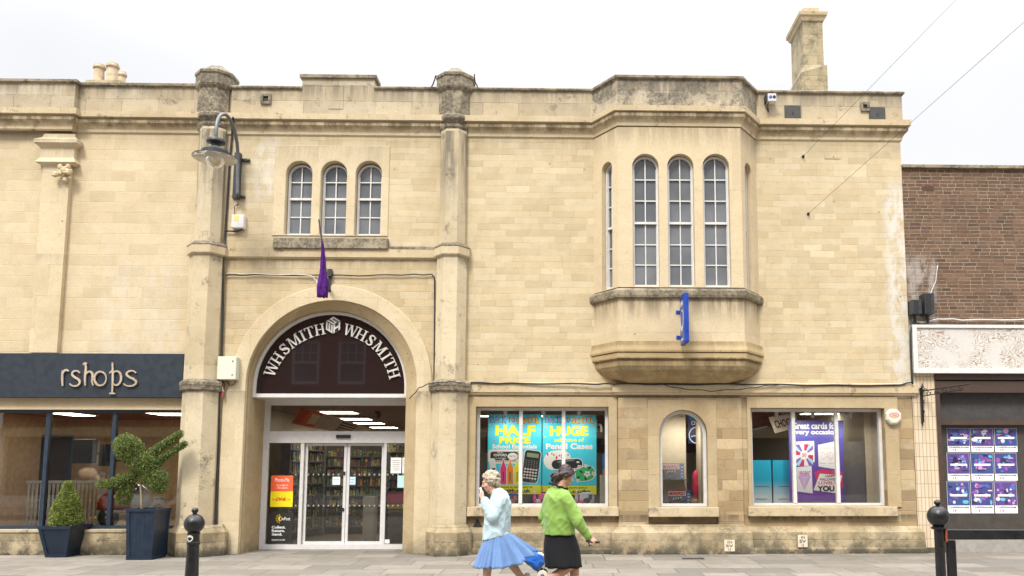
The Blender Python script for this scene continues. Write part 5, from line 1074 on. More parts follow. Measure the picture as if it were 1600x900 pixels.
# ================================================================ behind the entrance doors
BC = [(120, 110, 80), (90, 95, 70), (60, 58, 50), (45, 44, 40), (130, 125, 105), (160, 60, 60), (70, 90, 140), (190, 170, 120), (90, 120, 80), (200, 195, 180), (60, 50, 60), (200, 120, 60), (150, 150, 160), (110, 60, 100), (220, 200, 90), (70, 130, 150), (40, 40, 45), (190, 185, 100), (120, 150, 90)]
def shelving(xa, ya, xb, yb, zt, lab, seed, rows=8, step=.06):
    d = Vector((xb-xa, yb-ya)); L_ = d.length; an = math.atan2(d.y, d.x); Mx = Matrix.Translation((xa, ya, 0)) @ Matrix.Rotation(an, 4, 'Z')
    o_ = thing('magazine_rack', lab, 'shelving', (xa, ya, .015), 'magazine racks inside the shop'); f = MB('shelf_grey'); f.X = Mx; f.box(0, L_, .3, .35, .016, zt); f.box(-.03, 0, 0, .35, .016, zt); f.box(L_, L_+.03, 0, .35, .016, zt); f.build('frame', o_)
    for k in range(rows): s_ = MB('shelf_grey'); s_.X = Mx; z = .2+k*(zt-.35)/rows; s_.box(.001, L_-.001, .0, .299, z, z+.03); s_.build('shelf', o_)
    g = MB(pc(*BC[0])); g.X = Mx; r = random.Random(seed); BC_ = [tuple(int(c*.72+(46, 44, 30)[i]) for i, c in enumerate(q)) for q in BC]
    for k in range(rows):
        z = .2+k*(zt-.35)/rows+.031; x = .03; hmax = (zt-.35)/rows-.06
        while x < L_-step:
            w_ = step*r.uniform(.8, 1.3); c_ = r.choice(BC_); g.use(pc(*c_)); h_ = hmax*r.uniform(.7, 1.15); yy = r.uniform(.03, .09); tl = r.uniform(-.01, .02)
            g.box(x, min(x+w_, L_-.01), yy, yy+.02, z, z+h_, 0, -.015); g.use(pc(*r.choice(BC_))); g.box(x+.012, min(x+w_, L_-.01)-.012, yy-.004, yy-.0, z+h_*r.uniform(.5, .7), z+h_*.93, 0, -.006)
            if r.random() < .6: g.use(pc(*r.choice(BC))); g.box(x+.02, x+w_*.7, yy-.006, yy-.001, z+h_*.15, z+h_*r.uniform(.3, .45))
            x += w_+r.uniform(.004, .03)
    tag(g.build('magazines', loc=(xa, ya, .2)), 'colourful magazines and packets crowding the %s' % lab, 'magazines', kind='stuff')
dx = lambda u, y: XX(u, 770, y)
shelving(dx(452, 2.3), 2.3, dx(505, 4.4), 4.4, 2.45, 'rack seen through the left side light', 1)
shelving(dx(508, 4.5), 4.5, dx(600, 4.8), 4.8, 2.3, 'rack facing the sliding doors', 2)
shelving(dx(604, 3.4), 3.4, dx(660, 3.4), 3.4, 1.9, 'rack seen through the right side light', 3)
shelving(dx(480, 7.4), 7.4, dx(640, 7.4), 7.4, 2.5, 'rack along the far wall of the shop', 4)
p = MB('cream_metal'); a = (dx(568, 2.6), dx(586, 2.6)); p.box(a[0], a[1], 2.6, 2.9, .015, 1.0); p.use(pc(190, 185, 170)).box(a[0]+.02, a[1]-.02, 2.58, 2.599, .1, .95); tag(p.build('stand', loc=((a[0]+a[1])/2, 2.7, .015)), 'cream floor stand just inside the sliding doors', 'stand')
p = MB(pc(190, 160, 60)); x = dx(606, 2.2); p.box(x, x+.5, 2.2, 2.25, .75, .85); p.use(pc(190, 50, 90)).box(x, x+.5, 2.21, 2.26, .86, 1.1); p.use('shelf_grey').box(x, x+.5, 2.26, 2.6, .015, 1.1); tag(p.build('sweet_stand', loc=(x, 2.3, .015)), 'low counter with yellow and pink fronts behind the right side light', 'counter')
# tilted promotional banner behind the fanlight strip
yb_ = 2.3; q = [W(u, v, yb_) for u, v in ((470, 634), (580, 670), (560, 682), (455, 662))]; p = MB('cloth_cream'); p.slab(q, [], yb_, yb_+.04); A_, B_, C_, D_ = [Vector(x) for x in q]
def bar_(u0, u1, z0, z1, c, off): p.use(pc(*c)); p.slab([tuple(D_.lerp(C_, x)*(1-z)+A_.lerp(B_, x)*z) for x, z in ((u0, z0), (u1, z0), (u1, z1), (u0, z1))], [], yb_-off, yb_)
bar_(0, .33, .02, .98, (215, 95, 35), .002); bar_(.02, .14, .1, .9, (190, 60, 30), .004); bar_(.2, .32, .2, .8, (235, 200, 160), .004)
for k in range(4): bar_(.62, .84, .15+k*.2, .25+k*.2, (45, 40, 38), .003)
tag(p.build('promotion_board', loc=(q[3][0], yb_, q[3][1])), 'tilted orange and cream board hanging above the entrance doors', 'sign')
x, z = W(590, 648, 3.0); p = MB('black'); p.smooth = True; p.ball((x, 3.0, 2.86), .09, 12); p.lathe((x, 3.0, 2.86), [(.07, .05), (.07, .089)], 12); tag(p.build('dome_camera', loc=(x, 3, 2.77)), 'black dome camera on the shop ceiling above the doors', 'camera')
# stickers on the doors
YS = DY+.029
def note(name, box, y, base, lab, cat, draw=None, group=None):
    a = PR(*box, y); p = MB(base); p.box(a[0], a[1], y-.003, y, a[2], a[3]); p.yy = y-.0032
    if draw: draw(p)
    return tag(p.build(name, loc=((a[0]+a[1])/2, y, a[2])), lab, cat, group)
def d1(p):
    atxt(p, (245, 240, 235), 'Photo-Me', 430, 747, 452, 752.5, .01); atxt(p, (245, 235, 230), 'Available in', 432, 756.5, 450, 759.5, 0); atxt(p, (245, 235, 230), 'this store', 433, 760.5, 449, 763.5, 0)
def d2(p):
    ac(p, (190, 30, 40)); p.text('DHL', PR(430, 777.5, 448, 782.5, p.yy), p.yy, .0005, .05, None, .35)
    for v in (779.4, 780.9): arct(p, (190, 30, 40), 424.5, v, 429.5, v+.7); arct(p, (190, 30, 40), 449, v, 454, v+.7)
def d3(p):
    aell(p, (240, 190, 40), 438, 810.5, 3.4, 3.8); aell(p, (30, 28, 28), 440.5, 810.5, 3.1, 3.4)
    for k in range(7): a = math.pi*.55+k*.45; arrect(p, (240, 190, 40), 438+6*math.cos(a), 810.5-6*math.sin(a), 2.6, .8, -a)
    atxt(p, (245, 245, 245), 'InPost', 440, 808, 453.5, 813, .01)
    for s_, v, u1 in (('Collect.', 821.5, 446), ('Return.', 827, 445), ('Send.', 832.5, 441)): atxt(p, (245, 245, 245), s_, 424.5, v, u1, v+4.4, .04)
    atxt(p, (245, 245, 245), 'inpost.co.uk', 424.5, 842, 445.5, 845.3, .02)
note('window_sign', (423.5, 743, 458, 767.5), YS, pc(218, 92, 52), 'orange sign on the left side light of the entrance', 'sign', d1)
note('window_sign', (422.5, 767.8, 457.5, 792), YS, pc(245, 200, 15), 'yellow sign with red letters on the left side light', 'sign', d2)
note('window_sign', (417, 801, 457.5, 849), YS, pc(38, 37, 36), 'charcoal sign with white words at the foot of the left side light', 'sign', d3)
YD = DY+.093
lines = lambda u0, u1, vs: (lambda p: [arct(p, (90, 95, 100), u0, v, u1, v+.7) for v in vs])
note('notice', (519.5, 745, 531.5, 757.5), YD, pc(205, 220, 225), 'pale notice on the left sliding door', 'notice', lambda p: (atxt(p, (60, 70, 80), 'Automatic', 521, 748, 530, 750, 0), atxt(p, (60, 70, 80), 'Door', 523, 752, 528, 754, 0)), 'notices on the sliding doors')
note('notice', (544, 745, 555.5, 757.5), YD, pc(175, 205, 225), 'pale blue notice on the right sliding door', 'notice', lambda p: (atxt(p, (60, 70, 80), 'Automatic', 545, 748, 554, 750, 0), atxt(p, (60, 70, 80), 'Door', 547, 752, 552, 754, 0)), 'notices on the sliding doors')
note('notice', (610.5, 715, 627, 739.5), YS, pc(222, 230, 222), 'large printed notice on the right side light', 'notice', lines(613, 624.5, (719, 722, 725, 728, 731, 734)), 'notices on the right side light')
note('notice', (628.5, 715, 636, 739.5), YS, pc(215, 225, 218), 'printed notice half hidden by the right jamb', 'notice', lines(630, 635, (719, 722, 725, 728)), 'notices on the right side light')
note('notice', (621, 743, 633, 762), YS, pc(170, 215, 215), 'blank turquoise notice on the right side light', 'notice', None, 'notices on the right side light')
note('notice', (600.5, 843, 608.5, 849), YS, pc(225, 225, 225), 'tiny white sticker at the foot of the right side light', 'notice', None, 'notices on the right side light')
plain('dot_film', (.3, .29, .27), .6)
for v in (741.5, 790):
    for u0, u1, st, yy in ((462, 468, 8.2, YS), (482, 531, 7.8, YD), (546, 593, 7.8, YD), (606, 634, 8, YS)):
        u = u0
        while u < u1: c = W(u, v, yy-.001); dots = MB('dot_film'); dots.slab(ell_pts(c[0], c[1], .019, .019, 10), [], yy-.003, yy-.001); dots.build('safety_dot', do); u += st

# ================================================================ barber shop interior things
a = PR(108, 686, 149, 724, 2.6); o_ = thing('television', 'black flat television on the wall inside the barber shop', 'television', ((a[0]+a[1])/2, 2.6, a[2])); p = MB('black'); p.box(a[0], a[1], 2.6, 2.68, a[2], a[3]); p.build('screen', o_, bevel=.01); p = MB('dark_grey_iron'); p.box((a[0]+a[1])/2-.03, (a[0]+a[1])/2+.03, 2.681, 4.99, a[2]+.2, a[2]+.26); p.build('bracket', o_)
a = PR(60, 679, 108, 830, 1.8); p = MB('navy_frame'); p.slab(rect_pts(a[0], a[1], .45, a[3]), [rect_pts(a[0]+.08, a[1]-.08, .6, a[3]-.08)], 1.8, 1.86); p.use('dark_wood').box(a[0]+.07, a[1]-.07, 1.83, 1.85, .59, a[3]-.07); tag(p.build('inner_door', loc=((a[0]+a[1])/2, 1.8, .45)), 'dark blue framed inner door at the left of the barber shop window', 'door')
a = PR(155, 694, 165, 728, 3.0); p = MB('black'); p.box(a[0], a[1], 3, 3.2, a[2], a[3]); p.box(a[1], a[1]+.5, 3.1, 3.2, a[2]+.1, a[3]); tag(p.build('loudspeaker', loc=(a[0], 3, a[2])), 'black loudspeaker on the wall beside the television', 'loudspeaker')
bl = thing('balustrade', 'white turned timber balustrade inside the barber shop window', 'balustrade', (XX(130, 820, .9), .9, .45)); zt_ = ZZ(755, 130, .9); z0_ = .452
xa, xb = XX(40, 780, .9), XX(159, 780, .9); p = MB('balustrade'); p.box(xa, xb, .87, .93, zt_, zt_+.055); p.build('rail', bl)
for k in range(18):
    x = xa+.05+(xb-xa-.12)*k/17.; h = zt_-z0_; p = MB('balustrade'); p.smooth = True; p.lathe((x, .9, z0_), [(.028, 0), (.028, h*.16), (.014, h*.2), (.028, h*.34), (.016, h*.55), (.024, h*.62), (.013, h*.66), (.022, h*.85), (.026, h*.99)], 8); p.build('baluster', bl)
p = MB('balustrade'); x = XX(158, 780, .9); h = zt_-z0_; p.lathe((x, .9, z0_), [(.055, 0), (.055, h*.2), (.03, h*.25), (.055, h*.4), (.04, h*.75), (.055, h*.8), (.055, h*1.1), (.03, h*1.14)], 12); p.smooth = True; p.ball((x, .9, z0_+h*1.2), .055, 12); p.build('newel_post', bl)
# scooter
sc_ = thing('scooter', 'red and white vintage scooter displayed behind the right barber shop window', 'scooter', (XX(205, 800, .85), .85, .45)); y = .85
P2 = lambda u, v, yy=y: W(u, v, yy)
p = MB('glossy_red'); p.smooth = True
def lens(p, pts, y0, y1, infl=.06):
    c = Vector((sum(a for a, b in pts)/len(pts), sum(b for a, b in pts)/len(pts))); rings = []
    for k in range(7):
        t_ = k/6; s_ = .55+.45*math.sin(math.pi*t_); rings.append([(c.x+(a-c.x)*s_, y0+(y1-y0)*t_, c.y+(b-c.y)*s_) for a, b in pts])
    p.loft(rings)
lens(p, [P2(u, v) for u, v in ((152, 797), (153, 785), (160, 774), (172, 768), (186, 766), (201, 768), (206, 778), (206, 794), (180, 799))], y-.18, y+.14); p.build('rear_body', sc_, auto=60)
p = MB('glossy_white'); p.smooth = True; lens(p, [P2(u, v) for u, v in ((204, 793), (207, 775), (212, 760), (222, 757), (234, 768), (236, 784), (230, 795))], y-.12, y+.12); p.build('leg_shield', sc_, auto=60)
p = MB('glossy_white'); p.smooth = True; lens(p, [P2(u, v) for u, v in ((232, 796), (236, 786), (244, 779), (256, 777), (262, 780), (262, 790), (255, 786), (245, 789), (240, 797))], y-.09, y+.09); p.build('mudguard', sc_, auto=60)
p = MB('glossy_white'); a0, a1 = P2(172, 797)[0], P2(208, 797)[0]; p.box(a0, a1+.3, y-.2, y+.15, P2(190, 801)[1], P2(190, 797)[1]); p.build('footboard', sc_, bevel=.02)
p = MB('chrome'); p.smooth = True; c = P2(219, 764); p.lathe((c[0], y-.1, c[1]), [(.09, 0), (.1, .05), (.06, .12), (.001, .14)], 18, (.3, -1, 0)); p.build('headlight', sc_)
p = MB('black'); p.smooth = True; p.ball((P2(186, 762)[0], y, P2(186, 763)[1]), .1, 12, (2.0, 1, .45)); p.build('saddle', sc_)
for u, v in ((170, 803), (249, 803)):
    c = P2(u, v); wz = max(c[1], .45+.2); w_ = MB('rubber'); w_.smooth = True; w_.lathe((c[0], y+.05, .45+.205), [(.12, 0), (.19, .005), (.205, .04), (.205, .07), (.19, .10), (.12, .105)], 22, (0, -1, 0)); wo = w_.build('wheel', sc_, auto=50); w_ = MB('chrome'); w_.lathe((c[0], y+.05, .655), [(.13, .02), (.125, .09), (.03, .1), (.03, .12)], 20, (0, -1, 0)); w_.build('hub', wo)
q = MB('glossy_white'); a = PR(240, 776, 258, 782, y-.14); q.box(a[0], a[1], y-.145, y-.14, a[2], a[3]); q.use('black').text('THE BIKE', (a[0]+.02, a[1]-.02, a[2]+.02, a[3]-.02), y-.146, .001, .02); q.build('plate', sc_)
p = MB('barber_wall'); c = W(137, 740, 4.0); p.use(pc(225, 190, 160)); p.smooth = True; p.ball((c[0], 4, c[1]), .2, 12, (1.1, .8, .8)); p.tube([(c[0]+.15, 4, c[1]), (c[0]+.3, 4, c[1]-.15), (c[0]+.3, 4, c[1]-.5)], .06, 8); p.tube([(c[0]+.3, 4, c[1]-.5), (c[0]+.3, 4, .45)], .04, 8); p.lathe((c[0]+.3, 4, .451), [(.2, 0), (.2, .03), (.04, .06)], 16); tag(p.build('hair_dryer', loc=(c[0], 4, .45)), 'pink hood hair dryer at the back of the barber shop', 'hair dryer')
# ================================================================ building across the street (seen in the reflections)
ob_ = thing('terrace_building', 'red brick terrace across the street, mirrored in the dark fanlight', 'building', (0, -19.4, 0))
OX0, OX1, OY, OZ = -24, 24, -19.4, 8.6
wx = [-21.2, -19.2, -15.3, -11.35, -9.33, -5.4, -3.4, .4, 2.4, 6.2, 8.2, 12, 14, 18, 20]
hs = [rect_pts(x-.6, x+.6, 5.35, 7.25) for x in wx]; b = MB('red_brick'); b.X = Matrix.Translation((0, OY, 0)) @ Matrix.Rotation(math.pi, 4, 'Z')
b.slab(rect_pts(-OX1, -OX0, 3.4, OZ), [[(-p[0], p[1]) for p in h] for h in hs], 0, .3); b.box(-OX1, -OX0, 5, 5.3, 0, OZ); b.box(-OX1, -OX1+.3, .31, 4.99, 0, OZ-.01); b.box(-OX0-.3, -OX0, .31, 4.99, 0, OZ-.01); b.build('wall', ob_)
b = MB('slate'); b.box(OX0-.1, OX1+.1, OY-5.4, OY+.15, OZ+.001, OZ+.12); b.build('roof', ob_)
b = MB('cornice_stone'); b.box(OX0, OX1, OY-.3, OY+.2, 3.0, 3.399); b.use('white_paint').box(OX0, OX1, OY-.25, OY-.02, .0, .5)
for k in range(13): x = OX0+k*4; b.box(x-.15 if k else x, x+.15, OY-.25, OY+.0, .501, 2.999)
b.build('shopfront', ob_); b = MB('window_film'); b.box(OX0, OX1, OY-.35, OY-.3, 0, 2.99); b.build('shop_pane', ob_)
for x in wx:
    f = MB('white_paint'); y = OY-.15; f.slab(rect_pts(x-.6, x+.6, 5.35, 7.25), [rect_pts(x-.51, x+.51, 5.45, 6.27), rect_pts(x-.51, x+.51, 6.34, 7.16)], y, y+.1)
    for k in (1, 2): f.box(x-.51+k*.34-.015, x-.51+k*.34+.015, y+.04, y+.08, 6.34, 7.16)
    f.box(x-.51, x+.51, y+.041, y+.079, 6.73, 6.76); fo_ = f.build('sash_window', ob_); g = MB('window_film'); g.box(x-.55, x+.55, y+.02, y+.03, 5.4, 7.2); g.build('pane', fo_)
# ================================================================ bollard and rail
def sc_at(dist): return 1280.0/dist
BX, BY = W(302, 850, -7.0)[0], -7.0
bo_ = thing('bollard', 'black ball topped iron bollard with a round white sticker', 'bollard', (BX, BY, 0))
q = MB('black_iron'); q.smooth = True; q.lathe((BX, BY, 0), [(.10, 0), (.10, .05), (.085, .07), (.08, .12), (.068, .5), (.060, .80), (.066, .805), (.068, .83), (.062, .835), (.058, .90), (.066, .915), (.066, .93), (.045, .945)], 28); q.build('post', bo_, auto=35)
q = MB('black_iron'); q.smooth = True; q.ball((BX, BY, 1.025), .105, 28); q.lathe((BX, BY, 1.12), [(.03, 0), (.02, .015), (.034, .035), (.036, .05), (.026, .068), (.001, .078)], 20); q.build('ball_finial', bo_)
q = MB('white_paint'); q.X = Matrix.Translation((BX, BY, 0)) @ Matrix.Rotation(math.radians(-14), 4, 'Z'); cs = ell_pts(0, .875, .034, .034, 20)
q.add([(x, -math.sqrt(max(0, .0635**2-x*x)), z) for x, z in cs]+[(x, -math.sqrt(max(0, .0605**2-x*x)) if abs(x) < .06 else 0, z) for x, z in cs], [tuple(range(20))[::-1]]+[(i, (i+1) % 20, 20+(i+1) % 20, 20+i) for i in range(20)])
q.use('black'); q.box(-.018, -.004, -.0665, -.064, .865, .885); q.box(.0, .016, -.0665, -.064, .865, .885); q.build('sticker', bo_)
GX, GY = W(1468, 850, -7.47)[0], -7.47
gr_ = thing('guard_rail', 'black iron guard rail starting at a ball topped post', 'railing', (GX, GY, 0))
def ballpost(x, y):
    q = MB('black_iron'); q.smooth = True; q.lathe((x, y, 0), [(.07, 0), (.07, .03), (.052, .04), (.050, .5), (.048, .98), (.075, .99), (.078, 1.005), (.06, 1.02), (.045, 1.03)], 26); q.ball((x, y, 1.12), .112, 28); q.lathe((x, y, 1.22), [(.03, 0), (.02, .012), (.036, .03), (.038, .045), (.026, .062), (.001, .07)], 20); q.build('post', gr_, auto=35)
ballpost(GX, GY); ballpost(GX+2.1, GY+.15)
q = MB('black_iron'); q.loft([[(GX+.03, GY-.025, .88), (GX+.03, GY+.025, .88), (GX+.03, GY+.025, .985), (GX+.03, GY-.025, .985)], [(GX+2.1, GY+.125, .87), (GX+2.1, GY+.175, .87), (GX+2.1, GY+.175, .965), (GX+2.1, GY+.125, .965)]]); q.build('rail', gr_, bevel=.006)
for x in (GX+.125, GX+1.05): q = MB('black_iron'); yy = GY+.01+.07*(x-GX); q.box(x-.048, x+.048, yy-.02, yy+.02, 0, .872); q.build('upright', gr_, bevel=.006)
q = MB(pc(120, 60, 40)); q.box(GX+.049, GX+.07, GY-.04, GY+.04, .86, .99); q.use('black_iron').box(GX+.07, GX+.075, GY-.02, GY+.02, .87, .97); q.build('clamp', gr_)
# ================================================================ planters and clipped shrubs
m, t = newmat('leaf_green'); 
def leafmat(name, a, b):
    m, t = newmat(name); g = t.new('ShaderNodeNewGeometry'); sp = t.mr(t.noise(g.outputs['Position'], 30, 2), .3, .7)
    pr = t.new('ShaderNodeBsdfPrincipled'); t.l.new(t.mix(sp, a, b), pr.inputs['Base Color']); pr.inputs['Roughness'].default_value = .6; pr.inputs['Specular IOR Level'].default_value = .3
    tl = t.new('ShaderNodeBsdfTranslucent'); t.l.new(t.mix(sp, a, b), tl.inputs[0]); ms = t.new('ShaderNodeMixShader'); ms.inputs[0].default_value = .3; t.l.new(pr.outputs[0], ms.inputs[1]); t.l.new(tl.outputs[0], ms.inputs[2]); t.l.new(ms.outputs[0], t.out.inputs[0])
leafmat('leaf_green', (.11, .15, .035), (.17, .215, .055)); leafmat('leaf_light', (.24, .30, .085), (.34, .39, .13)); leafmat('leaf_dark', (.03, .055, .015), (.06, .10, .025)); leafmat('leaf_yellow', (.32, .36, .07), (.24, .30, .06)); leafmat('twig_brown', (.13, .09, .05), (.2, .14, .07))
def foliage(name, caps, n, size, mats, seed, parent):
    """caps: (a, b, ra, rb, flat); leaves gather in the outer shell of each"""
    r = random.Random(seed); mb = MB(mats[0][0]); tot = sum(((Vector(c[0])-Vector(c[1])).length+c[2]+c[3])*(c[2]+c[3]) for c in caps)
    for c in caps:
        a, b, ra, rb = Vector(c[0]), Vector(c[1]), c[2], c[3]; k = int(n*((a-b).length+ra+rb)*(ra+rb)/tot); ln = (b-a).length
        ax = (b-a).normalized() if ln > 1e-6 else Vector((0, 0, 1))
        mb.use('leaf_dark'); nn = 8
        mb.lathe(tuple(a-ax*ra*.66), [(ra*.05, 0), (ra*.5, ra*.2), (ra*.70, ra*.66), (rb*.70, ra*.66+ln), (rb*.5, ra*.66+ln+rb*.46), (rb*.05, ra*.66+ln+rb*.66)], 10, ax)
        for _ in range(k):
            while 1:
                d = Vector((r.uniform(-1, 1), r.uniform(-1, 1), r.uniform(-1, 1)))
                if .1 < d.length < 1: break
            d.normalize(); t_ = r.uniform(-ra/(ln+ra+rb), 1+rb/(ln+ra+rb)); t_ = max(0, min(1, t_)); R_ = ra+(rb-ra)*t_; p = a.lerp(b, t_)
            bump = 1+.10*noise.noise((p+d*R_)*9)+.05*noise.noise((p+d*R_)*30); p = p+d*R_*bump*(1-.32*r.random()**2.2)
            wgt = r.random(); acc = 0
            clump = noise.noise(p*14)*.9
            for mn, pr in mats:
                acc += pr*(1+clump*(1 if 'light' in mn or 'yellow' in mn else -1))
                if wgt < acc: break
            mb.use(mn); o = (d+Vector((r.gauss(0, .6), r.gauss(0, .6), r.gauss(0, .6)+.25))).normalized(); s1 = o.cross(Vector((r.random()-.5, r.random()-.5, r.random()-.5))).normalized(); s_ = size*r.uniform(.7, 1.4); w_ = s_*.38
            mb.add([p-s1*w_*.5, p+o*s_*.5-s1*w_, p+o*s_, p+o*s_*.5+s1*w_, p+s1*w_*.5], [(0, 1, 2), (0, 2, 3, 4)])
    return mb.build(name, parent)
def planter(x0, x1, y0, y1, z1, tp, lab):
    o_ = thing('planter', lab, 'planter', ((x0+x1)/2, (y0+y1)/2, 0), 'dark blue planters on the pavement'); q = MB('navy_planter'); t = .03
    def ring(z, k, ins=0): e = tp*k-ins; return [(x0-e, y0-e, z), (x1+e, y0-e, z), (x1+e, y1+e, z), (x0-e, y1+e, z)]
    q.loft([ring(.03, 0), ring(z1-.05, 1)]); q.build('tub', o_, bevel=.004)
    q = MB('navy_planter'); q.loft([ring(z1-.05, 1, -.02), ring(z1, 1, -.022)], cap=False); q.loft([ring(z1, 1, -.022), ring(z1, 1, .035)], cap=False); q.loft([ring(z1, 1, .035), ring(z1-.06, 1, .035)], cap=False); q.loft([ring(z1-.05, 1, .0), ring(z1-.05, 1, -.02)], cap=False)
    q.loft([ring(.0, 0, -.015), ring(.06, 0, -.018)])
    for k in range(1, 6): x = x0+(x1-x0)*k/6; q.add([(x-.004, y0-.002, .06), (x+.004, y0-.002, .06), (x+.004, y0-tp-.003, z1-.05), (x-.004, y0-tp-.003, z1-.05)], [(0, 1, 2, 3)])
    q.build('rim', o_)
    for X, Yv in ((x0, y0), (x1, y0), (x1, y1), (x0, y1)):
        sx, sy = (1 if X == x1 else -1), (1 if Yv == y1 else -1); q = MB('navy_planter')
        q.loft([[(X-sx*.05, Yv-sy*.05, .0), (X+sx*.012, Yv-sy*.05, 0), (X+sx*.012, Yv+sy*.012, 0), (X-sx*.05, Yv+sy*.012, 0)], [(X+sx*(tp-.05), Yv+sy*(tp-.05), z1-.051), (X+sx*(tp+.012), Yv+sy*(tp-.05), z1-.051), (X+sx*(tp+.012), Yv+sy*(tp+.012), z1-.051), (X+sx*(tp-.05), Yv+sy*(tp+.012), z1-.051)]])
        q.build('corner_post', o_)
    q = MB('soil'); q.add(ring(z1-.045, 1, .03), [(0, 1, 2, 3)]); q.build('soil', o_); return o_
TY = WG(220, 875)[1]; x0 = XX(200, 840, TY); x1 = XX(239, 840, TY); pz = ZZ(795, 220, TY)
planter(x0+.01, x1-.01, TY, TY+.5, pz, .035, 'tall square dark blue planter under the scissor shaped topiary')
tyc = TY+.25; tp_ = lambda u, v, dy=0: (W(u, v, tyc+dy)[0], tyc+dy, W(u, v, tyc+dy)[1]); k_ = (16+tyc)/1280
tt = thing('topiary', 'clipped evergreen topiary shaped like open scissors', 'topiary', (tp_(225, 795)[0], tyc, pz-.045))
q = MB('bark'); q.smooth = True; s0 = Vector(tp_(221.5, 806)); q.tube([tuple(s0), tp_(221, 780), tp_(219.5, 755), tp_(222, 735)], [.024, .021, .02, .02], 8); q.build('trunk', tt)
q = MB('bark'); q.smooth = True; q.tube([tp_(219.5, 757), tp_(208, 752), tp_(198, 762)], [.016, .012, .008], 6); q.tube([tp_(220, 752), tp_(232, 747), tp_(243, 755)], [.016, .012, .008], 6); q.build('branch', tt)
cp_ = []
def cap(u0, v0, u1, v1, r0, r1, dy=0): q_ = .88 if min(r0, r1) > 12 else 1.0; cp_.append((tp_(u0, v0, dy), tp_(u1, v1, dy), r0*k_*q_, r1*k_*q_))
cap(197, 696, 202, 703, 21, 23); cap(203, 700, 210, 712, 21, 19); cap(210, 715, 226, 728, 19, 18); cap(226, 724, 240, 722, 19, 14)
cap(234, 711, 281, 678, 8, 5.5); cap(248, 720, 288, 694, 6.8, 5); cap(240, 735, 228, 745, 14, 13); cap(238, 745, 246, 757, 16, 15); cap(252, 745, 252, 762, 11, 9)
cap(212, 742, 194, 750, 9, 10); cap(192, 751, 170, 757, 11, 7.5); cap(172, 756, 155, 757, 7, 4.5); cap(205, 752, 203, 766, 6, 4)
for k in range(8): a0, a1 = k*.785, (k+1)*.785; cap(193.5+9.5*math.cos(a0), 776+9*math.sin(a0), 193.5+9.5*math.cos(a1), 776+9*math.sin(a1), 4, 4)
foliage('crown', cp_, 42000, .019, (('leaf_light', .42), ('leaf_green', .40), ('leaf_dark', .18)), 5, tt)
T2 = WG(100, 871)[1]; x0 = XX(74, 845, T2); x1 = XX(104, 845, T2); pz2 = ZZ(822, 110, T2)
planter(x0, x1, T2, T2+.5, pz2, .10, 'flared dark blue planter under the yellow green cone shrub')
cyc = T2+.25; xc = (x0+x1)/2-.01; cs_ = thing('cone_shrub', 'yellow green conical clipped shrub beside the shop window', 'shrub', (xc, cyc, pz2-.045))
zt_ = ZZ(748, 105, cyc); q = MB('bark'); q.tube([(xc, cyc, pz2-.045), (xc, cyc, zt_-.2)], .018, 6); q.build('trunk', cs_)
foliage('crown', [((xc, cyc, pz2+.12), (xc, cyc, pz2+.35), .275, .22), ((xc, cyc, pz2+.35), (xc, cyc, zt_-.12), .22, .08)], 20000, .022, (('leaf_yellow', .40), ('leaf_light', .35), ('leaf_green', .25)), 9, cs_)

# ================================================================ people
def bake(mb, name, parent, voxel, smooth=2, disp=None, mats=None, cut=None):
    o = mb.build('tmp'); r = o.modifiers.new('r', 'REMESH'); r.mode = 'VOXEL'; r.voxel_size = voxel; r.use_smooth_shade = True
    dg = bpy.context.evaluated_depsgraph_get(); dg.update(); me = bpy.data.meshes.new_from_object(o.evaluated_get(dg)); mt = list(o.data.materials); bpy.data.objects.remove(o)
    bm = bmesh.new(); bm.from_mesh(me)
    for _ in range(smooth): bmesh.ops.smooth_vert(bm, verts=bm.verts, factor=.5, use_axis_x=True, use_axis_y=True, use_axis_z=True)
    bm.normal_update()
    if disp:
        for v in bm.verts: v.co += disp(v.co, v.normal)
    if cut:
        for co, no in cut: bmesh.ops.bisect_plane(bm, geom=bm.verts[:]+bm.edges[:]+bm.faces[:], plane_co=co, plane_no=no, clear_outer=True)
    base = Vector((0, 0, 0)); p = parent
    while p is not None: base += p.location; p = p.parent
    for v in bm.verts: v.co -= base
    bm.to_mesh(me); bm.free(); me.materials.clear()
    for m in mt: me.materials.append(m)
    me.name = name
    for p_ in me.polygons: p_.use_smooth = True; p_.material_index = 0
    ob = bpy.data.objects.new(name, me); COL.objects.link(ob); ob.parent = parent; return ob
def limb(mb, pts, rs, n=14, flat=None):
    P = [Vector(p) for p in pts]; d0 = (P[0]-P[1]).normalized(); d1 = (P[-1]-P[-2]).normalized()
    Q = [P[0]+d0*rs[0]*.85, P[0]+d0*rs[0]*.5]+P+[P[-1]+d1*rs[-1]*.5, P[-1]+d1*rs[-1]*.85]; R_ = [rs[0]*.3, rs[0]*.82]+list(rs)+[rs[-1]*.82, rs[-1]*.3]
    mb.tube([tuple(p) for p in Q], R_, n)
def elli(mb, c, r, rot=0, axis='Y'):
    s = mb.X; mb.X = Matrix.Translation(c) @ Matrix.Rotation(rot, 4, axis); mb.ball((0, 0, 0), 1, 18, r); mb.X = s
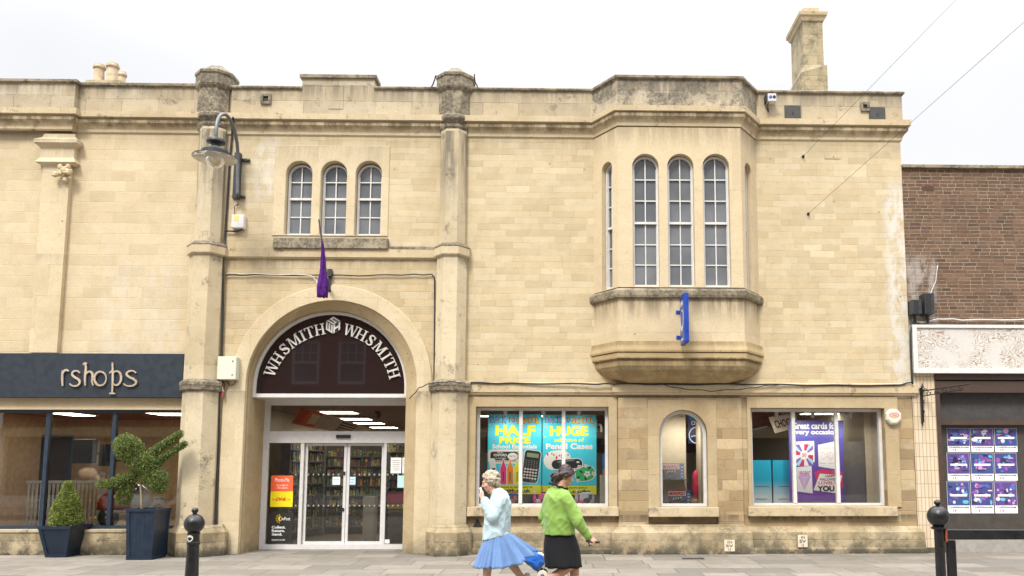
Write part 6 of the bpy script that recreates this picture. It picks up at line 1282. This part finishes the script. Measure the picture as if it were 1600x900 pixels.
def hand(mb, wrist, dirv, palmn, curl, length=.17, spread=1, thumb=1):
    """palm and five separate fingers; palmn points out of the palm; curl in radians per joint"""
    d = Vector(dirv).normalized(); n = Vector(palmn); n = (n-d*n.dot(d)).normalized(); s = d.cross(n)*thumb; w0 = Vector(wrist); L_ = length
    for k in range(4): limb(mb, [w0+s*(k-1.5)*.010, w0+d*L_*.25+s*(1.5-k)*.017, w0+d*L_*.5+s*(1.5-k)*.0195], [.015, .0145, .012], 10)
    for k, fl_ in enumerate((.42, .48, .45, .36)):
        p = w0+d*L_*.5+s*(1.5-k)*.0195; dd = d.copy(); pts = [p]
        for j in range(3):
            a = curl*(j+.6)/1.6; dd = (d*math.cos(a*(j+1)*.6)+n*math.sin(a*(j+1)*.6)).normalized(); p = p+dd*L_*fl_/3; pts.append(p)
        limb(mb, pts, [.0095, .009, .0082, .007], 9)
    p = w0+d*L_*.12+s*.026; limb(mb, [p, p+(d*.5+s*.6+n*.35).normalized()*L_*.22, p+(d*.5+s*.6+n*.35).normalized()*L_*.22+(d*.8+n*.5).normalized()*L_*.2], [.0135, .011, .0085], 9)
def skinmat(name, col):
    m, t = newmat(name); g = t.new('ShaderNodeNewGeometry').outputs['Position']; b = t.bsdf(t.mix(t.mr(t.noise(g, 18, 4), .35, .65), tuple(c*.86 for c in col), col), .5, bump=t.noise(g, 160, 3), bstr=.1, bdist=.004); b.inputs['Subsurface Weight'].default_value = .08; b.inputs['Subsurface Scale'].default_value = .02
skinmat('skin_pale', (.58, .34, .25)); skinmat('skin_tan', (.50, .27, .175))
def cloth(name, col, wv=260, sheen=.2):
    m, t = newmat(name); g = t.new('ShaderNodeNewGeometry').outputs['Position']; b = t.bsdf(t.mix(t.mr(t.noise(g, 5, 4), .35, .65), tuple(c*.9 for c in col), tuple(min(1, c*1.05) for c in col)), .85, bump=t.m('ADD', t.noise(g, wv, 2), t.m('MULTIPLY', t.noise(t.scale(g, (1.6, 1.6, .5)), 14, 5), 2)), bstr=.3, bdist=.005, spec=.2); b.inputs['Sheen Weight'].default_value = sheen
cloth('jacket_blue', (.41, .53, .57)); cloth('skirt_blue', (.12, .215, .41)); cloth('cardigan_green', (.205, .34, .07)); cloth('dress_black', (.010, .010, .012), sheen=.03); cloth('blouse_cream', (.7, .6, .4)); cloth('bag_blue', (.01, .10, .42)); cloth('shoe_beige', (.55, .45, .33))
m, t = newmat('hair_grey'); g_ = t.new('ShaderNodeNewGeometry').outputs['Position']; t.bsdf(t.mix(t.mr(t.noise(g_, 45, 4), .35, .65), (.24, .185, .13), (.52, .445, .34)), .7, bump=t.noise(g_, 90, 4), bstr=.7, bdist=.01)
m, t = newmat('hair_dark'); g_ = t.new('ShaderNodeNewGeometry').outputs['Position']; t.bsdf(t.mix(t.mr(t.noise(t.scale(g_, (1, 1, 3)), 30, 4), .4, .7), (.018, .010, .010), (.075, .038, .032)), .42, bump=t.noise(t.scale(g_, (1, 1, 4)), 60, 3), bstr=.6, bdist=.006)
plain('eye_white', (.75, .73, .7), .3); 
def head(mb, c, fdir, tilt, s=1.0):
    """skull, jaw, nose, brow, lips, ears; fdir: yaw of the facing direction, tilt: nod downwards"""
    sv = mb.X; mb.X = Matrix.Translation(c) @ Matrix.Rotation(fdir, 4, 'Z') @ Matrix.Rotation(tilt, 4, 'Y') @ Matrix.Scale(s, 4)
    # local: +x forward
    mb.ball((-.012, 0, .03), 1, 20, (.092, .073, .088)); mb.ball((.022, 0, -.03), 1, 18, (.062, .058, .085)); mb.ball((.045, 0, -.082), 1, 14, (.034, .036, .026)); limb(mb, [(.0, -.04, -.06), (.045, -.012, -.088)], [.024, .02]); limb(mb, [(.0, .04, -.06), (.045, .012, -.088)], [.024, .02])
    limb(mb, [(.082, 0, .018), (.098, 0, -.008), (.104, 0, -.026)], [.008, .011, .013], 10); mb.ball((.092, .012, -.028), .009, 10); mb.ball((.092, -.012, -.028), .009, 10)
    limb(mb, [(.072, -.038, .024), (.086, -.012, .028)], [.010, .011], 10); limb(mb, [(.072, .038, .024), (.086, .012, .028)], [.010, .011], 10)
    limb(mb, [(.076, -.018, -.052), (.084, 0, -.051), (.076, .018, -.052)], [.006, .008, .006], 10); limb(mb, [(.074, -.016, -.062), (.081, 0, -.063), (.074, .016, -.062)], [.007, .009, .007], 10)
    for sy in (-1, 1):
        mb.ball((.05, sy*.04, -.025), 1, 12, (.03, .024, .026)); limb(mb, [(-.01, sy*.074, .018), (-.018, sy*.082, .0), (-.008, sy*.077, -.028)], [.010, .012, .009], 10)
    mb.X = sv
def headx(c, fdir, tilt, s=1.0): return Matrix.Translation(c) @ Matrix.Rotation(fdir, 4, 'Z') @ Matrix.Rotation(tilt, 4, 'Y') @ Matrix.Scale(s, 4)
def eyes(root, Mx):
    q = MB('eye_white'); q.X = Mx; q.smooth = True
    for sy in (-1, 1): q.ball((.071, sy*.029, .004), .0095, 12, (1, 1.15, .6)); q.use('dark_wood').ball((.0765, sy*.030, .004), .0052, 10); q.use('eye_white')
    q.build('eyes', root)
PYW = -5.7
A = lambda u, v, dy=0.0: Vector((W(u, v, PYW+dy)[0], PYW+dy, W(u, v, PYW+dy)[1]))
def ground_at(u, dy=0.0): x = A(u, 930, dy); return Vector((x.x, x.y, 0))
# ---------------- older woman in pale blue jacket, walking left
pw = thing('person', 'older woman in pale blue jacket and blue skirt holding a tissue to her nose', 'person', tuple(ground_at(777)))
b = MB('skin_pale'); hc = A(766, 754); face_d = math.pi; tl = .25
head(b, hc, face_d, tl, 1.0); limb(b, [hc+Vector((.02, 0, -.07)), A(774, 772), A(781, 780)], [.052, .055, .07])
limb(b, [A(779, 785), A(777, 805), A(776, 838)], [.12, .125, .13], 18)
sh_n, el_n, wr_n = A(784, 781, -.15), A(770, 807, -.20), A(755, 779, -.13)
limb(b, [sh_n, el_n], [.05, .042]); limb(b, [el_n, el_n.lerp(wr_n, .4), wr_n], [.042, .038, .026])
hand(b, wr_n, A(749.5, 768, -.05)-wr_n, Vector((.5, .9, .1)), 1.0, .165, 1, 1)
sh_f, el_f, wr_f = A(782, 782, .15), A(783, 812, .2), A(793, 838, .30)
limb(b, [sh_f, el_f], [.05, .04]); limb(b, [el_f, wr_f], [.038, .026]); hand(b, wr_f, Vector((.15, .2, -1)), Vector((-.2, .8, 0)), 1.4, .165, 1, -1)
# legs: near leg forward, far leg behind with the heel raised
def leg(mb, hip, knee, ankle, rk=.055, ra=.036, th=.085):
    calf = knee.lerp(ankle, .32); limb(mb, [hip, hip.lerp(knee, .5), knee, calf, knee.lerp(ankle, .7), ankle], [th, th*.85, rk, rk*1.02, (rk+ra)*.5, ra])
def foot(mb, ankle, toe, heel, r=.03): limb(mb, [heel, ankle.lerp(heel, .55), toe.lerp(heel, .35), toe], [r*1.05, r*1.15, r*1.05, r*.72], 12)
gz = .03
leg(b, A(776, 838, -.08), A(763, 872, -.09), A(759, 921, -.09)); an = A(759, 921, -.09); foot(b, an, Vector((an.x-.14, an.y, gz)), Vector((an.x+.04, an.y, gz+.005)))
kn = A(793, 872, .09); an2 = A(816, 904, .09); leg(b, A(779, 838, .08), kn, an2); toe = Vector((an2.x-.02, an2.y, gz)); heel = A(824, 893+6, .09); foot(b, an2, toe, heel)
bake(b, 'body', pw, .0065, 2)
eyes(pw, headx(hc, face_d, tl))
for an_, to_, he_ in ((an, Vector((an.x-.14, an.y, gz)), Vector((an.x+.05, an.y, gz))), (an2, toe, heel)):
    s_ = MB('shoe_beige'); limb(s_, [he_, he_.lerp(to_, .4), to_], [.040, .038, .033], 12); bake(s_, 'shoe', pw, .008, 1)
# jacket
j = MB('jacket_blue')
def ering(c, rx, ry, n=36, ph=None, tilt=0): return [(c.x+rx*math.cos(2*math.pi*k/n), c.y+ry*math.sin(2*math.pi*k/n), c.z+tilt*rx*math.cos(2*math.pi*k/n)) for k in range(n)]
j.loft([ering(A(775, 838.5), .168, .205, tilt=.27), ering(A(776, 826), .160, .20, tilt=.12), ering(A(777.5, 805), .155, .20), ering(A(780, 790), .145, .205), ering(A(781, 779), .12, .19), ering(A(781, 770), .085, .13), ering(A(777, 763.5), .062, .07)])
limb(j, [A(783, 781, -.13), el_n+Vector((.0, -.01, 0))], [.078, .070]); limb(j, [el_n, el_n.lerp(wr_n, .5), el_n.lerp(wr_n, .86)], [.070, .060, .050])
limb(j, [A(781, 781, .13), el_f], [.072, .06]); limb(j, [el_f, el_f.lerp(wr_f, .85)], [.062, .046])
limb(j, [A(771, 769, -.05), A(778, 765, -.0), A(771, 769, .05)], [.02, .022, .02], 10)
def folds(sc_, am, seed=0, st=(1, 1, 1)):
    o_ = Vector((seed*3.1, seed*1.7, 0))
    def rg(p): return 1-2*abs(noise.noise(p))**.7
    if st[0] != 1: return lambda co, n: n*(am*(rg(Vector((co.x*1.0+co.z*.55, co.y*.8, co.z*.45-co.x*.2))*sc_+o_)-.2+.4*rg(Vector((co.x*.9-co.z*.7, co.y, co.z*.5+co.x*.3))*sc_*1.7+o_)))
    return lambda co, n: n*(am*(noise.noise(Vector((co.x*st[0], co.y*st[1], co.z*st[2]))*sc_+o_)+.5*noise.noise(Vector((co.x*st[0]+co.z*.6, co.y*st[1], co.z*st[2]))*sc_*2.3+o_)))
jo = bake(j, 'jacket', pw, .009, 2, folds(9, .013, 1, (2, 1, 1)))
q = MB('blouse_cream'); q.loft([ering(A(777, 840.5), .150, .188, tilt=.27), ering(A(777, 834), .148, .186, tilt=.2)]); q.build('blouse', pw, smooth=True)
# skirt: pleats, blown back
sk = MB('skirt_blue'); sk.smooth = True; n = 280; rings = []
for k in range(15):
    t_ = k/14; rows = []
    for i_ in range(n):
        a = 2*math.pi*i_/n; c_, s_ = math.cos(a), math.sin(a)
        sw = math.sin(a*12+.9*math.sin(a*3+1)+.5*t_); pl_ = (abs(sw)**.7)*(1 if sw > 0 else -1)*.6+.35*math.sin(a*27+1+t_); amp = (.03+.115*t_**.8)*.2
        xl_ = -(.150+.115*t_**1.1); xr_ = .150+.33*t_**1.05; rx = xr_ if c_ > 0 else -xl_; ry = .19+.12*t_
        drop = (.365*t_)*(1-.47*max(0, c_)**2.4)+.02*math.sin(a*18)*t_**2*.25+(.015 if c_ < -.7 else 0)*t_
        base_c = A(777, 837); rr_ = 1+pl_*amp/.2
        rows.append((base_c.x+rx*c_*rr_, base_c.y+ry*s_*rr_, base_c.z+.04*max(0, c_)*(1-t_)-drop+.0))
    rings.append(rows)
sk.loft(rings, cap=False); so2 = sk.build('skirt', pw); md = so2.modifiers.new('thick', 'SOLIDIFY'); md.thickness = .004
# hair
h = MB('hair_grey'); HX = headx(hc, face_d, tl); h.X = HX; h.ball((-.022, 0, .042), 1, 18, (.098, .086, .088)); r = random.Random(11)
for _ in range(230):
    th = r.uniform(0, 2*math.pi); ph = r.uniform(-.75, 1.45); d = Vector((math.cos(th)*math.cos(ph), math.sin(th)*math.cos(ph), math.sin(ph)))
    if d.x > .45 and d.z < .45: continue
    if d.z < -.35 and d.x > -.1: continue
    p = Vector((-.024, 0, .04))+Vector((d.x*.104, d.y*.092, d.z*.094)); h.ball(tuple(p), r.uniform(.014, .024), 8)
for _ in range(40): a = r.uniform(-1, 1); h.ball((-.085+r.uniform(-.02, .02), a*.06, -.035+r.uniform(-.03, .03)), r.uniform(.016, .022), 8)
h.X = Matrix.Identity(4); bake(h, 'hair', pw, .0065, 1, folds(60, .006, 2))
# tissue, glasses
tsu = MB('tissue'); c = A(752.5, 767.5, -.06); tsu.smooth = True; rr_ = random.Random(5); tp2 = []
for i_ in range(7):
    tp2.append([(c.x+.020*math.sin(t2*1.1)*(.6+.08*i_)+.006*i_-.02+.006*math.sin(i_*2+t2), c.y+.015*math.cos(t2*2+i_), c.z+.045-.018*i_+.006*math.sin(t2*3+i_)) for t2 in [(-2+k*4/9.) for k in range(10)]])
tsu.loft(tp2, cap=False, closed=False); to2 = tsu.build('tissue'); md = to2.modifiers.new('thick', 'SOLIDIFY'); md.thickness = .003
tag(to2, 'crumpled white tissue held to the nose of the older woman', 'tissue')
# ---------------- woman in green cardigan, walking right
gw = thing('person', 'dark haired woman in green cardigan and black dress walking right', 'person', tuple(ground_at(884)))
b = MB('skin_tan'); hc2 = A(885, 744); fd, tl2 = math.radians(18), .38
head(b, hc2, fd, tl2, 1.0); limb(b, [hc2+Vector((-.03, 0, -.065)), A(876, 763), A(872, 772)], [.055, .06, .08])
limb(b, [A(873, 785), A(873, 810), A(877, 838)], [.13, .13, .12], 18)
s2, e2, w2 = A(885, 777, -.16), A(904, 815, -.20), A(921, 841, -.14)
limb(b, [s2, e2], [.055, .046]); limb(b, [e2, e2.lerp(w2, .4), w2], [.045, .042, .029]); hand(b, w2, Vector((.8, .1, -.45)), Vector((-.35, .5, -.6)), 1.7, .17, 1, 1)
s3, e3, w3 = A(858, 780, .16), A(850, 808, .22), A(872, 822, .28)
limb(b, [s3, e3], [.055, .045]); limb(b, [e3, w3], [.043, .03]); hand(b, w3, Vector((1, .2, 0)), Vector((0, .3, -.9)), 1.2, .17, 1, -1)
kn = A(892, 885, -.09); an = A(852, 908, -.09); leg(b, A(880, 847, -.06), kn, an, .060, .040, .088); toe = Vector((an.x-.04, an.y, gz)); heel = an+Vector((-.075, 0, .0)); foot(b, an, toe, heel)
kn = A(898, 884, .09); an3 = A(897, 919, .09); leg(b, A(882, 847, .06), kn, an3, .060, .040, .088); toe3 = Vector((an3.x+.16, an3.y, gz)); heel3 = Vector((an3.x-.04, an3.y, gz)); foot(b, an3, toe3, heel3)
bake(b, 'body', gw, .0065, 2); eyes(gw, headx(hc2, fd, tl2))
for an_, to_, he_ in ((an, toe, heel), (an3, toe3, heel3)):
    s_ = MB('dress_black'); limb(s_, [he_, he_.lerp(to_, .4), to_], [.040, .038, .033], 12); bake(s_, 'shoe', gw, .008, 1)
j = MB('cardigan_green')
j.loft([ering(A(874, 834.5), .195, .21, tilt=.0), ering(A(874, 825), .197, .21), ering(A(874, 805), .200, .215), ering(A(873, 790), .195, .22), ering(A(872, 777), .172, .215), ering(A(872, 768), .135, .175), ering(A(872, 760.5), .09, .10)])
limb(j, [s2+Vector((-.03, .02, .0)), e2], [.092, .075]); limb(j, [e2, e2.lerp(w2, .5), e2.lerp(w2, .93)], [.074, .062, .047]); limb(j, [s3+Vector((.02, 0, 0)), e3], [.085, .07]); limb(j, [e3, e3.lerp(w3, .9)], [.07, .05])
limb(j, [A(852, 816, .05), A(845.5, 819.5, .02)], [.05, .012]); limb(j, [A(852, 826, .05), A(849, 822, .02)], [.03, .01])
bake(j, 'cardigan', gw, .009, 2, folds(7.5, .012, 4, (2, 1, 1)))
q = MB('dress_black'); q.smooth = True; rings = []; n = 120
for k in range(12):
    t_ = k/11; c = A(874+6.5*t_, 828+58*t_)
    rings.append([(c.x+(.160+.060*math.sin(min(1, t_*1.6)*math.pi/2))*math.cos(2*math.pi*i_/n)*(1+.02*math.sin(i_*.9+1)*t_+.012*math.sin(i_*.37)), c.y+(.17+.05*t_)*math.sin(2*math.pi*i_/n)*(1+.02*math.sin(i_*.9)*t_), c.z+(.002*math.sin(i_*1.9)+.006*math.sin(i_*.4))*t_) for i_ in range(n)])
q.loft(rings, cap=False); do2 = q.build('dress', gw); md = do2.modifiers.new('thick', 'SOLIDIFY'); md.thickness = .005
q = MB('dress_black'); q.smooth = True; c = A(874, 759.5); c.x -= .01; q.tube([(c.x+.112*math.cos(a), c.y+.125*math.sin(a), c.z+.02*math.sin(a*9)*.3+.035*math.cos(a)*-1) for a in [k*.21 for k in range(31)]], [.010+.003*(k % 2) for k in range(31)], 7); q.build('collar', gw)
q = MB('dress_black'); q.smooth = True; limb(q, [A(896, 784, -.02), A(903, 800, -.02), A(904, 814, -.02), A(898, 824, -.02)], [.02, .028, .028, .02]); q.build('dress_edge', gw)
h = MB('hair_dark'); HX = headx(hc2, fd, tl2); h.X = HX; h.ball((-.026, 0, .044), 1, 20, (.096, .084, .088)); limb(h, [(.03, -.06, .05), (-.04, -.08, .03), (-.09, -.045, -.01)], [.025, .03, .03]); limb(h, [(.03, .06, .05), (-.04, .08, .03), (-.09, .045, -.01)], [.025, .03, .03])
h.X = Matrix.Identity(4); r = random.Random(6)
p0 = A(875, 747); h.X = HX; h.ball((-.04, 0, .062), 1, 20, (.078, .072, .082)); limb(h, [(.052, -.052, .062), (.01, -.080, .03), (-.03, -.078, -.01)], [.018, .026, .03]); limb(h, [(.066, -.02, .082), (.066, .02, .082)], [.022, .022]); h.X = Matrix.Identity(4); limb(h, [A(878, 744), A(871, 744), A(867, 748)], [.055, .07, .055])
for _ in range(34): e_ = Vector((r.uniform(-.115, -.03), r.uniform(-.06, .06), r.uniform(-.085, .07))); limb(h, [p0+e_*.3, p0+e_*.8+Vector((0, 0, .01)), p0+e_+Vector((-.01, 0, -.012))], [.018, .014, .007], 7)
bake(h, 'hair', gw, .006, 1, folds(70, .006, 3))
# sunglasses on the head
sg_ = thing('sunglasses', 'dark sunglasses pushed up on the hair of the woman in green', 'sunglasses', tuple(HX @ Vector((.05, 0, .09))))
q = MB('black'); q.smooth = True; q.X = HX; q.tube([(.0, -.090, .045), (.05, -.074, .098), (.066, -.055, .112), (.07, 0, .118), (.066, .055, .112), (.05, .074, .098), (.0, .090, .045)], .004, 6); q.build('frame', sg_)
for sy in (-1, 1): q = MB('black'); q.smooth = True; q.X = HX; q.ball((.072, sy*.033, .108), 1, 12, (.012, .026, .017)); q.build('lens', sg_)
q = MB('gold'); q.smooth = True; q.X = HX; q.ball((.052, -.078, .096), .010, 10); q.build('hinge_stud', sg_)
# black handle in her hand
hp = w2+Vector((.055, -.01, -.045)); q = MB('black'); q.smooth = True; q.tube([tuple(hp+Vector((-.10, .0, .012))), tuple(hp+Vector((-.03, 0, .004))), tuple(hp), tuple(hp+Vector((.07, 0, -.004)))], [.013, .015, .013, .014], 10); q.tube([tuple(hp+Vector((-.07, 0, 0))), tuple(hp+Vector((-.05, 0, -.05))), tuple(hp+Vector((-.03, 0, -.035)))], .008, 6)
tag(q.build('umbrella_handle', loc=tuple(hp)), 'short black handle held in the hand of the woman in green', 'handle')
# ---------------- trolley
tY = WG(846, 906)[1]
T = lambda u, v, dy=0.0: Vector((W(u, v, tY+dy)[0], tY+dy, W(u, v, tY+dy)[1]))
tr = thing('shopping_trolley', 'bright blue two wheeled shopping trolley behind the older woman', 'trolley', (T(845, 900).x, tY, 0))
q = MB('bag_blue'); pts = [(831, 860), (842, 863), (850.5, 867), (852, 877), (849, 883), (843, 893), (836, 890), (824, 882), (808, 870), (815, 852)]
c = sum((T(u, v) for u, v in pts), Vector())/len(pts)
for dy0, s_ in ((0, 1),): lens(q, [(T(u, v).x, T(u, v).z) for u, v in pts], tY-.15, tY+.15)
q.smooth = True; to_ = bake(q, 'bag', tr, .009, 3, folds(10, .02, 7))
q = MB('tissue'); q.smooth = True; q.tube([tuple(T(841, 864, -.13)), tuple(T(846, 865.5, -.14)), tuple(T(851, 869, -.12))], .016, 8); q.build('trim', tr)
q = MB('lead'); q.smooth = True; hx_ = wr_f+Vector((.02, .03, -.09)); hx_ = Vector((hx_.x, hx_.y, hx_.z))
for dy in (-.1, .1): q.tube([tuple(T(846, 898, dy)), tuple(T(840, 886, dy)), tuple(T(812, 858, dy)), tuple(hx_)], .009, 8)
q.tube([tuple(T(846, 898, -.13)), tuple(T(846, 898, .17))], .010, 8); q.tube([tuple(T(852, 879, -.1)), tuple(T(849, 890, -.1)), tuple(T(846, 898, -.1))], .008, 6); q.build('frame', tr)
for dy, nm in ((-.17, 0), (.13, 1)):
    c = T(847.5, 898, dy); R_ = .078; q = MB('shoe_beige' if nm == 0 else 'rubber'); q.smooth = True; q.lathe((c.x, c.y+.03, R_+.001), [(R_*.80, 0), (R_*.95, .003), (R_, .012), (R_, .022), (R_*.95, .031), (R_*.80, .034)], 22, (0, -1, 0)); wo = q.build('wheel', tr, auto=50); q = MB('royal_blue'); q.lathe((c.x, c.y+.03, R_+.001), [(R_*.79, .005), (R_*.79, .028), (R_*.3, .035), (R_*.2, .04)], 16, (0, -1, 0)); q.use('lead').lathe((c.x, c.y-.01, R_+.001), [(R_*.16, 0), (R_*.16, .01)], 8, (0, -1, 0)); q.build('hub', wo)
